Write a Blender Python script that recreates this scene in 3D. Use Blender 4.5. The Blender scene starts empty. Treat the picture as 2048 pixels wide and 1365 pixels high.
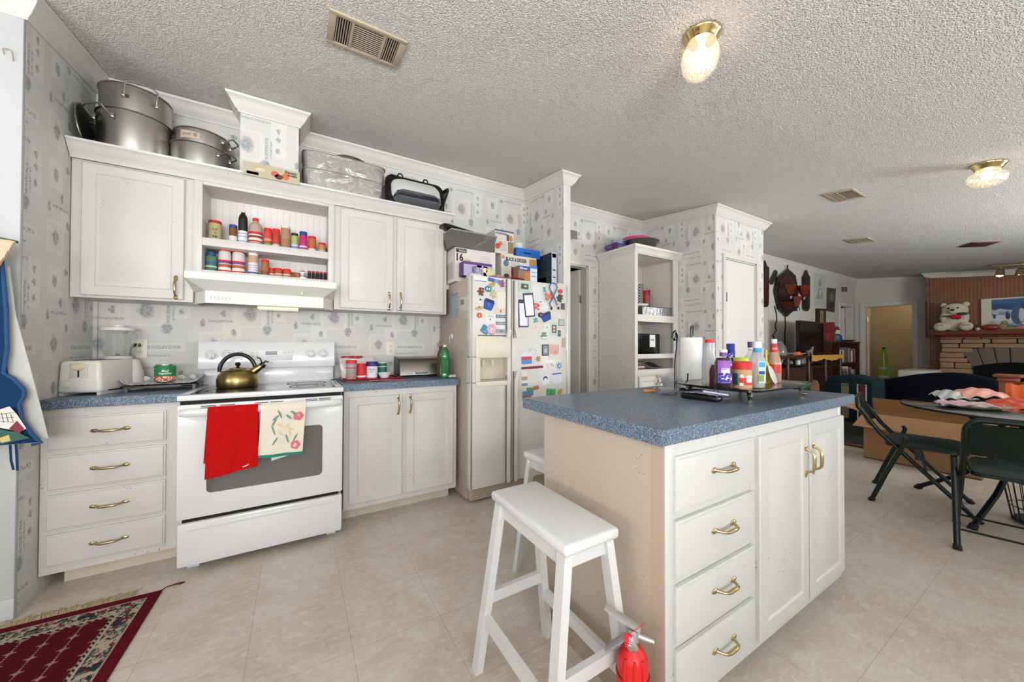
import bpy, bmesh, math, random
from mathutils import Vector, Matrix, Euler
random.seed(7)
sc = bpy.context.scene
C = sc.collection
PI = math.pi
# ------------------------------------------------------------------ camera (calibrated from the photo's vanishing points)
F, YAW, PIT, ROL = 714.84, .5396, .01072, .00243
CP = Vector((0, 0, 1.18))
fw = Vector((math.sin(YAW)*math.cos(PIT), math.cos(YAW)*math.cos(PIT), math.sin(PIT)))
rt = Vector((math.cos(YAW), -math.sin(YAW), 0)); up = rt.cross(fw)
RR = rt*math.cos(ROL)+up*math.sin(ROL); UU = RR.cross(fw)
def A(px, py, ax, v):
    """point of the place seen at (px,py) on the plane ax = v"""
    d = fw*F+RR*(px-1024)-UU*(py-682.5); i = 'xyz'.index(ax)
    return CP+d*((v-CP[i])/d[i])
cam = bpy.data.objects.new('camera', bpy.data.cameras.new('camera')); C.objects.link(cam); sc.camera = cam
cam.data.sensor_width = 36; cam.data.lens = F/2048*36; cam.data.clip_start = .05
cam.matrix_world = Matrix(((RR.x, UU.x, -fw.x, CP.x), (RR.y, UU.y, -fw.y, CP.y), (RR.z, UU.z, -fw.z, CP.z), (0, 0, 0, 1)))
vs = sc.view_settings; vs.view_transform = 'Standard'; vs.look = 'None'; vs.gamma = 1; vs.exposure = -.22; vs.use_curve_mapping = False
sc.cycles.caustics_reflective = False; sc.cycles.caustics_refractive = False; sc.cycles.max_bounces = 9

# ------------------------------------------------------------------ mesh builder
class MB:
    def __init__(s): s.v = []; s.f = []; s.m = []
    def add(s, vs, fs, mi=0):
        o = len(s.v); s.v += [Vector(v) for v in vs]
        for k, f in enumerate(fs): s.f.append([o+i for i in f]); s.m.append(mi[k] if isinstance(mi, list) else mi)
        return s
    def box(s, a, b, mi=0, bev=0, M=None, seg=2):
        x0, y0, z0 = (min(a[i], b[i]) for i in range(3)); x1, y1, z1 = (max(a[i], b[i]) for i in range(3))
        vs = [(x, y, z) for x in (x0, x1) for y in (y0, y1) for z in (z0, z1)]
        fs = [(0, 1, 3, 2), (4, 6, 7, 5), (0, 4, 5, 1), (2, 3, 7, 6), (0, 2, 6, 4), (1, 5, 7, 3)]
        if bev:
            bm = bmesh.new(); bv = [bm.verts.new(v) for v in vs]
            for f in fs: bm.faces.new([bv[i] for i in f])
            bmesh.ops.bevel(bm, geom=bm.edges[:], offset=min(bev, .49*min(x1-x0, y1-y0, z1-z0)), segments=seg, profile=.5, affect='EDGES')
            bm.verts.index_update(); vs = [v.co.copy() for v in bm.verts]; fs = [[v.index for v in f.verts] for f in bm.faces]; bm.free()
        if M: vs = [M @ Vector(v) for v in vs]
        return s.add(vs, fs, mi)
    def lathe(s, prof, c=(0, 0, 0), n=24, mi=0, M=None, sx=1, sy=1, mis=None):
        """prof: list of (r, z); ends closed when r>0"""
        vs = []; fs = []; ms = []
        for r, z in prof:
            for k in range(n):
                a = 2*PI*k/n; vs.append(Vector((r*math.cos(a)*sx, r*math.sin(a)*sy, z)))
        for j in range(len(prof)-1):
            for k in range(n):
                fs.append((j*n+k, j*n+(k+1) % n, (j+1)*n+(k+1) % n, (j+1)*n+k)); ms.append(mis[j] if mis else mi)
        if prof[0][0] > 1e-4: fs.append(tuple(range(n-1, -1, -1))); ms.append(mis[0] if mis else mi)
        if prof[-1][0] > 1e-4: fs.append(tuple((len(prof)-1)*n+k for k in range(n))); ms.append(mis[-1] if mis else mi)
        T = Matrix.Translation(Vector(c)) @ (M or Matrix())
        return s.add([T @ v for v in vs], fs, ms)
    def tube(s, pts, r, n=8, mi=0, closed=False, flat=None, caps=True):
        pts = [Vector(p) for p in pts]; N = len(pts); R = r if isinstance(r, (list, tuple)) else [r]*N
        vs = []; prev = None
        for i, p in enumerate(pts):
            t = (pts[(i+1) % N]-pts[i-1]) if closed else (pts[min(i+1, N-1)]-pts[max(i-1, 0)])
            t = t.normalized() if t.length > 1e-9 else Vector((0, 0, 1))
            if prev is None:
                u = Vector((0, 0, 1)) if abs(t.z) < .9 else Vector((1, 0, 0)); u = (u-t*u.dot(t)).normalized()
            else: u = (prev-t*prev.dot(t)); u = u.normalized() if u.length > 1e-6 else prev
            prev = u; w = t.cross(u)
            for k in range(n):
                a = 2*PI*k/n+PI/n
                fu, fv = flat or (1, 1)
                vs.append(p+u*(R[i]*fu*math.cos(a))+w*(R[i]*fv*math.sin(a)))
        fs = [(j*n+k, j*n+(k+1) % n, ((j+1) % N)*n+(k+1) % n, ((j+1) % N)*n+k) for j in range(N if closed else N-1) for k in range(n)]
        if caps and not closed: fs += [tuple(range(n-1, -1, -1)), tuple((N-1)*n+k for k in range(n))]
        return s.add(vs, fs, mi)
    def prism(s, poly, ax, a, b, mi=0):
        """poly in the two other axes (in xyz order)"""
        def P(q, d):
            q = list(q); q.insert('xyz'.index(ax), d); return q
        n = len(poly); vs = [P(q, a) for q in poly]+[P(q, b) for q in poly]
        fs = [tuple(range(n)), tuple(range(2*n-1, n-1, -1))]+[(k, (k+1) % n, n+(k+1) % n, n+k) for k in range(n)]
        return s.add(vs, fs, mi)
    def grid(s, fn, nu, nv, mi=0, th=0, side=None):
        P = [[Vector(fn(i/nu, j/nv)) for j in range(nv+1)] for i in range(nu+1)]
        vs = [p for row in P for p in row]; W = nv+1
        fs = [(i*W+j, (i+1)*W+j, (i+1)*W+j+1, i*W+j+1) for i in range(nu) for j in range(nv)]
        if th:
            nn = []
            for i in range(nu+1):
                for j in range(nv+1):
                    du = P[min(i+1, nu)][j]-P[max(i-1, 0)][j]; dv = P[i][min(j+1, nv)]-P[i][max(j-1, 0)]
                    c = du.cross(dv); nn.append(c.normalized() if c.length > 1e-12 else Vector((0, 0, 1)))
            K = len(vs); vs2 = [v+m*th for v, m in zip(vs, nn)]
            fs2 = [tuple(reversed([K+q for q in f])) for f in fs]
            per = [j for j in range(W)]+[i*W+nv for i in range(1, nu+1)]+[nu*W+j for j in range(nv-1, -1, -1)]+[i*W for i in range(nu-1, 0, -1)]
            fs3 = [(per[k], per[(k+1) % len(per)], K+per[(k+1) % len(per)], K+per[k]) for k in range(len(per))]
            return s.add(vs+vs2, fs+fs2+fs3, mi)
        return s.add(vs, fs, mi)
    def xf(s, M):
        s.v = [M @ v for v in s.v]; return s
    def merge(s, o, M=None, off=0):
        k = len(s.v); s.v += [(M @ v) if M else v.copy() for v in o.v]; s.f += [[k+i for i in f] for f in o.f]; s.m += [m+off for m in o.m]; return s

def obj(name, mb, mats, parent=None, label=None, local=False, sharp=38, flat=False):
    me = bpy.data.meshes.new(name)
    vs = mb.v
    if parent is not None and not local:
        W = ROOTM[parent.name].inverted(); vs = [W @ v for v in vs]
    me.from_pydata([tuple(v) for v in vs], [], mb.f)
    for m in (mats if isinstance(mats, (list, tuple)) else [mats]): me.materials.append(m)
    if any(mb.m): me.polygons.foreach_set('material_index', mb.m)
    bm = bmesh.new(); bm.from_mesh(me); bmesh.ops.recalc_face_normals(bm, faces=bm.faces); bm.to_mesh(me); bm.free()
    if not flat:
        me.polygons.foreach_set('use_smooth', [True]*len(me.polygons)); me.set_sharp_from_angle(angle=math.radians(sharp))
    o = bpy.data.objects.new(name, me); C.objects.link(o)
    if parent is not None: o.parent = parent; ROOTM[o.name] = ROOTM[parent.name]
    else: ROOTM[o.name] = Matrix()
    if label: o['label'] = label
    return o
ROOTM = {}
def T(name, label, cat, loc=(0, 0, 0), rz=0, group=None):
    o = bpy.data.objects.new(name, None); C.objects.link(o); o.empty_display_size = .05
    o.location = loc; o.rotation_euler = (0, 0, rz); o['label'] = label; o['category'] = cat
    if group: o['group'] = group
    ROOTM[o.name] = Matrix.Translation(Vector(loc)) @ Matrix.Rotation(rz, 4, 'Z')
    return o
def single(name, mb, mats, label, cat, group=None, kind=None, **k):
    o = obj(name, mb, mats, **k); o['label'] = label; o['category'] = cat
    if group: o['group'] = group
    if kind: o['kind'] = kind
    return o
def struct(name, mb, mats, parent=None, **k):
    o = obj(name, mb, mats, parent, **k)
    if parent is None: o['kind'] = 'structure'
    return o
def dup(root, loc, rz, label, group=None):
    r = root.copy(); C.objects.link(r); r.location = loc; r.rotation_euler = (0, 0, rz); r['label'] = label
    if group: r['group'] = group
    ROOTM[r.name] = Matrix.Translation(Vector(loc)) @ Matrix.Rotation(rz, 4, 'Z')
    for ch in list(root.children):
        c = ch.copy(); C.objects.link(c); c.parent = r
        for g in list(ch.children):
            d = g.copy(); C.objects.link(d); d.parent = c
    return r
_tc = {}
def textmesh(s, bold=0.0):
    k = (s, bold)
    if k not in _tc:
        cu = bpy.data.curves.new('t', 'FONT'); cu.body = s; cu.offset = bold; cu.resolution_u = 2
        o = bpy.data.objects.new('t', cu); C.objects.link(o); dg = bpy.context.evaluated_depsgraph_get(); dg.update()
        me = o.evaluated_get(dg).to_mesh(); vs = [v.co.copy() for v in me.vertices]; fs = [tuple(p.vertices) for p in me.polygons]
        C.objects.unlink(o); bpy.data.objects.remove(o); bpy.data.curves.remove(cu)
        x0 = min(v.x for v in vs); x1 = max(v.x for v in vs); y0 = min(v.y for v in vs); y1 = max(v.y for v in vs)
        _tc[k] = ([((v.x-x0)/(x1-x0), (v.y-y0)/(y1-y0)) for v in vs], fs)
    return _tc[k]
def text(mb, s, o, u, v, mi=0, bold=0.0):
    """flat lettering filling the parallelogram o, o+u, o+v"""
    t, fs = textmesh(s, bold); o = Vector(o); u = Vector(u); v = Vector(v)
    return mb.add([o+u*a+v*b for a, b in t], fs, mi)
def ctext(mb, s, c, r, a0, a1, z0, z1, mi=0, bold=0.0):
    """lettering wrapped on a cylinder, angles in radians (a0 left, a1 right as read)"""
    t, fs = textmesh(s, bold)
    return mb.add([(c[0]+r*math.cos(a0+(a1-a0)*a), c[1]+r*math.sin(a0+(a1-a0)*a), z0+(z1-z0)*b) for a, b in t], fs, mi)

# ------------------------------------------------------------------ materials
def lin(h):
    h = h.lstrip('#'); c = [int(h[i:i+2], 16)/255 for i in (0, 2, 4)]
    return tuple((x/12.92 if x <= .04045 else ((x+.055)/1.055)**2.4) for x in c)+(1,)
MC = {}
class NT:
    def __init__(s, name):
        s.m = bpy.data.materials.new(name); s.m.use_nodes = True; s.t = s.m.node_tree; s.b = s.t.nodes['Principled BSDF']; s.out = s.t.nodes['Material Output']
        s.co = s.n('ShaderNodeNewGeometry').outputs['Position']
    def n(s, ty, **k):
        o = s.t.nodes.new(ty)
        for a, v in k.items(): setattr(o, a, v)
        return o
    def l(s, a, b): s.t.links.new(a, b)
    def obj_co(s): s.co = s.n('ShaderNodeTexCoord').outputs['Object']; return s.co
    def set(s, sock, v):
        if hasattr(v, 'links') or hasattr(v, 'is_linked'): s.l(v, sock)
        else: sock.default_value = v
    def math(s, op, a, b=None, c=None, clamp=False):
        o = s.n('ShaderNodeMath', operation=op, use_clamp=clamp)
        s.set(o.inputs[0], a)
        if b is not None: s.set(o.inputs[1], b)
        if c is not None: s.set(o.inputs[2], c)
        return o.outputs[0]
    def noise(s, scale, detail=3, rough=.55, vec=None, dist=0):
        o = s.n('ShaderNodeTexNoise'); o.inputs['Scale'].default_value = scale; o.inputs['Detail'].default_value = detail
        o.inputs['Roughness'].default_value = rough; o.inputs['Distortion'].default_value = dist; s.l(vec or s.co, o.inputs['Vector']); return o.outputs['Fac']
    def voro(s, scale, feature='F1', vec=None, out='Distance'):
        o = s.n('ShaderNodeTexVoronoi', feature=feature); o.inputs['Scale'].default_value = scale; s.l(vec or s.co, o.inputs['Vector']); return o.outputs[out]
    def map(s, scale=(1, 1, 1), rot=(0, 0, 0), loc=(0, 0, 0), vec=None):
        o = s.n('ShaderNodeMapping'); o.inputs['Scale'].default_value = scale; o.inputs['Rotation'].default_value = rot; o.inputs['Location'].default_value = loc
        s.l(vec or s.co, o.inputs['Vector']); return o.outputs[0]
    def ramp(s, fac, stops, const=False):
        o = s.n('ShaderNodeValToRGB'); e = o.color_ramp.elements
        if const: o.color_ramp.interpolation = 'CONSTANT'
        while len(e) < len(stops): e.new(.5)
        for k, (p, c) in enumerate(stops): e[k].position = p; e[k].color = lin(c) if isinstance(c, str) else (c, c, c, 1)
        s.l(fac, o.inputs[0]); return o.outputs[0]
    def mix(s, fac, a, b, mode='MIX'):
        o = s.n('ShaderNodeMix', data_type='RGBA', blend_type=mode); s.set(o.inputs[0], fac)
        s.set(o.inputs[6], lin(a) if isinstance(a, str) else a); s.set(o.inputs[7], lin(b) if isinstance(b, str) else b); return o.outputs[2]
    def bump(s, h, strength=.3, dist=.002):
        o = s.n('ShaderNodeBump'); o.inputs['Strength'].default_value = strength; o.inputs['Distance'].default_value = dist; s.l(h, o.inputs['Height']); s.l(o.outputs[0], s.b.inputs['Normal'])
    def col(s, c): s.set(s.b.inputs['Base Color'], lin(c) if isinstance(c, str) else c)
    def p(s, **k):
        for a, v in k.items(): s.b.inputs[a.replace('_', ' ')].default_value = v
def M(col, rough=.5, metal=0, var=.06, nscale=6, bump=0, bscale=80, trans=0, ior=1.45, spec=.5, emit=0, coat=0, sheen=0):
    """plain procedural material: colour with a slight noise variation"""
    key = (col, rough, metal, var, nscale, bump, bscale, trans, ior, spec, emit, coat, sheen)
    if key in MC: return MC[key]
    t = NT('m_'+col.strip('#')+'_%d' % len(MC)); t.obj_co()
    c = lin(col); lo = tuple(x*(1-var) for x in c[:3])+(1,); hi = tuple(min(1, x*(1+var)) for x in c[:3])+(1,)
    if var: t.col(t.mix(t.noise(nscale, 3), lo, hi))
    else: t.col(c)
    t.p(Roughness=rough, Metallic=metal, IOR=ior); t.b.inputs['Specular IOR Level'].default_value = spec
    if trans: t.b.inputs['Transmission Weight'].default_value = trans
    if coat: t.b.inputs['Coat Weight'].default_value = coat
    if sheen: t.b.inputs['Sheen Weight'].default_value = sheen
    if emit: t.b.inputs['Emission Color'].default_value = c; t.b.inputs['Emission Strength'].default_value = emit
    if bump: t.bump(t.noise(bscale, 2), bump)
    MC[key] = t.m; return t.m
def thin_glass(name, tint='ffffff', gloss=.05, body=.0, bodycol='ffffff', rough=.03, bump=None):
    """clear shell: mostly transparent with a fresnel reflection and a little body colour"""
    t = NT(name); tr = t.n('ShaderNodeBsdfTransparent'); tr.inputs[0].default_value = lin(tint)
    gl = t.n('ShaderNodeBsdfGlossy'); gl.inputs['Roughness'].default_value = rough
    df = t.n('ShaderNodeBsdfTranslucent'); df.inputs[0].default_value = lin(bodycol); dd = t.n('ShaderNodeBsdfDiffuse'); dd.inputs[0].default_value = lin(bodycol)
    h = t.n('ShaderNodeMixShader'); h.inputs[0].default_value = .5; t.l(df.outputs[0], h.inputs[1]); t.l(dd.outputs[0], h.inputs[2])
    a = t.n('ShaderNodeMixShader'); a.inputs[0].default_value = body; t.l(tr.outputs[0], a.inputs[1]); t.l(h.outputs[0], a.inputs[2])
    lw = t.n('ShaderNodeLayerWeight'); lw.inputs[0].default_value = .3
    f = t.math('ADD', t.math('MULTIPLY', lw.outputs['Facing'], .4), gloss, clamp=True)
    b = t.n('ShaderNodeMixShader'); t.l(f, b.inputs[0]); t.l(a.outputs[0], b.inputs[1]); t.l(gl.outputs[0], b.inputs[2]); t.l(b.outputs[0], t.out.inputs[0])
    if bump:
        bb = t.n('ShaderNodeBump'); bb.inputs['Strength'].default_value = .6; bb.inputs['Distance'].default_value = .003; t.obj_co(); t.l(t.voro(bump), bb.inputs['Height']); t.l(bb.outputs[0], gl.inputs['Normal']); t.l(bb.outputs[0], lw.inputs['Normal'])
    return t.m

def cab_paint(name, base, warm, rough=.38):
    t = NT(name)
    f = t.noise(2.2, 4, .6); g = t.noise(9, 4, .7, vec=t.map(scale=(1, 1, .25)))
    c = t.mix(t.math('MULTIPLY', t.math('SUBTRACT', f, .35, clamp=True), 1.3, clamp=True), base, warm)
    c = t.mix(t.math('MULTIPLY', t.math('SUBTRACT', g, .62, clamp=True), 1.2, clamp=True), c, 'cdb99b')
    c = t.mix(t.math('GREATER_THAN', t.math('MULTIPLY', t.noise(110, 1, .5), t.noise(5, 2)), .455), c, '9d876c')
    t.col(c); t.p(Roughness=rough); t.bump(t.noise(120, 2), .05, .001); return t.m
CABW = cab_paint('cabinet_paint', 'cac7c2', 'c6bfb5')
CABI = cab_paint('island_paint', 'c6c6c2', 'c2c0b9')
def panel_paint():
    t = NT('island_side_panel')
    g = t.noise(5, 5, .65, vec=t.map(scale=(1, 1, .18)))
    c = t.mix(g, 'c4b7a7', 'b3a08c')
    sep = t.n('ShaderNodeSeparateXYZ'); t.l(t.co, sep.inputs[0])
    low = t.math('MULTIPLY', t.math('SUBTRACT', .22, sep.outputs[2], clamp=True), 4, clamp=True)      # grime scuffed along the kick
    low = t.math('MULTIPLY', low, t.noise(14, 5, .7)); c = t.mix(low, c, '6f5636')
    ed = t.math('MULTIPLY', t.math('LESS_THAN', t.math('ABSOLUTE', t.math('SUBTRACT', sep.outputs[1], .70)), .022), t.noise(8, 4, .6, vec=t.map(scale=(1, 1, .3))))
    c = t.mix(t.math('MULTIPLY', ed, .6), c, 'ae8a5e')
    c = t.mix(t.math('GREATER_THAN', t.math('MULTIPLY', t.noise(120, 1, .5), t.noise(6, 2)), .44), c, '8a6e50')
    t.col(c); t.p(Roughness=.42); return t.m
PANEL = panel_paint()
def ceiling_mat():
    t = NT('popcorn_ceiling'); v = t.noise(105, 2, .6, dist=.8); w = t.voro(150)
    h = t.math('ADD', v, t.math('MULTIPLY', w, -.35)); t.col(t.mix(t.ramp(h, [(.25, 0), (.55, 1)]), 'e2ddd6', 'f2efea'))
    t.p(Roughness=.95); t.b.inputs['Specular IOR Level'].default_value = .15; t.bump(h, 1, .018); return t.m
CEIL = ceiling_mat()
def wallpaper(name, axis):
    """patchwork botanical wallpaper, repeat 0.53 m; axis = horizontal world axis"""
    t = NT(name); sep = t.n('ShaderNodeSeparateXYZ'); t.l(t.co, sep.inputs[0]); U = sep.outputs[0 if axis == 'x' else 1]; V = sep.outputs[2]
    R = .53
    row = t.math('FLOOR', t.math('DIVIDE', V, R)); 
    u = t.math('MULTIPLY', t.math('FRACT', t.math('DIVIDE', t.math('ADD', U, 10.13), R)), R)
    v = t.math('MULTIPLY', t.math('FRACT', t.math('DIVIDE', V, R)), R)
    cm = t.n('ShaderNodeCombineXYZ'); t.l(u, cm.inputs[0]); t.l(v, cm.inputs[1]); uv = cm.outputs[0]
    wob = t.n('ShaderNodeTexNoise'); wob.inputs['Scale'].default_value = 38; wob.inputs['Detail'].default_value = 2; t.l(uv, wob.inputs['Vector'])
    def grp(kind):
        g = bpy.data.node_groups.new('motif_'+kind, 'ShaderNodeTree')
        for nm in ('U', 'V', 'cx', 'cy', 'rx', 'ry'): g.interface.new_socket(nm, in_out='INPUT', socket_type='NodeSocketFloat')
        g.interface.new_socket('F', in_out='OUTPUT', socket_type='NodeSocketFloat')
        gi = g.nodes.new('NodeGroupInput'); go = g.nodes.new('NodeGroupOutput')
        def mt(op, a, b=None, cl=False):
            o = g.nodes.new('ShaderNodeMath'); o.operation = op; o.use_clamp = cl
            for k, q in enumerate((a, b)):
                if q is None: continue
                if isinstance(q, (int, float)): o.inputs[k].default_value = q
                else: g.links.new(q, o.inputs[k])
            return o.outputs[0]
        dx = mt('ABSOLUTE', mt('DIVIDE', mt('SUBTRACT', gi.outputs[0], gi.outputs[2]), gi.outputs[4])); dy = mt('ABSOLUTE', mt('DIVIDE', mt('SUBTRACT', gi.outputs[1], gi.outputs[3]), gi.outputs[5]))
        if kind == 'rect': d = mt('MAXIMUM', dx, dy); r = mt('MULTIPLY', mt('SUBTRACT', 1, d), 14, True)
        else: d = mt('ADD', mt('MULTIPLY', dx, dx), mt('MULTIPLY', dy, dy)); r = mt('MULTIPLY', mt('SUBTRACT', 1, d), 1.6, True)
        g.links.new(r, go.inputs[0]); return g
    GR = {k: bpy.data.node_groups.get('motif_'+k) or grp(k) for k in ('rect', 'leaf')}
    du = t.math('ADD', u, t.math('MULTIPLY', t.math('SUBTRACT', wob.outputs['Fac'], .5), .035)); sc2 = t.n('ShaderNodeSeparateColor'); t.l(wob.outputs['Color'], sc2.inputs[0])
    dv = t.math('ADD', v, t.math('MULTIPLY', t.math('SUBTRACT', sc2.outputs[2], .5), .035))
    def motif(kind, cx, cy, rx, ry, warp=False):
        o = t.n('ShaderNodeGroup'); o.node_tree = GR[kind]
        t.l(du if warp else u, o.inputs[0]); t.l(dv if warp else v, o.inputs[1])
        for k, q in enumerate((cx, cy, rx, ry)): o.inputs[2+k].default_value = q
        return o.outputs[0]
    def mx(L):
        r = L[0]
        for q in L[1:]: r = t.math('MAXIMUM', r, q)
        return r
    base = t.mix(t.noise(7, 4, .6), 'd6d4cd', 'c5c5c1'); base = t.mix(t.ramp(t.noise(4, 3, .6), [(.5, 0), (.75, 1)]), base, 'd9cdc0')
    tex = t.noise(60, 3, .7, vec=t.map(scale=(.25, .25, 3))); base = t.mix(t.math('MULTIPLY', t.ramp(tex, [(.5, 0), (.7, 1)]), .5), base, 'c2c6c6')
    pale = mx([motif('rect', *q) for q in ((.10, .12, .075, .085), (.36, .10, .13, .028), (.30, .33, .10, .10), (.47, .40, .045, .12), (.10, .43, .06, .075), (.2, .22, .055, .05))])
    c = t.mix(t.math('MULTIPLY', pale, .4), base, 'e0ded7')
    warm = mx([motif('rect', *q) for q in ((.10, .12, .058, .07), (.30, .33, .07, .085))]); c = t.mix(t.math('MULTIPLY', warm, .3), c, 'cdbdb2')
    leaf = mx([motif('leaf', *q, warp=True) for q in ((.10, .12, .033, .045), (.30, .33, .043, .056), (.10, .43, .024, .04), (.21, .20, .018, .026), (.045, .26, .014, .03), (.47, .46, .014, .02), (.47, .40, .014, .02), (.47, .33, .013, .024), (.40, .22, .03, .04), (.20, .49, .024, .024), (.155, .33, .016, .03))])
    bars = mx([motif('rect', *q) for q in ((.36, .10, .11, .011), (.14, .275, .07, .008), (.405, .33, .009, .075), (.43, .33, .006, .06), (.33, .50, .1, .008), (.33, .045, .09, .006))])
    lt = t.math('MULTIPLY', bars, t.ramp(t.noise(160, 2, .6), [(.45, 0), (.6, 1)]))
    inkn = t.ramp(t.noise(70, 3, .7), [(.3, .25), (.62, 1)])
    lc = t.mix(t.ramp(t.noise(3.3, 1), [(.42, 0), (.58, 1)]), '66798a', '74767a')
    c = t.mix(t.math('MULTIPLY', t.math('MULTIPLY', leaf, inkn), .80), c, lc); c = t.mix(t.math('MULTIPLY', lt, .8), c, '66727a')
    t.col(c); t.p(Roughness=.62); t.b.inputs['Specular IOR Level'].default_value = .3; return t.m
WPX = wallpaper('wallpaper_x', 'x'); WPY = wallpaper('wallpaper_y', 'y')
def floor_mat():
    t = NT('vinyl_floor'); S = .347
    n1 = t.noise(2.6, 5, .6, dist=1.2); n2 = t.noise(16, 5, .65, vec=t.map(scale=(1, 2.2, 1), rot=(0, 0, .5)), dist=1.5)
    c = t.mix(t.ramp(n1, [(.35, 0), (.65, 1)]), 'cbc3b6', 'bbae9c')
    c = t.mix(t.math('MULTIPLY', t.ramp(n2, [(.5, 0), (.72, 1)]), .6), c, 'dcd6cb'); c = t.mix(t.math('MULTIPLY', t.ramp(n2, [(.28, 1), (.42, 0)]), .35), c, 'a8957f')
    sep = t.n('ShaderNodeSeparateXYZ'); t.l(t.co, sep.inputs[0])
    L = []
    for k, o in ((0, 10*S-.191+S), (1, 10*S-.81+3*S)):
        q = t.math('FRACT', t.math('DIVIDE', t.math('ADD', sep.outputs[k], o), S)); q = t.math('MINIMUM', q, t.math('SUBTRACT', 1, q)); L.append(t.math('LESS_THAN', q, .0035))
    c = t.mix(t.math('MULTIPLY', t.math('MAXIMUM', *L), .55), c, '8b7a68'); t.col(c)
    t.p(Roughness=.42); t.bump(t.noise(40, 3), .12, .002); return t.m
FLOOR = floor_mat()
def laminate():
    t = NT('blue_laminate'); a = t.voro(420, out='Color'); s2 = t.n('ShaderNodeSeparateColor'); t.l(a, s2.inputs[0])
    c = t.ramp(s2.outputs[0], [(0, '353d48'), (.2, '4d5d70'), (.5, '64798f'), (.8, '8095aa'), (.93, 'a6b5c2')], True); t.col(c); t.p(Roughness=.33); return t.m
LAM = laminate()
def stone_mat():
    t = NT('ledge_stone'); t.col(t.mix(t.noise(5, 5, .65, vec=t.map(scale=(1, 1, 2.5))), '8f6f4f', 'c09a72')); t.p(Roughness=.85); t.bump(t.noise(20, 4), .7, .01); return t.m
STONE = stone_mat()
def wood_panel():
    t = NT('wood_panelling'); g = t.noise(6, 5, .6, vec=t.map(scale=(6, 14, .5))); c = t.mix(g, '6b4225', '91603a')
    sep = t.n('ShaderNodeSeparateXYZ'); t.l(t.co, sep.inputs[0]); q = t.math('FRACT', t.math('DIVIDE', t.math('ADD', sep.outputs[1], 5), .045))
    ln = t.math('LESS_THAN', q, .13); c = t.mix(t.math('MULTIPLY', ln, .6), c, '35190c'); t.col(c); t.p(Roughness=.5); t.bump(t.math('SUBTRACT', 1, ln), .5, .004); return t.m
WOODP = wood_panel()
def wood(name, a, b, rough=.35, sc_=(3, 3, .6)):
    t = NT(name); t.obj_co(); t.col(t.mix(t.noise(9, 4, .6, vec=t.map(scale=sc_), dist=.6), a, b)); t.p(Roughness=rough); return t.m
DKW = wood('dark_wood', '2c130b', '4a2415'); MANT = wood('mantel_wood', '5c2c17', '7b3e22', sc_=(3, .5, 3)); NEWEL = wood('newel_wood', '6e361a', '8a4c2a')
BRASS = M('b9a67c', .28, 1, .08); STEEL = M('a8a5a0', .3, 1, .1, 3); STEEL2 = M('b5b2ac', .24, 1, .12, 8, bump=.15, bscale=30); CHROME = M('c9c9c9', .12, 1, .03)
WHITE = M('d9d9d9', .3, 0, .015); WHITEG = M('dadada', .2, 0, .01, coat=.3); CREAM = M('d9cdb4', .45); ALMOND = M('d8d2c8', .35, 0, .05, 2)
BLACK = M('0c0c0d', .3, 0, .1); BLACKG = M('060607', .15, 0, .05, spec=.25); DARK = M('17130f', .8); OFFW = M('e6e2da', .45, 0, .03); PAPER = M('ecebe6', .7, 0, .02)
TRIM = M('d3cfc7', .45, 0, .04, 3); LIVW = M('c6c3b8', .7, 0, .05, 2); RED = M('c01818', .4); REDC = M('d01c1c', .35); NAVY = M('16254f', .5); BLUE = M('1f4fa0', .45)
GREEN = M('2a7a46', .5); FOIL = M('d6d6d8', .25, .75, .1, 40, bump=1, bscale=45); PINK = M('e0508f', .4); PURPLE = M('5a3a92', .45); ORANGE = M('e0662a', .45); YELLOW = M('e6c82a', .4)
GLASS = thin_glass('clear_glass'); PLASTC = thin_glass('clear_plastic', body=.2, bodycol='dfe4e8', gloss=.05); FROST = thin_glass('frosted_plastic', body=.55, bodycol='d9dbde', gloss=.04, rough=.25)
SMOKE = thin_glass('smoke_plastic', tint='b9b4ac', body=.45, bodycol='8c867d', gloss=.02, rough=.3); GRNP = thin_glass('green_plastic', tint='20c060', body=.6, bodycol='10b055', gloss=.08)
# ------------------------------------------------------------------ room shell
def cz(y): return 2.77-.1*(3.1-min(y, 3.1))
XL, XE, YB, YF = -1.04, 11.4, 3.1, -2.2
struct('floor', MB().box((-2.7, -2.3, -.1), (5.5, 4.7, 0)), FLOOR)
carpet = M('3d4038', .95, 0, .15, 30, bump=.4, bscale=300)
struct('floor_carpet', MB().box((5.5, -2.3, -.1), (14, 4.7, .004)), carpet)
struct('trim_floor_strip', MB().box((5.48, -2.2, 0), (5.52, 3.1, .009), bev=.003), M('b9ac98', .4))
m = MB(); m.prism([(-2.3, cz(-2.3)), (3.1, 2.77), (4.7, 2.77), (4.7, 2.9), (-2.3, 2.9)], 'x', -2.7, 14)
struct('ceiling', m, CEIL)
def wall_x(name, x0, x1, y0, y1, hole, mats, sides=(0, 0), ztop=2.8):
    m = MB(); mi = [sides[0], sides[1], 0, 0, 0, 0]
    top = cz(min(y0, y1))+.02 if ztop is None else ztop
    if hole:
        a, b, h = hole
        m.box((x0, y0, 0), (a, y1, top), mi); m.box((b, y0, 0), (x1, y1, top), mi); m.box((a, y0, h), (b, y1, top), mi)
    else: m.box((x0, y0, 0), (x1, y1, top), mi)
    return struct(name, m, mats, flat=True)
D1 = (2.25, 2.875, 2.09)
wall_x('wall_back', -1.14, 4.86, 3.1, 3.2, D1, [WPX])
D2 = (10.44, 11.12, 2.09)
wall_x('wall_living', 4.86, 11.5, 3.1, 3.2, D2, [LIVW])
m = MB().box((-1.14, 2.45, 0), (-1.04, 3.1, 2.78), [0]*6); struct('wall_left', m, [WPY], flat=True)
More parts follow.
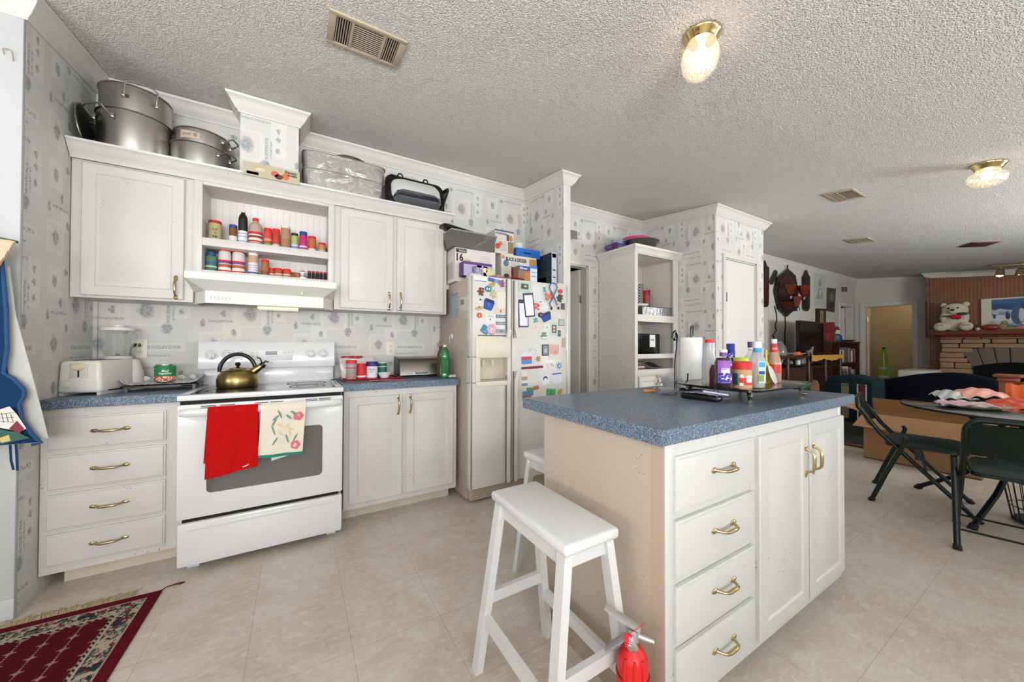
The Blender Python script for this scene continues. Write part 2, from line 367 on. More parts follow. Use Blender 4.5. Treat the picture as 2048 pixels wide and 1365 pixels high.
struct('wall_left_return', MB().box((-2.7, 2.45, 0), (-1.14, 2.55, 2.74)).box((-1.14, 2.437, 0), (-1.041, 2.4495, 2.72)), [M('b8b9b6', .6, 0, .03)], flat=True)
struct('wall_side', MB().box((-2.8, -2.3, 0), (-2.7, -1.7, 2.8)).box((-2.8, .9, 0), (-2.7, 2.45, 2.8)).box((-2.8, -1.7, 0), (-2.7, .9, .8)).box((-2.8, -1.7, 2.05), (-2.7, .9, 2.8)), [M('d8d5ce', .7)], flat=True)
f = MB()
for q in ((-1.7, .8, .9, .84), (-1.7, 2.01, .9, 2.05), (-1.7, .84, -1.66, 2.01), (.86, .84, .9, 2.01), (-.42, .84, -.38, 2.01), (-1.66, 1.4, .86, 1.43)): f.box((-2.78, q[0], q[1]), (-2.72, q[2], q[3]))
w = struct('window_4', f, [TRIM]); struct('pane', MB().box((-2.753, -1.67, .83), (-2.747, .87, 2.02)), [GLASS], parent=w)  # unseen side window, added so more light reaches the left ceiling
WIN = ((-1.6, .5), (1.7, 3.9), (5.3, 7.0))
m = MB(); xs = [-2.7]+[q for w in WIN for q in w]+[14]
for k in range(0, len(xs), 2): m.box((xs[k], -2.3, 0), (xs[k+1], -2.2, 2.3))
for a, b in WIN: m.box((a, -2.3, 0), (b, -2.2, .8)); m.box((a, -2.3, 2.05), (b, -2.2, 2.3))
struct('wall_front', m, [M('d6d3cb', .7)], flat=True)
for k, (a, b) in enumerate(WIN):
    f = MB(); 
    for q in ((a, .8, b, .84), (a, 2.01, b, 2.05), (a, .84, a+.04, 2.01), (b-.04, .84, b, 2.01), ((a+b)/2-.02, .84, (a+b)/2+.02, 2.01), (a+.04, 1.4, b-.04, 1.43)):
        f.box((q[0], -2.28, q[1]), (q[2], -2.22, q[3]))
    w = struct('window_%d' % (k+1), f, [TRIM]); g = struct('pane', MB().box((a+.03, -2.253, .83), (b-.03, -2.247, 2.02)), [GLASS], parent=w)
# end wall of the living room, with a doorway to a hall
DE = (2.17, 2.95, 2.09)
m = MB(); m.box((11.4, DE[1], 0), (11.5, 3.1, 2.78)); m.box((11.4, -2.2, 0), (11.5, DE[0], 2.78)); m.box((11.4, DE[0], DE[2]), (11.5, DE[1], 2.78)); struct('wall_end', m, [LIVW], flat=True)
HALLW = M('c9b48f', .7, 0, .05, 2)
m = MB().box((13.0, 1.2, 0), (13.1, 3.3, 2.8)).box((11.5, 1.2, 0), (13.0, 1.3, 2.8)).box((11.5, 3.2, 0), (13.0, 3.3, 2.8)); struct('wall_hall', m, [HALLW], flat=True)
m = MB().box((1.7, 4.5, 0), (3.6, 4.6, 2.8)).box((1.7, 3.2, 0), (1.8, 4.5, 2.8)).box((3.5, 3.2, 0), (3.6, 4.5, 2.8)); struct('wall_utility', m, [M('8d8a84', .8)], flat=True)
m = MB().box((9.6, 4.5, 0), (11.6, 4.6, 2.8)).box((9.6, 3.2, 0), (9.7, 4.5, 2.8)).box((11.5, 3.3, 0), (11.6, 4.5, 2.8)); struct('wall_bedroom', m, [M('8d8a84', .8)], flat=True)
# column beside the refrigerator, pantry closet, chase above the cabinets
struct('wall_column', MB().box((2.012, 2.474, 0), (2.09, 3.1, 2.76), [1, 1, 0, 0, 0, 0]), [WPX, WPY], flat=True)
PX0, PX1, PY = 3.807, 4.84, 2.146
m = MB().box((PX0, PY, 0), (3.955, PY+.08, 2.74), [1, 1, 0, 0, 0, 0]).box((4.685, PY, 0), (PX1, PY+.08, 2.74), [1, 1, 0, 0, 0, 0]).box((3.955, PY, 2.17), (4.685, PY+.08, 2.74), [1, 1, 0, 0, 0, 0])
m.box((PX0, PY+.08, 0), (PX0+.08, 3.1, 2.76), [1]*6).box((PX1-.08, PY+.08, 0), (PX1, 3.1, 2.76), [1]*6); struct('wall_pantry', m, [WPX, WPY], flat=True)
struct('wall_chase', MB().box((-.322, 2.8, 2.225), (-.006, 3.1, 2.75), [1, 1, 0, 0, 0, 0]), [WPX, WPY], flat=True)
# crown mouldings
CPROF = [(0, -.1), (.010, -.1), (.014, -.088), (.026, -.078), (.045, -.045), (.058, -.022), (.066, -.018), (.07, -.004), (0, -.004)]
def crown_x(name, x0, x1, y, c, e0=0, e1=0, mat=TRIM, sc_=1, parent=None):
    vs = []
    for x, e, sg in ((x0, e0, -1), (x1, e1, 1)):
        for d, z in CPROF: vs.append((x+sg*e*d*sc_, y-d*sc_, c+z*sc_-.1*d*sc_))
    n = len(CPROF); fs = [(k, (k+1) % n, n+(k+1) % n, n+k) for k in range(n)]+[tuple(range(n)), tuple(range(2*n-1, n-1, -1))]
    mb = MB().add(vs, fs); return struct(name, mb, mat) if parent is None else mb
def crown_y(name, y0, y1, x, sgn, e0=0, e1=0, mat=TRIM):
    """runs along y on a wall facing sgn (+1: +x, -1: -x); y0 is the near end"""
    vs = []
    for y, e, sg in ((y0, e0, -1), (y1, e1, 1)):
        for d, z in CPROF: vs.append((x+sgn*d, y+sg*e*d, cz(y+sg*e*d)+z))
    n = len(CPROF); fs = [(k, (k+1) % n, n+(k+1) % n, n+k) for k in range(n)]+[tuple(range(n)), tuple(range(2*n-1, n-1, -1))]
    return struct(name, MB().add(vs, fs), mat)
crown_x('trim_1', -1.04, -.322, YB, 2.77); crown_x('trim_2', -.006, 2.012, YB, 2.77); crown_x('trim_3', 2.09, PX0, YB, 2.77); crown_x('trim_4', PX1, XE, YB, 2.77)
crown_x('trim_5', -.322, -.006, 2.8, cz(2.8), 1, 1); crown_y('trim_6', 2.8, 3.1, -.322, -1, 1); crown_y('trim_7', 2.8, 3.1, -.006, 1, 1)
crown_x('trim_8', 2.012, 2.09, 2.474, cz(2.474), 1, 1); crown_y('trim_9', 2.474, 3.1, 2.012, -1, 1, -1); crown_y('trim_10', 2.474, 3.1, 2.09, 1, 1)
crown_x('trim_11', PX0, PX1, PY, cz(PY), 1, 1); crown_y('trim_12', PY, 3.1, PX0, -1, 1, -1); crown_y('trim_13', PY, 3.1, PX1, 1, 1)
crown_y('trim_14', 2.44, 3.1, XL, 1, 1, -1); crown_x('trim_15', -2.7, XL, 2.44, cz(2.44), 0, 1); crown_y('trim_16', 1.87, 3.1, XE, -1, 0, -1)
# panel strips
for k, (a, b) in enumerate(((-1.04, -1.022), )): struct('trim_17', MB().box((-1.04, 3.082, .92), (-1.022, 3.1, 2.67)), WPX)
struct('trim_18', MB().box((-1.105, 2.424, 0), (-1.038, 2.437, 2.6), bev=.003).box((-1.30, 2.434, 0), (-1.27, 2.451, 2.6), bev=.003), M('bfc1c0', .5))
struct('baseboard_left', MB().box((-2.7, 2.414, 0), (-1.034, 2.424, .09), bev=.004), M('bfc1c0', .5))
struct('trim_19', MB().box((PX0-.004, PY-.004, 0), (PX0+.012, PY+.012, 2.6)), M('c8c6bf', .5))
for k, x in enumerate((5.9, 7.15, 8.35, 9.55)): struct('trim_%d' % (20+k), MB().box((x, 3.094, 0), (x+.02, 3.1, 2.67)), LIVW)
def casing(name, x0, x1, h, y, w=.06, t=.018):
    struct(name, MB().box((x0-w, y-t, 0), (x0, y, h+w), bev=.004).box((x1, y-t, 0), (x1+w, y, h+w), bev=.004).box((x0-.001, y-t, h), (x1+.001, y, h+w), bev=.004)
        .box((x0, y, 0), (x0+.012, y+.1, h)).box((x1-.012, y, 0), (x1, y+.1, h)).box((x0, y, h-.012), (x1, y+.1, h)), TRIM)
casing('trim_door_back', *D1, YB); casing('trim_door_bedroom', *D2, YB)
casing('trim_door_pantry', 3.985, 4.655, 2.14, PY, w=.045)
def casing_e():
    x = XE; w = .07; a, b, h = DE
    struct('trim_door_hall', MB().box((x-.018, a-w, 0), (x, a, h+w), bev=.004).box((x-.018, b, 0), (x, b+w, h+w), bev=.004).box((x-.018, a, h), (x, b, h+w), bev=.004)
        .box((x, a, 0), (x+.1, a+.012, h)).box((x, b-.012, 0), (x+.1, b, h)).box((x, a, h-.012), (x+.1, b, h)), TRIM)
casing_e()
DOORM = M('dcd9d2', .5, 0, .03, 2)
def hinge(mb, c, ax):
    x, y, z = c
    mb.tube([(x, y, z-.045), (x, y, z+.045)], .007, 8)
    mb.box((x-.001, y, z-.045), (x+.02, y+.002, z+.045)) if ax == 'x' else mb.box((x, y-.02, z-.045), (x+.002, y, z+.045))
# door_1: pantry slab door
d = struct('door_1', MB().box((3.998, PY+.012, .01), (4.643, PY+.045, 2.125), bev=.003), [DOORM]); h = MB(); hinge(h, (4.0, PY+.008, 1.72), 'x'); h.box((3.99, PY-.004, 1.66), (4.03, PY+.012, 1.76)); struct('hinge', h, [BRASS], parent=d)
# door_2: utility room door, standing open into that room; door_3 bedroom; door_4 hall
def open_door(name, hx, hy, ang, w, h, hz, mat=DOORM):
    R = Matrix.Translation((hx, hy, 0)) @ Matrix.Rotation(ang, 4, 'Z')
    d = struct(name, MB().box((0, -.035, .01), (w, 0, h), bev=.003, M=R), [mat]); m = MB()
    for z in hz: m.tube([R @ Vector((-.004, .0, z-.045)), R @ Vector((-.004, .0, z+.045))], .007, 8); m.box((-.002, -.034, z-.045), (.001, 0, z+.045), M=R)
    struct('hinge', m, [BRASS], parent=d); return d
open_door('door_2', 2.845, 3.205, math.radians(97), .60, 2.07, (1.72, .3))
open_door('door_3', 11.08, 3.205, math.radians(95), .64, 2.07, (1.75,))
open_door('door_4', 11.51, 2.93, math.radians(12), .74, 2.07, (1.80, .3), M('cdbb9c', .5, 0, .05, 2))
struct('door_5', MB().box((12.97, 1.62, .01), (12.995, 2.22, 2.0)), [M('b09868', .5, 0, .05, 2)])
struct('trim_door_closet', MB().box((12.96, 2.22, 0), (12.998, 2.30, 2.08), bev=.004).box((12.96, 1.54, 0), (12.998, 1.62, 2.08), bev=.004).box((12.96, 1.62, 2.0), (12.998, 2.22, 2.08), bev=.004), M('c9b48f', .5))

# ------------------------------------------------------------------ lights: daylight through the windows, added ceiling uplights, ceiling lamps
w = bpy.data.worlds.new('world'); sc.world = w; w.use_nodes = True; w.node_tree.nodes['Background'].inputs[0].default_value = (.75, .87, 1, 1); w.node_tree.nodes['Background'].inputs[1].default_value = 1.0
def area(name, loc, rot, sx, sy, e, col=(1, 1, 1), spread=180):
    l = bpy.data.lights.new(name, 'AREA'); l.shape = 'RECTANGLE'; l.size = sx; l.size_y = sy; l.energy = e; l.color = col; l.spread = math.radians(spread)
    o = bpy.data.objects.new(name, l); C.objects.link(o); o.location = loc; o.rotation_euler = rot; o['kind'] = 'helper'; return o
EW = (56, 2, 28); EG = (262, 88, 340)
for k, (a, b) in enumerate(WIN):
    area('window_skylight', ((a+b)/2, -2.32, 1.45), (PI/2, 0, 0), b-a-.1, 1.15, EW[k], (.93, .965, 1))
    area('window_ground_bounce', ((a+b)/2, -2.34, 1.30), (PI/2+1.12, 0, 0), b-a-.1, .9, EG[k], (.94, .965, 1))  # unseen up-tilted lamp, added at each window to brighten the ceiling
area('window_ground_bounce', (-2.84, -.4, 1.30), (PI/2+1.12, 0, -PI/2), 2.5, .9, 150, (.94, .965, 1))  # same kind of added uplight, behind the added side window
def point(name, loc, e, col, r=.05):
    l = bpy.data.lights.new(name, 'POINT'); l.energy = e; l.color = col; l.shadow_soft_size = r; o = bpy.data.objects.new(name, l); C.objects.link(o); o.location = loc; return o

# ------------------------------------------------------------------ cabinet building blocks
DPROF = [(0, .018), (0, .004), (.004, 0), (.052, 0), (.057, .006), (.066, .006), (.082, .0015)]
PPROF = [(0, .018), (0, .007), (.006, .006), (.009, .001), (.014, 0)]
def rings(mb, x0, x1, z0, z1, yf, prof):
    """front panel facing -y, prof = (inset, depth)"""
    vs = []; n = len(prof)
    for i, d in prof: vs += [(x0+i, yf+d, z0+i), (x1-i, yf+d, z0+i), (x1-i, yf+d, z1-i), (x0+i, yf+d, z1-i)]
    fs = [(4*j+k, 4*j+(k+1) % 4, 4*j+4+(k+1) % 4, 4*j+4+k) for j in range(n-1) for k in range(4)]+[tuple(range(4*n-4, 4*n)), (3, 2, 1, 0)]
    return mb.add(vs, fs)
def pull(c, L=.115, vert=False, out=.028):
    m = MB(); h = L/2
    pts = [(-h+.006, 0, 0), (-h+.010, -.004, 0), (-h+.018, -out*.75, 0), (-h+.026, -out, 0), (-h*.3, -out-.002, 0), (h*.3, -out-.002, 0), (h-.026, -out, 0), (h-.018, -out*.75, 0), (h-.010, -.004, 0), (h-.006, 0, 0)]
    m.tube(pts, [.007, .0055, .0045, .005, .0065, .0065, .005, .0045, .0055, .007], 10)
    for s in (-1, 1): m.lathe([(.0001, -.001), (.011, -.001), (.012, .001), (.009, .004), (.0001, .006)], (s*(h-.002), -.0, 0), 14, M=Matrix.Rotation(PI/2, 4, 'X') @ Matrix.Diagonal((1.35, .8, 1, 1)))
    R = Matrix.Translation(Vector(c))
    if vert: R = R @ Matrix.Rotation(PI/2, 4, 'Y')
    return m.xf(R)
def cdoor(parent, x0, x1, z0, z1, yf, hpos, mat=CABW, vert=True):
    d = obj('cabinet_door', rings(MB(), x0, x1, z0, z1, yf, DPROF), mat, parent); obj('handle', pull((hpos[0], yf, hpos[1]), vert=vert), BRASS, d); return d
def cdrawer(parent, x0, x1, z0, z1, yf, hx, hz, mat=CABW):
    d = obj('drawer', rings(MB(), x0, x1, z0, z1, yf, PPROF), mat, parent); obj('handle', pull((hx, yf, hz)), BRASS, d); return d
# left base cabinet
t = T('base_cabinet', 'cream base cabinet of four drawers in the corner left of the range', 'cabinet', (-.8, 2.85, 0))
obj('body', MB().box((-1.036, 2.588, .085), (-.535, 3.09, .868)), CABW, t)
obj('toe_kick', MB().box((-.985, 2.67, 0), (-.535, 2.69, .085)), M('cfc3ae', .6, 0, .2, 8), t)
for z0, z1 in ((.668, .828), (.480, .648), (.292, .460), (.122, .272)): cdrawer(t, -1.015, -.598, z0, z1, 2.57, -.80, (z0+z1)/2+.004)
# right base cabinet
t = T('base_cabinet', 'cream two-door base cabinet between the range and the refrigerator', 'cabinet', (.65, 2.85, 0))
obj('body', MB().box((.262, 2.588, .085), (1.05, 3.09, .871)), CABW, t)
obj('toe_kick', MB().box((.262, 2.67, 0), (1.02, 2.69, .085)), M('c9bfae', .6, 0, .2, 8), t)
cdoor(t, .292, .638, .122, .828, 2.57, (.608, .757)); cdoor(t, .665, 1.022, .125, .828, 2.57, (.692, .757))
def counter(name, label, x0, x1, y0, y1, z1, th=.046):
    return single(name, MB().box((x0, y0, z1-th), (x1, y1, z1), bev=.0025, seg=1), LAM, label, 'countertop')
counter('countertop', 'blue speckled countertop left of the range', -1.038, -.528, 2.563, 3.09, .915)
counter('countertop', 'blue speckled countertop right of the range', .250, 1.062, 2.563, 3.09, .918)
# upper cabinets
YU = 2.8
def upper(label, x0, x1, doors):
    t = T('wall_cabinet', label, 'cabinet', ((x0+x1)/2, 2.95, 1.43))
    obj('body', MB().box((x0, 2.818, 1.43), (x1, 3.09, 2.19)), CABW, t)
    for a, b, hx in doors: cdoor(t, a, b, 1.442, 2.155, YU, (hx, 1.51))
    return t
upper('cream single-door wall cabinet under the two big pots', -1.036, -.541, [(-.995, -.582, -.615)])
upper('cream wall cabinet with two narrow doors, nearest the refrigerator', .216, 1.052, [(.255, .618, .59), (.648, 1.022, .675)])
t = T('spice_cabinet', 'cream open cabinet with two rows of spices above the range hood', 'cabinet', (-.16, 2.95, 1.57))
obj('body', MB().box((-.54, 2.815, 1.585), (-.50, 3.09, 2.19)).box((.177, 2.815, 1.585), (.215, 3.09, 2.19)).box((-.50, 2.815, 2.145), (.177, 3.09, 2.19)), CABW, t)
obj('face_frame', MB().box((-.54, YU, 1.585), (-.50, 2.815, 2.19), bev=.002).box((.177, YU, 1.585), (.215, 2.815, 2.19), bev=.002).box((-.50, YU, 2.145), (.177, 2.815, 2.19), bev=.002), CABW, t)
bd = NT('beadboard'); sp = bd.n('ShaderNodeSeparateXYZ'); bd.l(bd.co, sp.inputs[0]); q = bd.math('FRACT', bd.math('DIVIDE', bd.math('ADD', sp.outputs[0], 5), .038)); ln = bd.math('LESS_THAN', q, .1)
bd.col(bd.mix(bd.math('MULTIPLY', ln, .25), 'e6e0db', 'a59d95')); bd.p(Roughness=.5); bd.bump(bd.math('SUBTRACT', 1, ln), .5, .003)
obj('back_panel', MB().box((-.50, 3.04, 1.6), (.177, 3.05, 2.145)), bd.m, t)
obj('shelf', MB().box((-.50, YU, 1.778), (.177, 3.04, 1.826), bev=.002), CABW, t); obj('shelf', MB().box((-.50, YU, 1.585), (.177, 3.04, 1.630), bev=.002), CABW, t)
m = crown_x('x', -1.036, 1.052, 2.80, 2.262, 0, 1, sc_=.8, parent=1)
m.box((-1.036, 2.80, 2.19), (-.541, 3.09, 2.225)).box((.216, 2.80, 2.19), (1.052, 3.09, 2.225)).box((-.541, 2.80, 2.19), (.216, 3.09, 2.225)).box((-1.036, 2.795, 2.165), (1.057, 2.80, 2.2))
struct('trim_cabinet_crown', m, CABW)
DECK = 2.225
# range hood
t = T('range_hood', 'off-white under-cabinet range hood over the cooktop', 'range hood', (-.15, 2.85, 1.415))
HX = (-.538, .213)
lo = [(-.540, 2.84), (-.462, 2.68), (.143, 2.68), (.213, 2.84)]
vs = [(HX[0], 2.60, 1.545), (HX[1], 2.60, 1.545), (HX[1], 3.09, 1.545), (HX[0], 3.09, 1.545)]
top = [(HX[0], 2.60, 1.583), (HX[1], 2.60, 1.583), (HX[1], 3.09, 1.583), (HX[0], 3.09, 1.583)]
m = MB().add(top+vs, [(0, 1, 2, 3), (0, 4, 5, 1), (1, 5, 6, 2), (2, 6, 7, 3), (3, 7, 4, 0)])
a = [(x, y, 1.49) for x, y in lo]; b = [(x, y, 1.42) for x, y in lo]
m.add(vs+a+b, [(0, 1, 6, 5), (0, 5, 4), (1, 7, 6), (5, 6, 10, 9), (4, 5, 9, 8), (6, 7, 11, 10), (0, 4, 8, 3), (1, 2, 11, 7), (8, 9, 10, 11, 2, 3)])
obj('hood_body', m, M('dcd9d0', .4, 0, .03), t, sharp=20)
obj('knob', MB().lathe([(.009, 0), (.009, .012), (.006, .014)], (.02, 2.63, 1.505), 14, M=Matrix.Rotation(PI*.8, 4, 'X')), WHITE, t)
m = MB()
for k in range(6): m.box((-.44+.017*k, 2.6785, 1.442), (-.430+.017*k, 2.681, 1.460), bev=.001)
obj('embossed_mark', m, M('c9c6bd', .4), t)
obj('lamp_lens', MB().box((-.22, 2.75, 1.405), (.0, 2.86, 1.419)), M('ffeebc', .4, emit=.6), t)

# ------------------------------------------------------------------ range
t = T('range', 'white freestanding electric range with glass cooktop and two towels', 'range', (-.145, 2.75, 0))
RX0, RX1 = -.522, .240
obj('body', MB().box((RX0+.004, 2.47, .05), (RX1-.004, 3.06, .885)).box((RX0+.03, 2.5, .0), (RX0+.08, 2.55, .05)).box((RX1-.08, 2.5, .0), (RX1-.03, 2.55, .05)).box((RX0+.03, 2.98, .0), (RX0+.08, 3.03, .05)).box((RX1-.08, 2.98, .0), (RX1-.03, 3.03, .05)), WHITE, t)
m = MB(); y0, y1 = 2.42, 3.0
m.box((RX0-.002, y0, .888), (RX1+.004, y0+.05, .917), bev=.006).box((RX0-.002, y0+.05, .888), (RX0+.035, y1, .917), bev=.004).box((RX1-.035, y0+.05, .888), (RX1+.004, y1, .917), bev=.004).box((RX0, y1-.07, .888), (RX1, y1, .917), bev=.004)
obj('cooktop_frame', m, WHITEG, t)
ck = NT('cooktop_glass'); ck.obj_co(); ck.col(ck.mix(ck.ramp(ck.noise(300, 1), [(.55, 0), (.6, 1)]), '191a1c', '6e6e70')); ck.p(Roughness=.12); 
gl = obj('cooktop_glass', MB().box((RX0+.035, y0+.05, .905), (RX1-.035, y1-.07, .9145)), ck.m, t)
m = MB()
def annulus(mb, cx, cy, r0, r1, z, n=40, mi=0):
    vs = [(cx+r*math.cos(2*PI*k/n), cy+r*math.sin(2*PI*k/n), z) for r in (r0, r1) for k in range(n)]
    return mb.add(vs, [(k, (k+1) % n, n+(k+1) % n, n+k) for k in range(n)], mi)
for cx, cy, r in ((-.33, 2.62, .115), (-.33, 2.84, .08), (.055, 2.62, .10), (.055, 2.82, .115)):
    m = MB(); annulus(m, cx, cy, r-.008, r, .9149); annulus(m, cx, cy, r*.6-.004, r*.6, .9149)
    obj('burner_ring', m, M('1e1e20', .7, spec=.1), gl)
obj('shadow_gap', MB().box((RX0+.01, 2.432, .8665), (RX1-.01, 2.4698, .8875)), DARK, t)
obj('vent_rail', MB().box((RX0+.006, 2.435, .815), (RX1-.006, 2.47, .866), bev=.004), WHITE, t)
dr = obj('oven_door', MB().box((RX0, 2.422, .283), (RX1, 2.468, .868), bev=.006), WHITEG, t)
m = MB()
for a in (-.43, -.35, -.20, -.13, .04, .11): m.box((a, 2.4195, .8545), (a+.062, 2.423, .858)).box((a, 2.4195, .846), (a+.062, 2.423, .849))
obj('vent_slot', m, DARK, dr)
hp = [(RX0+.012, 2.424, .832), (RX0+.02, 2.395, .832), (RX0+.05, 2.378, .832), (-.14, 2.372, .832), (RX1-.05, 2.378, .832), (RX1-.02, 2.395, .832), (RX1-.012, 2.424, .832)]
obj('oven_handle', MB().tube(hp, [.012, .016, .018, .018, .018, .016, .012], 12, flat=(1.15, .8)), WHITEG, dr)
wp = []
for cx, cz_, a0 in ((.108, .680, 0), (-.382, .680, 90), (-.382, .425, 180), (.108, .425, 270)):
    for k in range(5): a = math.radians(a0+k*22.5); wp.append((cx+.022*math.cos(a), cz_+.022*math.sin(a)))
obj('oven_window', MB().prism(wp, 'y', 2.4195, 2.424), M('5e5b59', .12, 0, .05, coat=.5), dr, label='grey glass oven window')
obj('storage_drawer', MB().box((RX0+.002, 2.424, .04), (RX1, 2.468, .262), bev=.012).box((RX0+.04, 2.419, .222), (RX1-.04, 2.426, .240), bev=.004), WHITEG, t)
obj('drawer_gap', MB().box((RX0+.02, 2.44, .262), (RX1-.02, 2.468, .283)), DARK, t)
m = MB().box((RX0, 3.0, .90), (RX1-.01, 3.06, 1.02), bev=.004)
bp = [(2.965, 1.02), (2.962, 1.03), (2.975, 1.185), (2.985, 1.198), (3.06, 1.198), (3.06, 1.02)]
m.prism(bp, 'x', RX0-.02, RX1-.005)
bg = obj('control_panel', m, WHITEG, t)
for px, py in ((423.5, 712), (456.5, 710.5), (622.5, 708.5), (647, 707.5)):
    c = A(px, py, 'y', 2.968); m = MB(); Rm = Matrix.Rotation(PI/2, 4, 'X')
    kn = obj('knob', m.lathe([(.026, 0), (.026, .004), (.021, .006), (.019, .024), (.016, .026)], c, 24, M=Rm).box((c.x-.005, c.y-.034, c.z-.020), (c.x+.005, c.y-.024, c.z+.020), bev=.003), WHITE, bg)
    d = MB()
    for k in range(24):
        a = math.radians(-60+k*300/23)+PI/2+.5; r = .033; d.box((c.x+r*math.cos(a)-.0015, c.y-.0035, c.z+r*math.sin(a)-.0015), (c.x+r*math.cos(a)+.0015, c.y+.002, c.z+r*math.sin(a)+.0015))
    obj('dial_marks', d, M('8d8d8d', .5), kn)
a, b = A(498.6, 700, 'y', 2.968), A(585.5, 721, 'y', 2.968)
dp = obj('display_panel', MB().box((a.x, 2.962, b.z), (b.x, 2.972, a.z), bev=.002), M('dcdcda', .35), bg)
a2, b2 = A(531, 703, 'y', 2.96), A(554, 710, 'y', 2.96); obj('clock_display', MB().box((a2.x, 2.959, b2.z), (b2.x, 2.965, a2.z)).add([], []), M('14241a', .1), dp)
m = MB()
for px in (505, 515, 536, 545, 554, 569, 578):
    for py in ((706, 713.5) if px < 520 else ((713.5,) if px < 560 else (705.5,))):
        c = A(px, py, 'y', 2.96); annulus(m, 0, 0, .004, .006, 0, 12); 
        for v in m.v[-24:]: v.x, v.y, v.z = c.x+v.x, 2.9605, c.z+v.y*.8
obj('button', m, M('9a9a9a', .5), dp)
c = A(542.5, 727, 'y', 2.964); m = MB(); annulus(m, 0, 0, .006, .008, 0, 20)
for v in m.v: v.x, v.y, v.z = c.x+v.x, 2.9615, c.z+v.y
obj('emblem', m, M('8a8a8a', .4), bg)
for px, py in ((482.5, 704), (482.5, 719)): c = A(px, py, 'y', 2.966); obj('indicator_light', MB().lathe([(.004, 0), (.003, .003)], c, 10, M=Matrix.Rotation(PI/2, 4, 'X')), M('8a1a14', .2), bg)

# towels on the oven handle
def towel(y, zbar, x0t, x1t, x0b, x1b, zl, zr, zback, amp=.006, r=.022):
    """u across, v along from back hem over the bar to front hem"""
    def fn(u, v):
        if v < .22: s = v/.22; z = zback+(zbar-zback)*s; yy = y+r+.002; w = (1-s)
        elif v < .36: s = (v-.22)/.14; a = PI*s; z = zbar+r*math.sin(a); yy = y+r*math.cos(a); w = 0
        else: s = (v-.36)/.64; zb = zl+(zr-zl)*u; z = zbar+(zb-zbar)*s; yy = y-r-.002; w = s
        x = (x0t+(x0b-x0t)*w)*(1-u)+(x1t+(x1b-x1t)*w)*u
        return (x, yy+amp*math.sin(u*11+1)*w-(.004*w if v > .36 else 0), z)
    return fn
rib = NT('ribbed_red_cotton'); rib.obj_co(); sp = rib.n('ShaderNodeSeparateXYZ'); rib.l(rib.co, sp.inputs[0]); wv = rib.math('SINE', rib.math('MULTIPLY', sp.outputs[0], 1100)); rib.col(rib.mix(rib.math('ADD', rib.math('MULTIPLY', wv, .2), rib.noise(60, 2), clamp=True), 'a90f10', 'c31314')); rib.p(Roughness=.95); rib.b.inputs['Specular IOR Level'].default_value = .1; rib.bump(wv, .4, .001)
t = T('dish_towel', 'red ribbed dish towel hanging on the oven door handle', 'towel', (-.28, 2.37, .832))
fn = towel(2.376, .836, -.392, -.182, -.40, -.178, .492, .528, .56)
obj('cloth', MB().grid(fn, 26, 30, th=.0035), rib.m, t)
obj('cloth_fold', MB().grid(lambda u, v: (-.405+.04*u-.0*v+.012*(1-v), 2.352+.01*u, .80-.225*v), 4, 8, th=.003), rib.m, t)
obj('hem_tag', MB().grid(lambda u, v: (-.245+.055*u, 2.3465, .532+.045*u*u+.005*v), 8, 1, th=.001), OFFW, t)
t = T('dish_towel', 'cream floral dish towel with green hem hanging on the oven handle', 'towel', (-.06, 2.37, .832))
fn2 = towel(2.376, .836, -.166, .042, -.182, .026, .566, .562, .60, amp=.005)
obj('cloth', MB().grid(fn2, 22, 30, th=.003), M('ddd3c2', .95, 0, .06, 25, spec=.1), t)
def on_towel(mb, cu, cv, ru, rv, ang=0, n=12, mi=0, petal=0):
    vs = []
    for k in range(n):
        a = 2*PI*k/n; q = 1+petal*math.cos(5*a); x = ru*q*math.cos(a); yv = rv*q*math.sin(a); u = cu+x*math.cos(ang)-yv*math.sin(ang); v = cv+x*math.sin(ang)+yv*math.cos(ang)
        p = Vector(fn2(u, v)); vs.append((p.x, p.y-.0035+.0003*mi-.0008, p.z))
    return mb.add(vs, [tuple(range(n))], mi)
m = MB()
for u, v, a in ((.42, .46, .8), (.30, .56, -.8), (.3, .66, .9), (.35, .80, -.7), (.72, .45, .3), (.62, .78, .9), (.80, .78, -.8), (.62, .50, .4), (.33, .50, -.4)): on_towel(m, u, v, .075, .016, a, 12, 0)
for u, v, r in ((.84, .50, .12), (.82, .87, .11)): on_towel(m, u, v, r, .055, 0, 20, 1, .1); on_towel(m, u-.02, v, r*.5, .028, 0, 14, 2, .1)
for u, v, a in ((.40, .42, .5), (.44, .60, .3), (.45, .70, .6), (.70, .66, .2), (.66, .70, 1.0), (.60, .62, -.4)): on_towel(m, u, v, .07, .014, a, 10, 2)
obj('printed_flowers', m, [M('6f8d80', .9, spec=.1), M('cc6f78', .9, spec=.1), M('dcc3a0', .9, spec=.1)], t)
obj('hem', MB().grid(lambda u, v: tuple(Vector(fn2(u, .965+.035*v))+Vector((0, -.0036, 0))), 22, 2, th=.001), M('2f7d68', .9, spec=.1), t)
obj('cloth_fold', MB().grid(lambda u, v: (-.12+.105*u, 2.362, .568-.028*v*(1-u*.9)), 6, 3, th=.002), M('bcd0c4', .9, spec=.1), t)
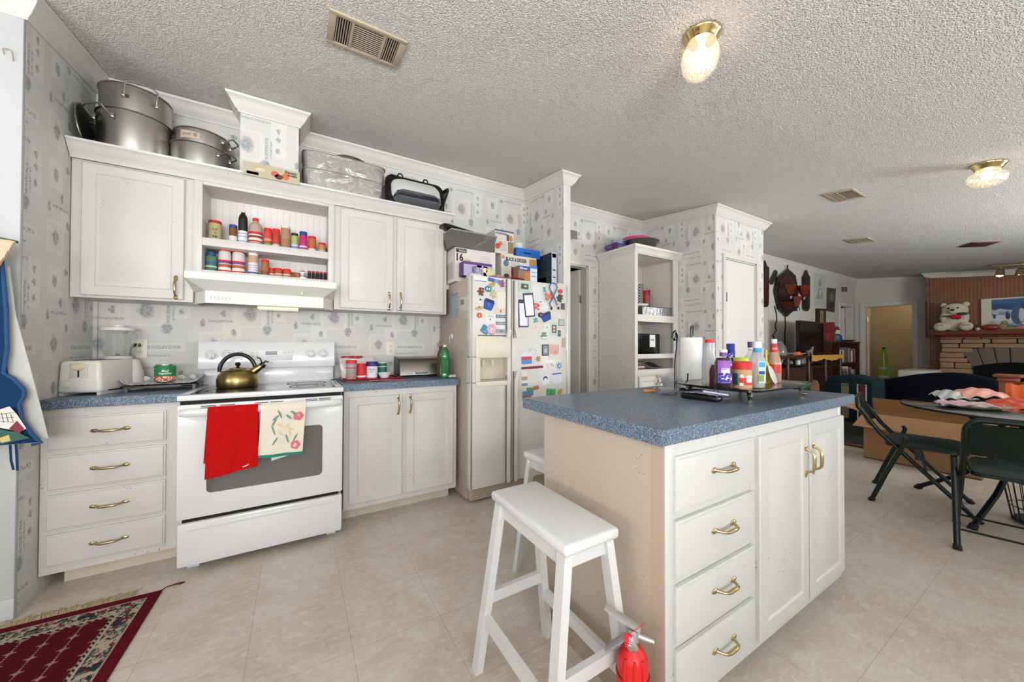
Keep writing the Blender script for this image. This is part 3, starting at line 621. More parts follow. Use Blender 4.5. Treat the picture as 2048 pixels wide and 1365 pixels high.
# ------------------------------------------------------------------ refrigerator
FX0, FX1, FYD = 1.085, 2.003, 2.405
t = T('refrigerator', 'white side-by-side refrigerator covered in magnets, with ice dispenser', 'refrigerator', (1.55, 2.75, 0))
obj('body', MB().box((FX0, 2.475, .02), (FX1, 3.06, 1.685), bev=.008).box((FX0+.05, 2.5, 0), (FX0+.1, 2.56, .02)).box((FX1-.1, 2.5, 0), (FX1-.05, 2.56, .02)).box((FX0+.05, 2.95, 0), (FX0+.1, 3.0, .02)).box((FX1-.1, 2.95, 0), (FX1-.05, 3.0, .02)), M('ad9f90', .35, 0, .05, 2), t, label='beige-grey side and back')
FW = M('cfccc5', .28, 0, .04, 2)
SX = 1.437
o0, o1 = A(959.5, 716.5, 'y', FYD), A(1014, 761, 'y', FYD)
m = MB().box((FX0, FYD, .112), (SX-.004, 2.472, o1.z), bev=.006).box((FX0, FYD, o0.z), (SX-.004, 2.472, 1.698), bev=.006).box((FX0, FYD, o1.z-.01), (o0.x, 2.472, o0.z+.01)).box((o1.x, FYD, o1.z-.01), (SX-.004, 2.472, o0.z+.01))
d1 = obj('freezer_door', m, FW, t)
d2 = obj('refrigerator_door', MB().box((SX+.004, FYD, .112), (FX1, 2.472, 1.698), bev=.008), FW, t)
TRIMG = M('75664f', .45, .2, .3, 8)
for d, x, s in ((d1, SX-.030, -1), (d2, SX+.036, 1)):
    for z0, z1, zf in ((1.235, 1.69, 1.235), (.115, .975, .975)):
        m = MB(); m.box((x-.018, FYD-.024, z0+(.06 if zf == z0 else 0)), (x+.012, FYD+.004, z1-(.06 if zf == z1 else 0)), bev=.007)
        q = 1 if zf == z0 else -1
        m.prism([(x-.018, zf+q*.062), (x+.012, zf+q*.062), (x+.012+s*.012+.004, zf+q*.004), (x-.018+s*.012, zf)], 'y', FYD-.030, FYD+.003)
        m.v[-8:] = [v for v in m.v[-8:]]
        obj('door_handle', m, FW, d); obj('handle_trim', MB().box((x-.024, FYD-.007, z0), (x-.018, FYD+.002, z1)).box((x+.012, FYD-.007, z0), (x+.018, FYD+.002, z1)), TRIMG, d)
g = MB().box((FX0+.012, 2.43, .022), (FX1-.012, 2.475, .108), bev=.004)
for k in range(7): g.box((FX0+.03, 2.424, .03+.011*k), (FX1-.03, 2.432, .036+.011*k))
obj('kick_grille', g, M('a99c88', .5), t)
obj('hinge_cover', MB().box((FX0+.02, 2.42, 1.685), (FX0+.1, 2.55, 1.712), bev=.008).box((FX1-.1, 2.42, 1.685), (FX1-.02, 2.55, 1.712), bev=.008), FW, t)
# ice dispenser
DC = M('d9d2bf', .4, 0, .03)
a, b = A(951, 673.5, 'y', FYD), A(1019.5, 770, 'y', FYD); o0, o1 = A(959.5, 716.5, 'y', FYD), A(1014, 761, 'y', FYD)
y = FYD-.012; m = MB()
m.box((a.x, y, o0.z), (b.x, FYD+.001, a.z), bev=.003).box((a.x, y, b.z), (b.x, FYD+.001, o1.z), bev=.003).box((a.x, y, o1.z), (o0.x, FYD+.001, o0.z), bev=.002).box((o1.x, y, o1.z), (b.x, FYD+.001, o0.z), bev=.002)
dd = obj('dispenser', m, DC, d1, label='almond ice and water dispenser')
DX = [o0.x, o1.x, o0.z, o1.z]
m = MB().box((o0.x, 2.462, o1.z), (o1.x, 2.471, o0.z)).box((o0.x, FYD, o1.z), (o0.x+.003, 2.462, o0.z)).box((o1.x-.003, FYD, o1.z), (o1.x, 2.462, o0.z)).box((o0.x, FYD, o1.z), (o1.x, 2.462, o1.z+.003)); obj('recess', m, M('c9c0aa', .5), d1)
c0 = A(959, 682, 'y', y-.001); c1 = A(1014, 711, 'y', y-.001); obj('dispenser_controls', MB().box((c0.x, y-.003, c1.z), (c1.x, y+.001, c0.z), bev=.002).box(((c0.x+c1.x)/2-.012, y-.004, c0.z-.022), ((c0.x+c1.x)/2+.012, y-.002, c0.z-.017)).box((c0.x+.05, y-.005, c1.z+.02), (c0.x+.062, y-.002, c1.z+.045)).box((c1.x-.02, y-.005, c1.z+.02), (c1.x-.012, y-.002, c1.z+.045)), DC, d1)
m = MB()
for px in (970, 989): c = A(px, 722, 'y', FYD); m.lathe([(.02, 0), (.016, -.012), (.009, -.04), (.012, -.05), (.0001, -.052)], (c.x, FYD+.03, c.z+.006), 14, sy=.8)
obj('dispenser_spout', m, M('cfc6b0', .35), d1)
obj('drip_tray', MB().box((o0.x+.004, FYD-.01, o1.z+.003), (o1.x-.004, FYD+.05, o1.z+.012), bev=.002), M('a79f8e', .4), d1)
# ------------------------------------------------------------------ things stuck on the refrigerator
def zq(x, y): return 880+x/5.25, 540+y/5.25
ML = {}
def mcol(c): return M(c, .55, 0, .03)
def on_door(x0, y0, x1, y1, Y=2.4):
    a = A(*zq(x0, y0), 'y', Y); b = A(*zq(x1, y1), 'y', Y); return (a.x+b.x)/2, (a.z+b.z)/2, abs(b.x-a.x)/2, abs(a.z-b.z)/2
def flat(shape, cx, cz_, rx, rz, Y, th, n=20, ang=0):
    P = []
    if shape == 'rect': P = [(-rx, -rz), (rx, -rz), (rx, rz), (-rx, rz)]
    elif shape == 'round': P = [(rx*math.cos(2*PI*k/n), rz*math.sin(2*PI*k/n)) for k in range(n)]
    elif shape == 'cap': P = [(-rx*.75, -rz), (rx*.6, -rz), (rx*.75, -rz*.8), (rx, rz*.6), (rx*.7, rz), (-rx*.8, rz), (-rx, rz*.5)]
    elif shape == 'bear': P = [(-rx*.5, -rz), (-.1*rx, -.85*rz), (.1*rx, -.85*rz), (.6*rx, -rz), (.7*rx, -.6*rz), (.4*rx, -.3*rz), (.9*rx, 0), (.9*rx, .25*rz), (.45*rx, .25*rz), (.7*rx, .6*rz), (.75*rx, rz), (.4*rx, .95*rz), (-.1*rx, rz), (-.55*rx, .9*rz), (-.6*rx, .5*rz), (-.45*rx, .25*rz), (-rx, .1*rz), (-.9*rx, -.2*rz), (-.5*rx, -.3*rz)]
    elif shape == 'star': P = [((rx if k % 2 == 0 else rx*.38)*math.cos(2*PI*k/16), (rz if k % 2 == 0 else rz*.38)*math.sin(2*PI*k/16)) for k in range(16)]
    elif shape == 'butter': P = [(0, -.3*rz), (.5*rx, -rz), (rx, -.6*rz), (.7*rx, 0), (rx, .8*rz), (.5*rx, rz), (0, .3*rz), (-.5*rx, rz), (-rx, .8*rz), (-.7*rx, 0), (-rx, -.6*rz), (-.5*rx, -rz)]
    elif shape == 'one': P = [(-.5*rx, -rz), (.9*rx, -rz), (.9*rx, -.6*rz), (.4*rx, -.6*rz), (.4*rx, rz), (-.2*rx, rz), (-rx, .5*rz), (-.3*rx, .4*rz), (-.3*rx, -.6*rz), (-.5*rx, -.6*rz)]
    elif shape == 'two': P = [(-rx, -rz), (rx, -rz), (rx, -.55*rz), (-.1*rx, -.55*rz), (.9*rx, .2*rz), (.8*rx, .85*rz), (0, rz), (-.9*rx, .8*rz), (-rx, .35*rz), (-.4*rx, .3*rz), (0, .55*rz), (.3*rx, .4*rz), (-rx, -.5*rz)]
    elif shape == 'leaf': P = [(-rx, -.2*rz), (-.3*rx, -rz), (.6*rx, -.5*rz), (rx, .8*rz), (.2*rx, .9*rz), (-.6*rx, .4*rz)]
    R = Matrix.Rotation(ang, 2); P = [tuple(R @ Vector(p)) for p in P]
    return MB().prism([(cx+p[0], cz_+p[1]) for p in P], 'y', Y-th, Y)
def magnet(name, label, cat, box, shape, col, ang=0, extra=(), th=.004, Y=None, grp='magnets and papers on the refrigerator doors'):
    Y = FYD-.0006 if Y is None else Y
    cx, cz_, rx, rz = on_door(*box, Y=Y); t = T(name, label, cat, (cx, Y, cz_), 0, grp)
    b = obj('backing', flat(shape, cx, cz_, rx, rz, Y, th, ang=ang), mcol(col), t)
    R = Matrix.Rotation(ang, 2)
    for k, e in enumerate(extra):
        nm, sh, ex, ez, ew, eh, ec = e[:7]      # relative -1..1
        if sh == 'text':
            mb = MB(); text(mb, e[7], (cx+(ex-ew)*rx, Y-th-.0008, cz_+(ez-eh)*rz), (2*ew*rx, 0, 0), (0, 0, 2*eh*rz), bold=.01)
            if ang:
                for v in mb.v: q = R @ Vector((v.x-cx, v.z-cz_)); v.x, v.z = cx+q.x, cz_+q.y
            obj(nm, mb, mcol(ec), t)
        elif sh == 'lines':
            mb = MB(); n = e[7]
            for i in range(n):
                zz = ez+eh-2*eh*i/(n-1 or 1); wq = ew*(1-.35*((i*37) % 5)/5)
                P = [R @ Vector(p) for p in (((ex-ew)*rx, zz*rz-.0007), ((ex-ew+2*wq)*rx, zz*rz-.0007), ((ex-ew+2*wq)*rx, zz*rz+.0007), ((ex-ew)*rx, zz*rz+.0007))]
                mb.add([(cx+p.x, Y-th-.0007, cz_+p.y) for p in P], [(0, 1, 2, 3)])
            obj(nm, mb, mcol(ec), t)
        else:
            q = R @ Vector((ex*rx, ez*rz)); obj(nm, flat(sh, cx+q.x, cz_+q.y, ew*rx, eh*rz, Y-th+.0002, .0012+.0004*k, ang=ang), mcol(ec), t)
    return t
mg = magnet
INK = '6d6f74'
mg('note_card', 'white note card with a blue stripe, top left corner of the freezer door', 'note', (362, 60, 492, 134), 'rect', 'e3e1da', 0, (('stripe', 'rect', 0, -.72, .95, .12, '2f4f9a'), ('writing', 'lines', 0, .3, .7, .4, '9a9a9a', 3)), .001)
mg('magnet', 'blue and white striped oblong magnet near the freezer door top', 'magnet', (505, 86, 620, 136), 'rect', '3b62a6', -.12, (('stripes', 'lines', .55, 0, .4, .7, 'e8e8ee', 5),))
mg('magnet', 'brown teddy bear magnet below the white note card', 'magnet', (390, 183, 465, 275), 'bear', '6b3524', -.1, (('muzzle', 'round', .1, .45, .25, .14, 'c49070'),), .008)
mg('magnet', 'round teal magnet with white letter shapes', 'magnet', (468, 165, 540, 237), 'round', '1f7f92', 0, (('lettering', 'text', 0, 0, .5, .42, 'e8eef0', 'H'),))
mg('magnet', 'tan horse-shaped magnet just right of the teal round one', 'magnet', (505, 125, 582, 190), 'leaf', 'b08d58', .2, (), .006)
mg('magnet', 'purple and tan dancing figure magnet at upper right of freezer door', 'magnet', (615, 105, 680, 190), 'bear', '8d5a76', .2, (('dress', 'round', .1, -.1, .4, .35, '6c4f8a'),), .006)
mg('magnet', 'green and cream frog figure magnet below the tan horse', 'magnet', (522, 208, 592, 305), 'bear', 'a9b183', .3, (('belly', 'round', 0, 0, .45, .4, 'd8a890'),), .006)
mg('magnet', 'small dark button magnet above the boat magnet', 'magnet', (412, 302, 434, 324), 'round', '50504c')
mg('magnet', 'navy and blue baseball cap magnet on the freezer door', 'magnet', (455, 305, 565, 425), 'cap', '1c4aa0', -.25, (('crown', 'rect', .05, .72, .72, .26, '22242c'), ('emblem', 'lines', 0, -.1, .3, .3, '9bb4e0', 4)), .008)
mg('calendar', 'long cream calendar sheet beside the blue cap magnet', 'calendar', (608, 235, 702, 402), 'rect', 'e2dacb', 0, (('writing', 'lines', 0, 0, .8, .85, '9d9484', 9),), .001)
mg('magnet', 'tan boat-shaped magnet at the freezer door left edge', 'magnet', (360, 376, 455, 430), 'leaf', 'b7a684', 0, (('sail', 'round', 0, .4, .25, .5, '8d7350'),), .006)
mg('card', 'cream card with a small red figure under the cream calendar', 'card', (580, 403, 705, 465), 'rect', 'd9c3b0', 0, (('figure', 'bear', -.1, 0, .14, .5, 'a2413a'),), .001)
mg('magnet', 'round orange-red magnet at lower left of freezer door', 'magnet', (384, 450, 441, 508), 'round', 'd9502f', 0, (('mark', 'one', 0, 0, .2, .45, 'f3d5c8'),))
mg('card', 'white card with the word READ', 'card', (480, 462, 585, 562), 'rect', 'dcdad6', 0, (('lettering', 'text', 0, .5, .5, .14, INK, 'READ'), ('dot', 'round', -.1, -.2, .14, .14, '3a3a3a')), .001)
mg('magnet', 'slate blue word strip magnet, upper of the two strips', 'magnet', (590, 472, 703, 508), 'rect', '4b5f80', 0, (('lettering', 'text', 0, 0, .85, .5, 'cfd6e0', 'BUCKEYE'),))
mg('magnet', 'slate blue word strip magnet, lower of the two strips', 'magnet', (590, 546, 703, 580), 'rect', '54678a', 0, (('lettering', 'text', 0, 0, .85, .5, 'cfd6e0', 'FREEDOM'),))
mg('magnet', 'grey skyline strip magnet just above the dispenser', 'magnet', (594, 622, 700, 668), 'rect', '9ba0a4', 0, (('skyline', 'star', 0, 0, .6, .7, '6f757c'),))
mg('card', 'tilted turquoise square card beside the pink ring magnet', 'card', (432, 585, 512, 672), 'rect', '2b88ab', -.55, (('sun', 'round', .1, -.45, .3, .25, 'd070c0'),))
cx, cz_, rx, rz = on_door(490, 566, 592, 688); m = MB(); vs = [(cx+r*math.cos(2*PI*k/24), FYD-q, cz_+r*math.sin(2*PI*k/24)) for r, q in ((rx*.38, .001), (rx*.45, .009), (rx*.72, .013), (rx, .001)) for k in range(24)]
m.add(vs, [(j*24+k, j*24+(k+1) % 24, (j+1) % 4*24+(k+1) % 24, (j+1) % 4*24+k) for j in range(4) for k in range(24)])
t = T('magnet', 'pink ring doughnut magnet just above the dispenser', 'magnet', (cx, FYD, cz_), 0, 'magnets and papers on the refrigerator doors'); obj('ring', m, M('e0a8bc', .5), t)
mg('magnet', 'thin black magnetic strip along the dispenser top', 'magnet', (396, 683, 700, 697), 'rect', '1a1a1e', 0, (), .006)
# right door
mg('photo', 'photo in a pale green frame at the right door top left', 'photo', (824, 120, 950, 236), 'rect', 'a9cbb2', -.02, (('picture', 'rect', .0, .05, .6, .55, '4c4a48'), ('subject', 'round', .1, .1, .25, .25, 'b9a79c')), .003)
mg('notepad', 'long notepad with zebra border and handwriting, tilted', 'notepad', (880, 240, 985, 498), 'rect', '34364e', .12, (('sheet', 'rect', 0, -.03, .8, .86, 'e6e4ea'), ('writing', 'lines', -.05, .45, .55, .25, '8a8a9c', 4)), .004)
mg('notepad', 'blank notepad with zebra border hanging lower left of the other', 'notepad', (822, 310, 925, 605), 'rect', '3b3d5a', .03, (('sheet', 'rect', 0, -.08, .8, .82, 'e0dfea'),), .003)
mg('note', 'plain grey-white sheet at the top centre of the right door', 'note', (970, 163, 1066, 342), 'rect', 'd3d3d3', 0, (('writing', 'lines', 0, -.6, .7, .3, 'aeb0b4', 4),), .001)
mg('magnet', 'teal numeral 1 magnet near the door top', 'magnet', (1076, 180, 1116, 236), 'one', '35a08e', 0, (), .007)
mg('magnet', 'orange and green butterfly magnet behind the looped ribbon', 'magnet', (1098, 232, 1195, 328), 'butter', 'd9663c', .2, (('wing', 'round', -.6, 0, .3, .4, '8d9467'),), .005)
mg('magnet', 'round red magnet at the right door upper right', 'magnet', (1236, 202, 1285, 252), 'round', 'c03c34', 0, (), .006)
mg('magnet', 'dark brown animal magnet right of the looped ribbon', 'magnet', (1222, 255, 1288, 342), 'bear', '40342a', -.3, (), .008)
mg('magnet', 'dark grey oblong magnet at the right door edge', 'magnet', (1270, 350, 1306, 420), 'rect', '4b4b4a', 0, (), .006)
mg('magnet', 'salmon red numeral 2 magnet', 'magnet', (980, 350, 1046, 414), 'two', 'd8574e', -.2, (), .007)
mg('note', 'white note with faint blue handwriting beside the red numeral', 'note', (1040, 340, 1132, 430), 'rect', 'dedfe0', -.2, (('writing', 'lines', 0, 0, .8, .7, '7f8fb0', 5),), .001)
mg('magnet', 'small round brown magnet touching the navy cap', 'magnet', (1028, 447, 1084, 504), 'round', '3e3028', 0, (('mark', 'round', .1, 0, .25, .35, 'c8b8a0'),), .005)
mg('magnet', 'navy baseball cap magnet on the right door', 'magnet', (1060, 447, 1166, 540), 'cap', '1f3f8c', .4, (('crown', 'rect', .2, .6, .7, .3, '2a2e3c'),), .008)
mg('magnet', 'small teal squiggle magnet below the navy cap', 'magnet', (980, 505, 1026, 550), 'two', '3fa294', .3, (), .006)
mg('card', 'small cream card with brown script at the right', 'card', (1172, 447, 1268, 500), 'rect', 'd9d3c6', -.1, (('writing', 'lines', 0, 0, .7, .3, 'a58f6c', 2),), .001)
mg('photo', 'small sketch photo in a dark frame near the right edge', 'photo', (1246, 522, 1304, 590), 'rect', '66665f', 0, (('picture', 'rect', 0, 0, .82, .82, 'b9b6a8'),), .002)
mg('magnet', 'pale pink round magnet in the middle of the right door', 'magnet', (968, 565, 1036, 635), 'round', 'e3cfc8', 0, (('ring', 'round', 0, 0, .55, .55, 'dcb9ac'),), .003)
mg('card', 'white card with a pencil sketch beside the green-framed pink photo', 'card', (1090, 567, 1156, 640), 'rect', 'd8d9d6', -.08, (('sketch', 'star', 0, 0, .45, .4, '9a9b96'),), .001)
mg('photo', 'pink portrait photo in a green patterned frame', 'photo', (1156, 552, 1236, 690), 'rect', 'b7d3c0', 0, (('picture', 'rect', 0, 0, .6, .62, '5e5450'), ('face', 'round', 0, .25, .35, .2, 'd6a99c'), ('face', 'round', 0, -.25, .35, .2, 'd2a296')), .002)
mg('photo', 'tiny dark portrait photo at the right edge', 'photo', (1236, 636, 1266, 700), 'rect', '54505c', 0, (('face', 'round', 0, .1, .4, .3, 'b09a90'),), .002)
mg('magnet', 'grey-green rocking chair shaped magnet', 'magnet', (1055, 655, 1124, 735), 'bear', '6d8a7c', 0, (('seat', 'rect', 0, -.5, .6, .3, 'cdd4cc'),), .004)
mg('card', 'white card with a line drawing of a car', 'card', (920, 800, 1030, 866), 'rect', 'd6d8da', 0, (('drawing', 'lines', 0, -.1, .8, .3, '8b8f96', 3), ('wheel', 'round', -.6, -.5, .12, .2, '9aa0a8'), ('wheel', 'round', .6, -.5, .12, .2, '9aa0a8')), .001)
mg('card', 'card banded white, red and blue at the left of the right door', 'card', (850, 866, 965, 992), 'rect', 'd8dde2', .03, (('band', 'rect', 0, 0, .95, .28, 'b8475a'), ('band', 'rect', 0, -.62, .95, .32, '4d8cc0'), ('writing', 'lines', 0, 0, .8, .2, 'e9d8dc', 3)), .002)
mg('photo', 'black-framed black and white photo', 'photo', (1070, 784, 1140, 902), 'rect', '34353c', 0, (('picture', 'rect', 0, 0, .78, .82, '8b8d96'), ('subject', 'round', 0, -.1, .4, .4, 'c5c5cc')), .004)
mg('drawing', 'tall sheet with a child\'s pink painting', 'drawing', (1135, 750, 1256, 945), 'rect', 'd9d3cc', 0, (('paint', 'rect', .05, .15, .8, .5, 'dcab9a'), ('paint', 'star', .2, -.2, .6, .4, 'd69a88')), .001)
mg('magnet', 'small tan dog magnet below the framed photos', 'magnet', (1004, 910, 1056, 960), 'bear', 'a98a5c', 0, (), .007)
mg('magnet', 'white pointed plaque magnet with small lettering, set at an angle', 'magnet', (1118, 965, 1212, 1048), 'leaf', 'ddd8d2', -.5, (('lettering', 'text', .1, .2, .4, .2, '5d6268', 'OES'),), .005)
mg('magnet', 'blue snowflake magnet near the right edge', 'magnet', (1212, 970, 1288, 1048), 'star', '5b93c6', .2, (('centre', 'round', 0, 0, .2, .2, 'dfeaf2'),), .004)
mg('calendar', 'calendar sheet with a dark red header', 'calendar', (852, 1015, 1085, 1222), 'rect', 'dad6cd', .03, (('header', 'rect', 0, .86, .98, .12, '7c2a34'), ('writing', 'lines', .2, -.1, .7, .75, '8f8c86', 11), ('picture', 'rect', -.72, -.12, .24, .18, 'a29a72'), ('picture', 'rect', -.72, -.7, .24, .12, '6f7f9a')), .002)
mg('magnet', 'white card magnet with a dark-haired portrait drawing, tilted', 'magnet', (1070, 1108, 1146, 1204), 'rect', 'dadde4', .35, (('hair', 'round', 0, .3, .6, .5, '2b3350'), ('face', 'round', -.05, .05, .42, .42, 'e3ddde')), .003)
mg('note', 'white note with a slanted blue header', 'note', (1176, 1086, 1278, 1190), 'rect', 'd4d8df', .06, (('header', 'rect', 0, .85, .95, .13, '3f6bb0'), ('writing', 'lines', -.1, -.1, .7, .6, 'b3bac8', 6)), .001)
mg('card', 'travel collage card with green and blue pictures above the island edge', 'card', (860, 1228, 980, 1345), 'rect', 'ccc6bc', 0, (('picture', 'rect', .35, .45, .6, .3, '5e9152'), ('picture', 'rect', 0, -.2, .95, .4, '4a7fa8'), ('picture', 'rect', -.2, -.75, .75, .22, '9c4a52')), .003)
mg('magnet', 'small rust-orange tag magnet', 'magnet', (976, 1222, 1034, 1258), 'rect', 'b4633c', .15)
mg('magnet', 'green square magnet with a black letter C', 'magnet', (1116, 1254, 1210, 1328), 'rect', '4f9a66', -.1, (('lettering', 'text', 0, 0, .22, .45, '1c2620', 'C'),), .004)
mg('magnet', 'mustard yellow fish magnet', 'magnet', (1230, 1257, 1286, 1310), 'leaf', 'b0902f', .4, (), .007)
mg('magnet', 'beige oblong clip at the right edge of the door', 'clip', (1282, 716, 1312, 816), 'rect', 'b7a38c', 0, (), .005)
# looped ribbon
c = A(*zq(1190, 250), 'y', FYD-.012); pts = [A(*zq(*p), 'y', FYD-.014) for p in ((1232, 375), (1205, 300), (1180, 250), (1150, 190), (1160, 150), (1190, 138), (1220, 150), (1232, 190), (1205, 250), (1175, 310), (1150, 360), (1172, 400))]
t = T('lanyard', 'blue and white ribbon lanyard looped on the right door', 'lanyard', tuple(c), 0, 'magnets and papers on the refrigerator doors')
obj('ribbon', MB().tube(pts, .006, 6, flat=(1, .3)), M('3f5f9c', .6, 0, .4, 60), t)
m = MB()
for p in ((1174, 405), (1247, 402)): q = A(*zq(*p), 'y', FYD-.014); m.box((q.x-.006, q.y-.003, q.z-.012), (q.x+.006, q.y+.008, q.z+.012), bev=.002)
obj('clip', m, M('2a2a2c', .4), t)
# papers and hook on the side of the refrigerator (x = FX0 plane)
def on_side(name, label, cat, quad, col, th=.0015, extra=None):
    P = [A(*zq(*q), 'x', FX0-.0006) for q in quad]; c = sum(P, Vector())/4; t = T(name, label, cat, tuple(c), 0, 'papers on the refrigerator side')
    vs = P+[p-Vector((th, 0, 0)) for p in P]; obj('sheet', MB().add(vs, [(0, 1, 2, 3), (7, 6, 5, 4)]+[(k, (k+1) % 4, 4+(k+1) % 4, 4+k) for k in range(4)]), mcol(col), t)
    if extra:
        q = [A(*zq(*p), 'x', FX0-th-.0014) for p in extra[0]]; obj('header', MB().add(q, [(0, 1, 2, 3)]), mcol(extra[1]), t)
on_side('note', 'faded blue sheet on the refrigerator side', 'note', ((115, 270), (190, 240), (190, 490), (122, 495)), '8f9fa8', extra=(((117, 266), (190, 236), (190, 256), (117, 288)), '8a7f9c'))
on_side('note', 'pink folded slip on the refrigerator side above the blue sheet', 'note', ((186, 225), (208, 192), (222, 270), (190, 300)), 'c9a9a2')
on_side('note', 'white flyer with grey picture on the refrigerator side', 'note', ((214, 290), (298, 272), (298, 425), (214, 440)), 'c9bfb4', extra=(((216, 318), (250, 308), (250, 362), (216, 372)), '7d7670'))
c = A(*zq(125, 700), 'x', FX0); t = T('wall_hook', 'small white adhesive hook on the refrigerator side', 'hook', tuple(c), 0, 'papers on the refrigerator side')
obj('plate', MB().lathe([(.0001, .008), (.014, .008), (.022, .004), (.024, 0), (.0001, 0)], c, 16, M=Matrix.Rotation(-PI/2, 4, 'Y')), M('d8d2c6', .4), t); obj('hook', MB().tube([c+Vector((-.004, 0, .01)), c+Vector((-.02, 0, .0)), c+Vector((-.022, 0, -.03)), c+Vector((-.01, 0, -.045)), c+Vector((-.03, 0, -.05))], .003, 8), M('d8d2c6', .4), t)

# ------------------------------------------------------------------ kitchen island
IX0, IX1, IY0, IY1, IZ = .925, 2.262, .672, 1.268, .884
t = T('kitchen_island', 'cream kitchen island with four drawers and two doors under blue top', 'kitchen island', (1.6, .97, 0))
obj('body', MB().box((IX0+.006, IY0+.018, .09), (IX1, IY1-.004, IZ)).box((IX0+.03, IY0+.09, 0), (IX1-.03, IY1-.01, .09)), CABI, t)
obj('end_panel', MB().box((IX0, IY0, 0), (IX0+.006, IY1, IZ)), PANEL, t, label='stained beige end panel')
obj('face_frame', MB().box((IX0+.0005, IY0-.001, .07), (IX0+.045, IY0+.018, IZ), bev=.001).box((IX1-.03, IY0-.001, .07), (IX1, IY0+.018, IZ), bev=.001).box((IX0+.045, IY0, .84), (IX1-.03, IY0+.018, IZ)).box((IX0+.045, IY0, .07), (IX1-.03, IY0+.018, .12)).box((1.41, IY0, .12), (1.452, IY0+.018, .84)).box((IX0+.045, IY0+.002, .12), (IX1-.03, IY0+.018, .84)), CABI, t)
FYI = .654
for z0, z1 in ((.684, .848), (.490, .656), (.302, .462), (.108, .272)): cdrawer(t, .962, 1.413, z0, z1, FYI, 1.205, (z0+z1)/2+.012, mat=CABI)
cdoor(t, 1.444, 1.850, .108, .846, FYI, (1.822, .70), mat=CABI); cdoor(t, 1.868, 2.246, .108, .846, FYI, (1.895, .70), mat=CABI)
counter('countertop', 'large blue speckled countertop on the kitchen island', .904, 2.425, .664, 1.413, .932, .047)

# ------------------------------------------------------------------ stools
STW = M('d0d0cf', .32, 0, .015)
def make_stool(loc, rz, label):
    t = T('bar_stool', label, 'stool', loc, rz, 'white wooden saddle stools'); HX_, HY_, H = .104, .218, .638
    def P(name, mb, **k): return obj(name, mb, STW, t, local=True, **k)
    def fn_top(x, y): return H-.012*math.cos(min(1, abs(x)/HX_)*PI/2)**2*0-.010*(1-(y/HY_)**2)
    m = MB().box((-HX_, -HY_, H-.034), (HX_, HY_, H), bev=.012, seg=3)
    P('seat', m, sharp=50)
    def leg(sx, sy):
        tp = Vector((sx*(HX_-.026), sy*(HY_-.035), H-.034)); bt = Vector((sx*(HX_+.052), sy*(HY_-.002), 0)); m = MB(); w, d = .018, .014
        vs = [Vector((p.x+a*d, p.y+b*w, p.z)) for p in (bt, tp) for a, b in ((-1, -1), (1, -1), (1, 1), (-1, 1))]
        return m.add(vs, [(0, 1, 2, 3), (7, 6, 5, 4)]+[(k, (k+1) % 4, 4+(k+1) % 4, 4+k) for k in range(4)])
    for sx in (-1, 1):
        for sy in (-1, 1):
            l = P('leg', leg(sx, sy), sharp=20); c = Vector((sx*(HX_-.010), sy*(HY_-.033), H-.055)); obj('screw_cap', MB().lathe([(.006, 0), (.005, .003), (.0001, .004)], (sx*(HX_-.028), sy*(HY_-.033+.0175), H-.052), 12, M=Matrix.Rotation(-sy*PI/2, 4, 'X')), M('f2f0ee', .3), l, local=True)
    def bar(a, b, w=.010, h=.020):
        a = Vector(a); b = Vector(b); d = (b-a).normalized(); n = d.cross(Vector((0, 0, 1))).normalized()*w; u = Vector((0, 0, h)); vs = [p+s*n+q*u for p in (a, b) for s, q in ((-1, -1), (1, -1), (1, 1), (-1, 1))]
        return MB().add(vs, [(0, 1, 2, 3), (7, 6, 5, 4)]+[(k, (k+1) % 4, 4+(k+1) % 4, 4+k) for k in range(4)])
    def at_(sx, sy, z): k = 1-z/(H-.034); return (sx*((HX_-.026)+.078*k), sy*((HY_-.035)+.033*k), z)
    for sx in (-1, 1): P('stretcher', bar(at_(sx, -1, .19), at_(sx, 1, .19)), sharp=20)
    for sy in (-1, 1): P('stretcher', bar(at_(-1, sy, .26), at_(1, sy, .26)), sharp=20); P('apron', bar((-(HX_-.03), sy*(HY_-.036), H-.06), (HX_-.03, sy*(HY_-.036), H-.06), .008, .022), sharp=20)
    for sx in (-1, 1): P('apron', bar((sx*(HX_-.028), -(HY_-.04), H-.06), (sx*(HX_-.028), HY_-.04, H-.06), .008, .022), sharp=20)
    return t
st = make_stool((.722, .968, 0), 0, 'white wooden stool standing beside the island end panel')
dup(st, (1.215, 1.455, 0), math.radians(94), 'white wooden stool tucked behind the island, facing the refrigerator')

# ------------------------------------------------------------------ fire extinguisher
ex, ey = .820, .700
t = T('fire_extinguisher', 'red and silver fire extinguisher with tag standing by the island', 'fire extinguisher', (ex, ey, 0))
R_ = .043
obj('cylinder', MB().lathe([(R_-.006, 0), (R_, .008), (R_, .305), (R_-.004, .325), (R_-.012, .338), (.018, .35), (.0001, .352)], (ex, ey, 0), 32), [STEEL2], t)
obj('body_label', MB().lathe([(R_+.0008, .10), (R_+.0008, .235)], (ex, ey, 0), 32), RED, t); t['_'] = 0; del t['_']
m = MB(); RP = [(R_+.002, .243), (R_+.003, .247), (R_+.003, .268), (R_+.001, .272), (R_+.001, .305), (R_-.003, .327), (R_-.012, .342), (.019, .353), (.017, .358)]
m.lathe([RP[0]]+RP[1:], (ex, ey, 0), 32); obj('red_collar', m, REDC, t)
pd = (CP-Vector((ex, ey, 1.18))).normalized(); right = Vector((-pd.y, pd.x, 0)); right = -right if right.dot(RR) < 0 else right
def LP(a, b, z): p = Vector((ex, ey, z))+right*a-pd*b; return p
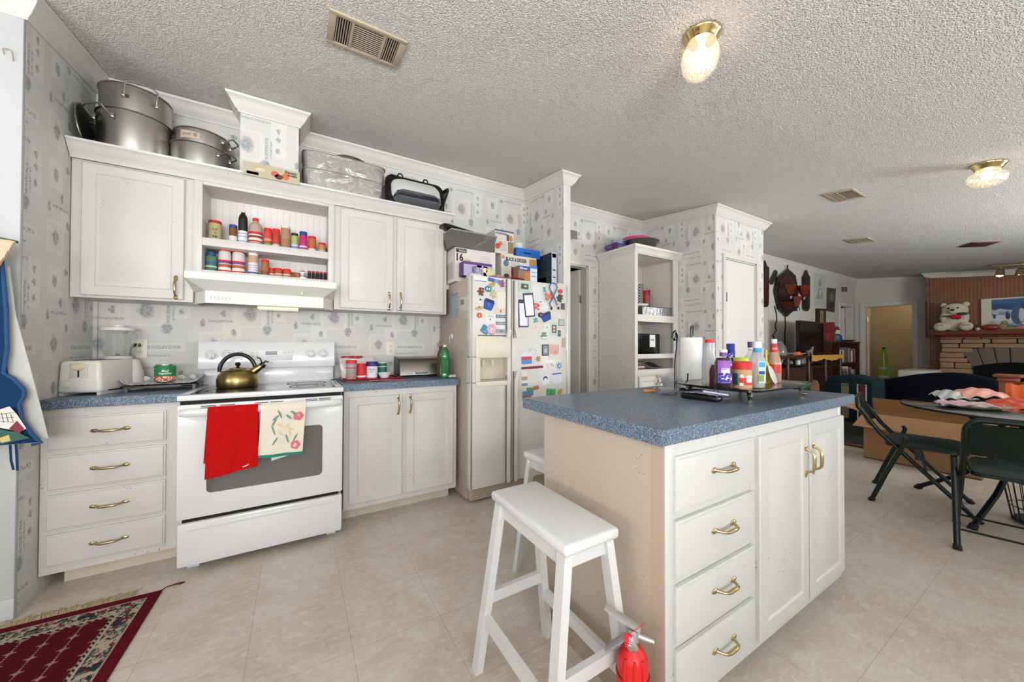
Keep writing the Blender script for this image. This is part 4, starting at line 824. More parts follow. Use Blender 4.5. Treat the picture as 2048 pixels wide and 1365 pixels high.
obj('valve', MB().lathe([(.016, .352), (.014, .37), (.018, .372), (.018, .40), (.012, .405)], (ex, ey, 0), 16).tube([LP(.01, 0, .388), LP(.03, 0, .384), LP(.058, 0, .380)], [.008, .009, .007], 12), M('c0bfbc', .4, .8, .1), t)
m = MB(); m.tube([LP(.02, 0, .408), LP(-.02, 0, .425), LP(-.055, 0, .44), LP(-.08, 0, .453)], [.010, .012, .011, .009], 8, flat=(.6, 1.5)); lv = obj('carry_handle', m, M('c4c3c0', .45, .8, .1), t)
m = MB(); m.tube([LP(.0, 0, .395), LP(-.035, 0, .362), LP(-.075, 0, .322)], [.011, .012, .010], 8, flat=(.5, 1.4)); obj('squeeze_lever', m, M('b0afac', .4, .8, .1), t)
for a_ in (-.5, .15, .75): d_ = Matrix.Rotation(a_, 3, 'Z') @ pd; obj('collar_rib', MB().tube([Vector((ex, ey, .276))+d_*(R_+.001), Vector((ex, ey, .305))+d_*(R_+.0015), Vector((ex, ey, .335))+d_*(R_-.006)], [.006, .006, .004], 8), REDC, t)
m = MB(); g0 = LP(-.005, -.022, .375)
obj('pressure_gauge', MB().lathe([(.015, 0), (.015, .008), (.012, .009)], LP(0, -.016, .366), 18, M=pd.to_track_quat('Z', 'Y').to_matrix().to_4x4()), M('c0bfb8', .3, 1), t)
m = MB(); P4 = [LP(-.024, -.026, .402), LP(-.004, -.026, .408), LP(-.004, -.026, .378), LP(-.02, -.026, .362)]; m.add([p for p in P4]+[p+pd*.0015 for p in P4], [(0, 1, 2, 3), (7, 6, 5, 4)]+[(k, (k+1) % 4, 4+(k+1) % 4, 4+k) for k in range(4)])
tg = obj('inspection_tag', m, M('cf2230', .4), t); m = MB(); text(m, '2014', LP(-.009, -.0282, .400), tuple(LP(-.014, -.0282, .372)-LP(-.009, -.0282, .400)), tuple(right*.011), bold=.02); obj('lettering', m, PAPER, tg)
obj('tag_tie', MB().tube([LP(-.012, -.026, .405), LP(.012, -.03, .430), LP(.034, -.03, .452)], .0009, 5), M('c81e2a', .4), t)
obj('strap_edge', MB().lathe([(R_+.0032, .272), (R_+.0045, .274), (R_+.0032, .276)], (ex, ey, 0), 32), M('5a0c10', .5), t)
obj('strap_rivet', MB().lathe([(.008, 0), (.006, .003), (.0001, .0035)], Vector((ex, ey, .260))+pd*(R_+.003), 12, M=pd.to_track_quat('Z', 'Y').to_matrix().to_4x4()), OFFW, t)
t.scale = (.97, .97, .93)
for a in (FX0+.004, FX1-.014): obj('edge_trim', MB().box((a, FYD-.003, .12), (a+.01, FYD+.001, 1.69)), M('9b968c', .3, .5), bpy.data.objects['refrigerator'])
# ------------------------------------------------------------------ small vessel helpers
def jar(name, label, cat, c, r, h, body, lid=None, lidh=.02, lidr=None, neck=None, lab=None, group=None, labz=None, shoulder=.0, mat=None, sx=1, sy=1, words=None, fill=None, bands=(), n=22):
    """round container standing at c; lid colour, label colour and band list (z0,z1,colour)"""
    x, y, z = c; t = T(name, label, cat, (x, y, z), 0, group); nr = neck or r*.9; bh = h-lidh
    prof = [(r*.93, 0), (r, r*.08), (r, bh-shoulder-(.004 if not neck else 0)), (nr, bh-.002 if shoulder or neck else bh), (nr, bh+.004)]
    if neck: prof = [(r*.93, 0), (r, r*.1), (r, bh-shoulder), (r*.93, bh-shoulder*.72), (r*.6+nr*.4, bh-shoulder*.4), (nr, bh-shoulder*.15), (nr, bh+.003)]
    obj('body', MB().lathe(prof, (x, y, z), n, sx=sx, sy=sy), mat or mcol(body), t)
    lr = lidr or nr+.0015
    if lid: obj('lid', MB().lathe([(lr, bh), (lr, h-.002), (lr-.002, h), (.0001, h)], (x, y, z), n, sx=sx, sy=sy), mcol(lid), t)
    if lab:
        z0, z1 = labz or (.12*h, .12*h+.6*bh); o = obj('label', MB().lathe([(r+.0006, z0), (r+.0006, z1)], (x, y, z), n, sx=sx, sy=sy), mcol(lab), t)
        for b0, b1, bc in bands: obj('label_band', MB().lathe([(r+.001, b0), (r+.001, b1)], (x, y, z), n, sx=sx, sy=sy), mcol(bc), o)
        if words:
            a = math.atan2(-y, -x); w = words; mb = MB()
            for (s, zz0, zz1, col, half) in w: 
                mb = MB(); ctext(mb, s, (x, y), r+.0016, a-half, a+half, z+zz0, z+zz1, bold=.015); obj('lettering', mb, mcol(col), o)
    elif bands:
        for b0, b1, bc in bands: obj('label', MB().lathe([(r+.0008, b0), (r+.0008, b1)], (x, y, z), n, sx=sx, sy=sy), mcol(bc), t)
    if fill: obj('contents', MB().lathe([(r*.9, .004), (r*.95, .01), (r*.95, fill[0])], (x, y, z), n, sx=sx, sy=sy), mcol(fill[1]), t)
    return t
def carton(name, label, cat, P, size, rz, col, faces=(), group=None, th=0):
    """box standing at P (front-left-bottom), size (w,d,h); faces: (colour, face) plus prints"""
    t = T(name, label, cat, P, rz, group); w, d, h = size
    obj('carton', MB().box((0, 0, 0), (w, d, h), bev=.0015, seg=1), mcol(col), t, local=True)
    for f in faces:
        k = f[0]
        if k == 'f': obj(f[6] if len(f) > 6 else 'print', MB().box((f[1]*w, -.0012, f[2]*h), (f[3]*w, .0, f[4]*h)), mcol(f[5]), t, local=True)
        elif k == 'fr': cx, cz2, r = f[1]*w, f[2]*h, f[3]*h; obj('print', MB().lathe([(r, 0), (r, .0018)], (cx, 0, cz2), 20, M=Matrix.Rotation(PI/2, 4, 'X') @ Matrix.Diagonal((f[4], 1, 1, 1))), mcol(f[5]), t, local=True)
        elif k == 's': obj('print', MB().box((-.0012, f[1]*d, f[2]*h), (.0, f[3]*d, f[4]*h)), mcol(f[5]), t, local=True)
        elif k == 'text': mb = MB(); text(mb, f[1], (f[2]*w, -.0026, f[3]*h), ((f[4]-f[2])*w, 0, 0), (0, 0, (f[5]-f[3])*h), bold=f[7] if len(f) > 7 else .02); obj('lettering', mb, mcol(f[6]), t, local=True)
        elif k == 'stext': mb = MB(); text(mb, f[1], (-.0026, f[2]*d, f[3]*h), (0, (f[4]-f[2])*d, 0), (0, 0, (f[5]-f[3])*h), bold=.02); obj('lettering', mb, mcol(f[6]), t, local=True)
    return t
def wire(mb, pts, r=.002, n=6, closed=False): return mb.tube(pts, r, n, closed=closed)
# ------------------------------------------------------------------ spices: upper row (on the z = 1.826 shelf), lower row (z = 1.63)
def zs(x): return 370+x/5.25
Z1, Z2, YS = 1.826, 1.630, 2.90
def sp_(x0, x1): a = A(zs(x0), 480, 'y', YS-.01).x; b = A(zs(x1), 480, 'y', YS-.01).x; return (a+b)/2, (b-a)/2*.96
def hz(x, y, zb): return A(zs(x), 360+y/5.25, 'y', YS-.01).z-zb
G1, G2 = 'spices on the upper shelf of the spice cabinet', 'spices on the lower shelf of the spice cabinet'
x, r = sp_(238, 383); jar('spice_can', 'tan canister with red lid and dark green lettering, leftmost on the upper shelf', 'spice can', (x, YS, Z1), r, hz(310, 430, Z1), 'b9a878', group=G1, lab='b5a878', labz=(.002, .098), words=(('SLAP', .066, .082, '27382a', .36), ('YA', .045, .059, '27382a', .22), ('MAMA', .020, .038, '27382a', .38)), lid='b8261f', lidh=.016, lidr=r+.001)
x, r = sp_(455, 548); jar('spice_jar', 'small jar with a blue lid and white label, left of the black bottle', 'spice jar', (x, YS, Z1), r, hz(500, 470, Z1), '7a4a30', '1d3f8c', .022, group=G1, lab='d5d0cb', labz=(.012, .05), bands=((.006, .018, '7d4030'),))
x, r = sp_(553, 658); jar('sauce_bottle', 'tall black bottle with white label and white cap', 'bottle', (x, YS, Z1), r, hz(605, 325, Z1), '1a1412', 'd8d4d0', .010, neck=r*.45, shoulder=.05, group=G1, lab='dad8dc', labz=(.008, .09), bands=((.02, .026, '8fa0c8'), (.05, .056, '8fa0c8'), (.07, .076, '8fa0c8')))
x, r = sp_(662, 815); jar('seasoning_bottle', 'large clear bottle with red cap, red and white label and dark contents', 'bottle', (x, YS, Z1), r, hz(740, 402, Z1), 'b09a86', 'd02018', .02, neck=r*.42, shoulder=.045, group=G1, lab='ddd8d2', labz=(.028, .088), bands=((.028, .036, 'c8201c'), (.076, .092, 'c8201c'), (.052, .068, '8f3b2a')), fill=(.03, '241512'))
x, r = sp_(822, 915); jar('spice_jar', 'red-lidded jar with a green dot label, left of the pair on the upper shelf', 'spice jar', (x, YS, Z1), r, hz(868, 508, Z1), 'c84a3c', 'cf2420', .024, group=G1, lab='c3241f', labz=(.006, .038), bands=((.014, .03, '5fa040'), (.045, .06, 'd88a80')))
x, r = sp_(912, 1000); jar('spice_jar', 'red-lidded jar with black and white label, right of the pair', 'spice jar', (x, YS, Z1), r, hz(956, 515, Z1), 'b34434', 'cc2420', .03, group=G1, lab='c9c2b8', labz=(.008, .03), bands=((.006, .012, '3a342e'), (.045, .06, 'c23a30')))
x, r = sp_(1000, 1110); jar('spice_jar', 'tall plain jar of brown powder with a white lid', 'spice jar', (x, YS, Z1), r, hz(1052, 482, Z1), 'a98468', 'ded8cc', .018, group=G1, bands=((.002, .07, '9c7254'),))
x, r = sp_(1112, 1190); jar('spice_jar', 'short jar with black lid and blue-white label', 'spice jar', (x, YS, Z1), r, hz(1150, 560, Z1), 'a8b070', '1c1c1c', .018, group=G1, lab='b9c6d4', labz=(.012, .045), bands=((.016, .03, '5f86b8'),))
x, r = sp_(1198, 1286); jar('spice_canister', 'magenta canister with blue lid and round white emblem', 'spice can', (x, YS, Z1), r, hz(1242, 545, Z1), 'c02a6c', '1c3f80', .028, group=G1, lab='c22a6e', labz=(.002, .05), bands=((.03, .042, 'dcc8d8'),))
x, r = sp_(1292, 1380); jar('spice_jar', 'orange-brown jar with red lid and small white label, second from right end', 'spice jar', (x, YS, Z1), r, hz(1336, 594, Z1), 'b8643c', 'cc2420', .018, group=G1, lab='d8cfc6', labz=(.01, .032), bands=((.03, .045, 'c0402c'),))
x, r = sp_(1398, 1484); jar('spice_jar', 'lowest red-lidded jar at the right end of the upper shelf', 'spice jar', (x, YS, Z1), r, hz(1440, 662, Z1), 'c08458', 'cc2420', .014, group=G1, lab='cbb08c', labz=(.008, .028))
x, r = sp_(1486, 1504); jar('spice_tin', 'narrow dark tin half hidden behind the right stile', 'spice can', (x-.004, YS+.04, Z1), .014, .055, '3c3c2c', '5c5c44', .008, group=G1)
x, r = sp_(205, 340); jar('spice_jar', 'green glass jar with blue lid, leftmost on the lower shelf', 'spice jar', (x, YS, Z2), r, hz(272, 755, Z2), '5a7c5a', '244f88', .024, neck=r*.72, shoulder=.012, group=G2, lab='3f7a4c', labz=(.01, .06), bands=((.05, .066, '3f5f98'), (.03, .04, 'c4d0c0')))
for k, (a, b, w) in enumerate(((345, 490, 'left'), (492, 635, 'right'))):
    x, r = sp_(a, b); r *= .99
    jar('seasoning_jar', 'big clear seasoning jar with red lid, %s one of the two' % w, 'spice jar', (x, YS, Z2), r, hz(415+150*k, 708+14*k, Z2), 'd6cac6', 'd6221c', .026, lidr=r*.98, neck=r*.85, shoulder=.012, group=G2, lab='e2ddd6', labz=(.012, .082), bands=((.012, .02, 'd6201a'), (.07, .084, 'd6201a'), (.062, .074, '4a64b0'), (.038, .058, 'b05a34')))
x, r = sp_(660, 775); jar('spice_bottle', 'off-white shaker bottle with printed blue and purple label', 'spice jar', (x, YS, Z2), r, hz(717, 768, Z2), 'c7a084', 'e6e4e0', .018, group=G2, lab='dcd5d8', labz=(.012, .085), bands=((.014, .024, '3a4f90'), (.035, .038, '8a7aa8'), (.05, .053, '8a7aa8'), (.065, .068, '8a7aa8')))
x, r = sp_(800, 888); jar('spice_jar', 'brown spice jar with red lid standing between white bottle and low jars', 'spice jar', (x, YS, Z2), r, hz(843, 838, Z2), 'a86840', 'cc2420', .018, group=G2, lab='8d4a2c', labz=(.014, .04), bands=((.002, .014, 'c8502c'),))
for k, (a, b) in enumerate(((888, 935), (940, 1025), (1030, 1115))):
    x, r = sp_(a, b); r = max(r, .024) if k else .02; jar('spice_jar', 'low red-lidded jar on the lower shelf, %s of three' % ('leftmost', 'middle', 'rightmost')[k], 'spice jar', (x, YS+(.02 if k == 0 else 0), Z2), r, hz(980, 928, Z2), 'b84a38', 'd2241e', .014, group=G2, lab='c9bca8', labz=(.008, .03), bands=((.014, .02, 'a8402c'),))
x, r = sp_(1000, 1220); m = MB()
def bag(u, v): a = (u-.5)*2; return (x-.005+.075*a*(.8+.2*v)+.004*math.sin(9*v+5*u), YS+.035+.012*math.sin(PI*u)*(1-v)*-1-.006*math.sin(13*u+4*v), Z2+.07*v*(1-.35*u)+.001)
single('spice_bag', MB().grid(bag, 12, 8, th=.012), M('9c5c34', .4, 0, .35, 40), 'crumpled clear bag of rust-brown spice slumped behind the low jars', 'bag')
x, r = sp_(1205, 1275); single('foil_packet', MB().grid(lambda u, v: (x+.018*(u-.5)*2*(1-.3*v)+.003*math.sin(20*v), YS-.008+.006*math.sin(17*u+9*v), Z2+.005+.055*v), 8, 10, th=.006), FOIL, 'crinkled silver foil packet between spice bag and dark vials', 'packet')
first = None
for k in range(6):
    a = 1225 if k == 0 else 1290+(k-1)*41; x, r = sp_(a, a+38); y = YS+.03 if k == 0 else YS-.01; lab = 'slim dark red-capped extract bottle in the tight row at the lower shelf right end'
    if k == 0: jar('extract_bottle', 'red-capped dark bottle standing apart behind the foil packet', 'bottle', (x, y, Z2), .0105, .072, '251514', 'b8242c', .014, group=G2, n=14)
    elif first is None: first = jar('extract_bottle', lab, 'bottle', (x, y, Z2), .0102, .068, '1d1010', 'b8242c', .013, group='row of dark extract bottles', n=14)
    else: dup(first, (x, y, Z2), 0, lab)
# ------------------------------------------------------------------ on top of the wall cabinets (deck z = 2.225)
def potM(name):
    t = NT(name); t.obj_co(); s = t.n('ShaderNodeSeparateXYZ'); t.l(t.co, s.inputs[0]); c = t.mix(t.noise(5, 4, .6, vec=t.map(scale=(1, 1, .3))), '9d9993', 'c2beb8'); t.col(c); t.p(Roughness=.32, Metallic=1); t.bump(t.noise(40, 2, vec=t.map(scale=(.4, .4, 8))), .08, .001); return t.m
POT = potM('brushed_pot')
def loop_handle(c, ang, r, w=.07, out=.045, drop=0, th=.005, z=0):
    """bail handle on a pot wall at angle ang, centre height z"""
    cx, cy, cz0 = c; d = Vector((math.cos(ang), math.sin(ang), 0)); s = Vector((-math.sin(ang), math.cos(ang), 0)); b = Vector((cx, cy, cz0+z))+d*r
    p = [b-s*w, b-s*w+d*.012, b-s*w*.95+d*out+Vector((0, 0, drop)), b-s*w*.6+d*(out+.006)+Vector((0, 0, drop*1.2)), b+s*w*.6+d*(out+.006)+Vector((0, 0, drop*1.2)), b+s*w*.95+d*out+Vector((0, 0, drop)), b+s*w+d*.012, b+s*w]
    return MB().tube(p, th, 8).box(*(sorted([tuple(b-s*w-Vector((.008, .008, .012))), tuple(b-s*w+Vector((.008, .008, .012)))])), bev=.003).box(tuple(b+s*w-Vector((.008, .008, .012))), tuple(b+s*w+Vector((.008, .008, .012))), bev=.003)
def pot(name, label, c, r, h, angs, hz_, lipw=.006, drop=.03, w=.06, pmat=None):
    t = T(name, label, 'pot', c); x, y, z = c
    obj('body', MB().lathe([(.0001, 0), (r*.97, 0), (r, .012), (r, h-.008), (r+lipw, h-.004), (r+lipw, h), (r-.004, h), (r-.005, h-.01), (r-.005, .01), (.0001, .01)], c, 48), pmat or POT, t)
    for a in angs: obj('handle', loop_handle(c, a, r, w, .045, drop, .005, hz_), STEEL2, t)
    return t
aim = math.atan2(-2.95, .85)
pot('stock_pot', 'huge stainless stockpot, the lower of the two stacked in the corner', (-.825, 2.935, DECK), .158, .255, (aim-.95, aim+PI-.95), .20)
t = pot('stock_pot', 'big stainless pot sitting inside the huge stockpot', (-.825, 2.935, DECK+.165), .150, .235, (aim+.08,), .165, drop=.055, w=.066); 
obj('maker_plate', MB().grid(lambda u, v: (-.825+.1515*math.cos(aim-.42+.2*u), 2.935+.1515*math.sin(aim-.42+.2*u), DECK+.165+.155+.018*v), 4, 1, th=.001), M('6f6c66', .4, .8), t)
t = T('pot_lid', 'round dark-faced steel lid leaning in the corner beside the stockpots', 'lid', (-1.0, 2.86, DECK))
Rm = Matrix.Translation((-1.008, 2.90, DECK+.137)) @ Matrix.Rotation(math.radians(82), 4, 'Y')
obj('lid_plate', MB().lathe([(.0001, .012), (.10, .010), (.122, .002), (.132, 0), (.134, .004), (.128, .007), (.118, .008), (.0001, .02)], (0, 0, 0), 44, M=Rm), M('2e2a27', .4, .6), t)
obj('rim', MB().lathe([(.130, -.002), (.135, 0), (.135, .004), (.130, .006)], (0, 0, 0), 44, M=Rm), STEEL2, t)
obj('handle', MB().tube([Rm @ Vector(p) for p in ((-.05, 0, .014), (-.042, 0, .034), (0, 0, .042), (.042, 0, .034), (.05, 0, .014))], .0035, 8), STEEL2, t)
c = (-.53, 2.93, DECK)
t = pot('sauce_pot', 'medium aluminium pot with riveted black-edged handle near the wallpapered chase', c, .143, .165, (aim+.75,), .125, drop=.012, w=.045)
t = pot('sauce_pot', 'nested aluminium pot with paper sticker, on top of the medium pot', (-.525, 2.932, DECK+.14), .132, .115, (aim+.95,), .085, drop=.02, w=.04)
mb = MB().grid(lambda u, v: (-.525+.1335*math.cos(aim-.95+.75*u), 2.932+.1335*math.sin(aim-.95+.75*u), DECK+.14+.045+.05*v*(1-.25*u)), 8, 2, th=.0008); st2 = obj('sticker', mb, M('b9a592', .6), t)
mb = MB(); ctext(mb, 'STOCK POT', (-.525, 2.932), .1347, aim-.85, aim-.5, DECK+.14+.062, DECK+.14+.074, bold=.02); obj('lettering', mb, mcol('5a3830'), st2)
mb = MB()
for k in range(6): mb.grid(lambda u, v: (-.525+.1347*math.cos(aim-.42+.02*k+.009*u), 2.932+.1347*math.sin(aim-.42+.02*k+.009*u), DECK+.14+.058+.02*v), 1, 1)
obj('barcode', mb, mcol('3a3832'), st2)
carton('box', 'cream Electric Knife carton lying in front of the wallpapered chase', 'box', (-.303, 2.742, DECK+.01), (.305, .05, .085), 0, 'c3b7a0', (('f', .02, .05, .98, .95, 'b9ae94'), ('fr', .30, .55, .12, 2.6, 'd8c8a0'), ('fr', .55, .45, .22, 1.1, 'c0603c'), ('fr', .62, .28, .2, 1.3, '6b3a2a'), ('fr', .74, .38, .24, 1.0, 'd0663e'), ('f', .07, .10, .27, .30, '5b3b30'), ('text', 'Electric', .73, .66, .95, .86, '1d1a18', .03), ('text', 'Knife', .78, .46, .95, .64, '1d1a18', .03)))
def pan(label, x0, x1, y0, y1, z, h, mat, lip=.012, name='roasting_pan'):
    t = T(name, label, 'pan', ((x0+x1)/2, (y0+y1)/2, z)); n = 40; cx, cy, hx, hy = (x0+x1)/2, (y0+y1)/2, (x1-x0)/2, (y1-y0)/2
    def ring(dx, zz, e=6):
        out = []
        for k in range(n):
            a = 2*PI*k/n; ca, sa = math.cos(a), math.sin(a); out.append((cx+(hx+dx)*abs(ca)**(2/e)*(1 if ca > 0 else -1), cy+(hy+dx)*abs(sa)**(2/e)*(1 if sa > 0 else -1), zz))
        return out
    R_ = [ring(-.012, z), ring(-.006, z+.004), ring(-.002, z+h*.5), ring(0, z+h-.006), ring(lip*.6, z+h-.004), ring(lip*.6, z+h), ring(-.004, z+h), ring(-.010, z+.008)]
    vs = [v for r in R_ for v in r]; fs = [(j*n+k, j*n+(k+1) % n, (j+1)*n+(k+1) % n, (j+1)*n+k) for j in range(len(R_)-1) for k in range(n)]+[tuple(range(n-1, -1, -1)), tuple((len(R_)-1)*n+k for k in range(n))]
    obj('pan_body', MB().add(vs, fs), mat, t); return t
TIN = NT('dented_tin'); TIN.obj_co(); TIN.col(TIN.mix(TIN.noise(9, 4, .6), 'b4b0a8', 'e2e0dc')); TIN.p(Roughness=.3, Metallic=.85); TIN.bump(TIN.noise(11, 3, .5, dist=1), .5, .02); TIN = TIN.m
pan('large rectangular tin roasting pan, the lower of the stacked pair', .02, .555, 2.79, 3.06, DECK, .165, TIN)
pan('shallower tin roasting pan stacked upside on top of the large one', .018, .56, 2.785, 3.065, DECK+.167, .118, TIN)
single('pizza_pan', MB().lathe([(.0001, 0), (.15, 0), (.165, .012), (.168, .014), (.163, .016), (.148, .004), (.0001, .004)], (.32, 2.97, DECK+.262), 40, M=Matrix.Rotation(-.3, 4, 'X')), STEEL, 'round steel pan resting in the upper tin roasting pan', 'pan')
# electric griddles leaning: dark tray pans with a white crock
t = T('electric_skillet', 'black electric skillet stood on edge with its white underside showing', 'skillet', (.8, 2.87, DECK)); Rm = Matrix.Translation((.795, 2.83, DECK+.138)) @ Matrix.Rotation(math.radians(78), 4, 'X') @ Matrix.Diagonal((1.13, 1.18, 1.1, 1))
def rrect(mb, hx, hy, z0, z1, rad, taper=0, M=None, mi=0, n=6):
    vs = []
    for z, q in ((z0, 0), (z1, taper)):
        for k in range(4*n):
            a = 2*PI*k/(4*n-0)+PI/(4*n); sx = 1 if math.cos(a) > 0 else -1; sy = 1 if math.sin(a) > 0 else -1; i = k % n; b = (k//n)*PI/2+i*(PI/2)/(n-1)
            sx, sy = ((1, 1), (-1, 1), (-1, -1), (1, -1))[k//n]; vs.append(Vector((sx*(hx-rad-q)+rad*math.cos(b), sy*(hy-rad-q)+rad*math.sin(b), z)))
    N = 4*n; vs = [M @ v for v in vs] if M else vs
    return mb.add(vs, [tuple(range(N-1, -1, -1)), tuple(range(N, 2*N))]+[(k, (k+1) % N, N+(k+1) % N, N+k) for k in range(N)], mi)
m = MB(); rrect(m, .205, .115, -.01, .012, .05, M=Rm); rrect(m, .195, .105, .012, .03, .05, .01, M=Rm); obj('skillet_body', m, M('101012', .18, 0, .1), t)
m = MB(); rrect(m, .172, .082, .03, .068, .055, .02, M=Rm); obj('white_base', m, M('c9c8c2', .25), t, sharp=60)
m = MB(); rrect(m, .165, .05, .02, .085, .045, .02, M=Matrix.Translation((0, -.018, -.06)) @ Rm); obj('grey_base', m, M('53565c', .3), t, sharp=60)
m = MB(); 
for s in (-.1, .08): q = Rm @ Vector((s, .125, .0)); m.tube([q+Vector((-.02, 0, 0)), q+Vector((-.01, 0, .02)), q+Vector((.01, 0, .02)), q+Vector((.02, 0, 0))], .006, 8)
obj('foot', m, BLACK, t)
def tray_at(label, M_, hx, hy, mat):
    t = T('baking_tray', label, 'tray', tuple(M_.to_translation())); m = MB(); rrect(m, hx, hy, -.002, .002, .03, 0, M=M_); vs = []
    obj('tray_plate', m, mat, t); m = MB()
    P = [];
    for k in range(4*6): b = (k//6)*PI/2+(k % 6)*(PI/2)/5; sx, sy = ((1, 1), (-1, 1), (-1, -1), (1, -1))[k//6]; P.append(M_ @ Vector((sx*(hx-.03)+.03*math.cos(b), sy*(hy-.03)+.03*math.sin(b), .01)))
    obj('rim', m.tube(P, .008, 8, closed=True), mat, t); return t
tray_at('grey steel baking tray leaning behind the skillet at a slant', Matrix.Translation((.80, 2.985, DECK+.20)) @ Matrix.Rotation(math.radians(10), 4, 'Y') @ Matrix.Rotation(math.radians(80), 4, 'X'), .19, .115, M('77756f', .3, .9))
tray_at('dark metal tray propped at the right of the skillet, tilted', Matrix.Translation((1.03, 2.93, DECK+.145)) @ Matrix.Rotation(math.radians(-72), 4, 'Y') @ Matrix.Rotation(math.radians(8), 4, 'X'), .13, .10, M('3c3a37', .35, .8))
# ------------------------------------------------------------------ left counter
ZC = .915
t = T('toaster', 'white two-slot toaster at the left end of the counter', 'toaster', (-.93, 2.79, ZC))
def prof_box(mb, x0, x1, y0, y1, z0, z1, inset, rad=.02, M=None):
    mb.box((x0, y0, z0), (x1, y1, z1), bev=rad, seg=4)
    for v in mb.v:
        k = (v.z-z0)/(z1-z0)*inset; v.x += k if v.x < (x0+x1)/2 else -k; v.y += k*.5 if v.y < (y0+y1)/2 else -k*.5
    if M: mb.xf(M)
    return mb
Rt = Matrix.Translation((-.935, 2.80, ZC)) @ Matrix.Rotation(math.radians(-14), 4, 'Z')
obj('housing', prof_box(MB(), -.088, .088, -.10, .15, .012, .178, .008, .018, M=Rt), M('dedbd2', .35), t, sharp=60)
obj('foot_rail', MB().box((-.082, -.09, .0), (-.066, .14, .014), M=Rt).box((.066, -.09, .0), (.082, .14, .014), M=Rt), M('c9c6bd', .4), t)
obj('slot', MB().box((-.045, -.07, .1775), (-.022, .12, .1795), M=Rt).box((.02, -.07, .1775), (.043, .12, .1795), M=Rt), DARK, t)
obj('lever_recess', MB().box((-.035, -.1015, .09), (.035, -.098, .165), bev=.001, M=Rt), M('d2cfc6', .4), t)
obj('lever_slot', MB().box((-.003, -.103, .095), (.003, -.099, .135), M=Rt), DARK, t)
obj('lever', MB().lathe([(.0001, -.007), (.02, -.006), (.026, 0), (.02, .006), (.0001, .007)], (0, 0, 0), 20, M=Rt @ Matrix.Translation((0, -.108, .148)) @ Matrix.Rotation(PI/2, 4, 'X') @ Matrix.Diagonal((1.15, .75, 1, 1))), M('d8c9a8', .3), t)
obj('dial', MB().lathe([(.018, 0), (.016, .008), (.0001, .009)], (0, 0, 0), 20, M=Rt @ Matrix.Translation((-.045, -.101, .06)) @ Matrix.Rotation(PI/2, 4, 'X')), M('d6d2c8', .35), t)
t = T('blender', 'white blender with clear ribbed jar behind the toaster', 'blender', (-.885, 2.97, ZC)); bx, by = -.90, 2.965
obj('motor_base', MB().lathe([(.085, 0), (.088, .01), (.08, .10), (.062, .165), (.05, .175)], (bx+.03, by, ZC), 28, sy=.85), M('dedbd2', .35), t)
jm = MB(); prof = [(.048, 0), (.052, .02), (.06, .03), (.066, .08), (.071, .165)]; n = 40; vs = []
for r, z in prof:
    for k in range(n): a = 2*PI*k/n; q = r*(1+.022*math.cos(8*a)); vs.append((bx+q*math.cos(a), by+q*math.sin(a), ZC+.178+z))
jm.add(vs, [(j*n+k, j*n+(k+1) % n, (j+1)*n+(k+1) % n, (j+1)*n+k) for j in range(4) for k in range(n)]); obj('jar', jm, PLASTC, t)
obj('jar_collar', MB().lathe([(.058, 0), (.062, .006), (.058, .022), (.05, .024)], (bx, by, ZC+.172), 28), M('cdc9c0', .35), t)
obj('blade', MB().lathe([(.018, 0), (.008, .012), (.006, .02)], (bx, by, ZC+.19), 12).box((bx-.022, by-.003, ZC+.208), (bx+.022, by+.003, ZC+.210)), STEEL, t)
obj('lid', MB().lathe([(.072, 0), (.074, .006), (.072, .018), (.05, .02), (.028, .02), (.027, .032), (.0001, .033)], (bx, by, ZC+.342), 28), M('dad7cf', .35), t)
obj('jar_handle', MB().tube([(bx+.066, by-.01, ZC+.33), (bx+.095, by-.01, ZC+.32), (bx+.085, by-.01, ZC+.25), (bx+.06, by-.01, ZC+.21)], .006, 8), PLASTC, t)
def outlet(label, px0, py0, px1, py1):
    a = A(px0, py0, 'y', 3.098); b = A(px1, py1, 'y', 3.098); cx, c2 = (a.x+b.x)/2, (a.z+b.z)/2
    t = T('wall_outlet', label, 'outlet', (cx, 3.1, c2)); obj('cover_plate', MB().box((cx-.036, 3.092, c2-.058), (cx+.036, 3.1, c2+.058), bev=.003), M('e2ddcb', .4), t)
    for k in (-1, 1):
        s = obj('socket', MB().lathe([(.016, 0), (.0155, .002)], (cx, 3.092, c2+k*.021), 20, M=Matrix.Rotation(PI/2, 4, 'X')), M('d8d3c2', .4), t)
        obj('slot', MB().box((cx-.007, 3.089, c2+k*.021-.002), (cx-.005, 3.0905, c2+k*.021+.006)).box((cx+.005, 3.089, c2+k*.021-.002), (cx+.007, 3.0905, c2+k*.021+.006)).box((cx-.0015, 3.089, c2+k*.021-.009), (cx+.0015, 3.0905, c2+k*.021-.006)), DARK, s)
    return cx, c2
oc = outlet('almond wall outlet behind the blender with a cord plugged in', 262, 678, 296, 718); outlet('white wall outlet above the bread box, empty', 771, 683, 792, 712)
single('power_cord', MB().tube([(oc[0], 3.085, oc[1]+.022), (oc[0]-.01, 3.05, oc[1]+.026), (oc[0]-.022, 3.045, oc[1]+.0), (oc[0]-.028, 3.05, oc[1]-.05), (oc[0]-.06, 3.055, oc[1]-.09), (oc[0]-.075, 3.055, ZC+.06), (-.86, 3.05, ZC+.03)], [.012, .010, .006, .005, .005, .005, .005], 8), BLACK, 'black power cord drooping from the left wall outlet', 'cord')
single('power_cord', MB().tube([(oc[0]-.01, 3.088, oc[1]-.03), (oc[0]-.012, 3.08, oc[1]-.06), (oc[0]+.008, 3.085, oc[1]-.10), (oc[0]+.005, 3.08, oc[1]-.14), (oc[0]-.03, 3.07, ZC+.004)], .0018, 6), M('d6d2c6', .5), 'thin white cord hanging below the left wall outlet', 'cord')
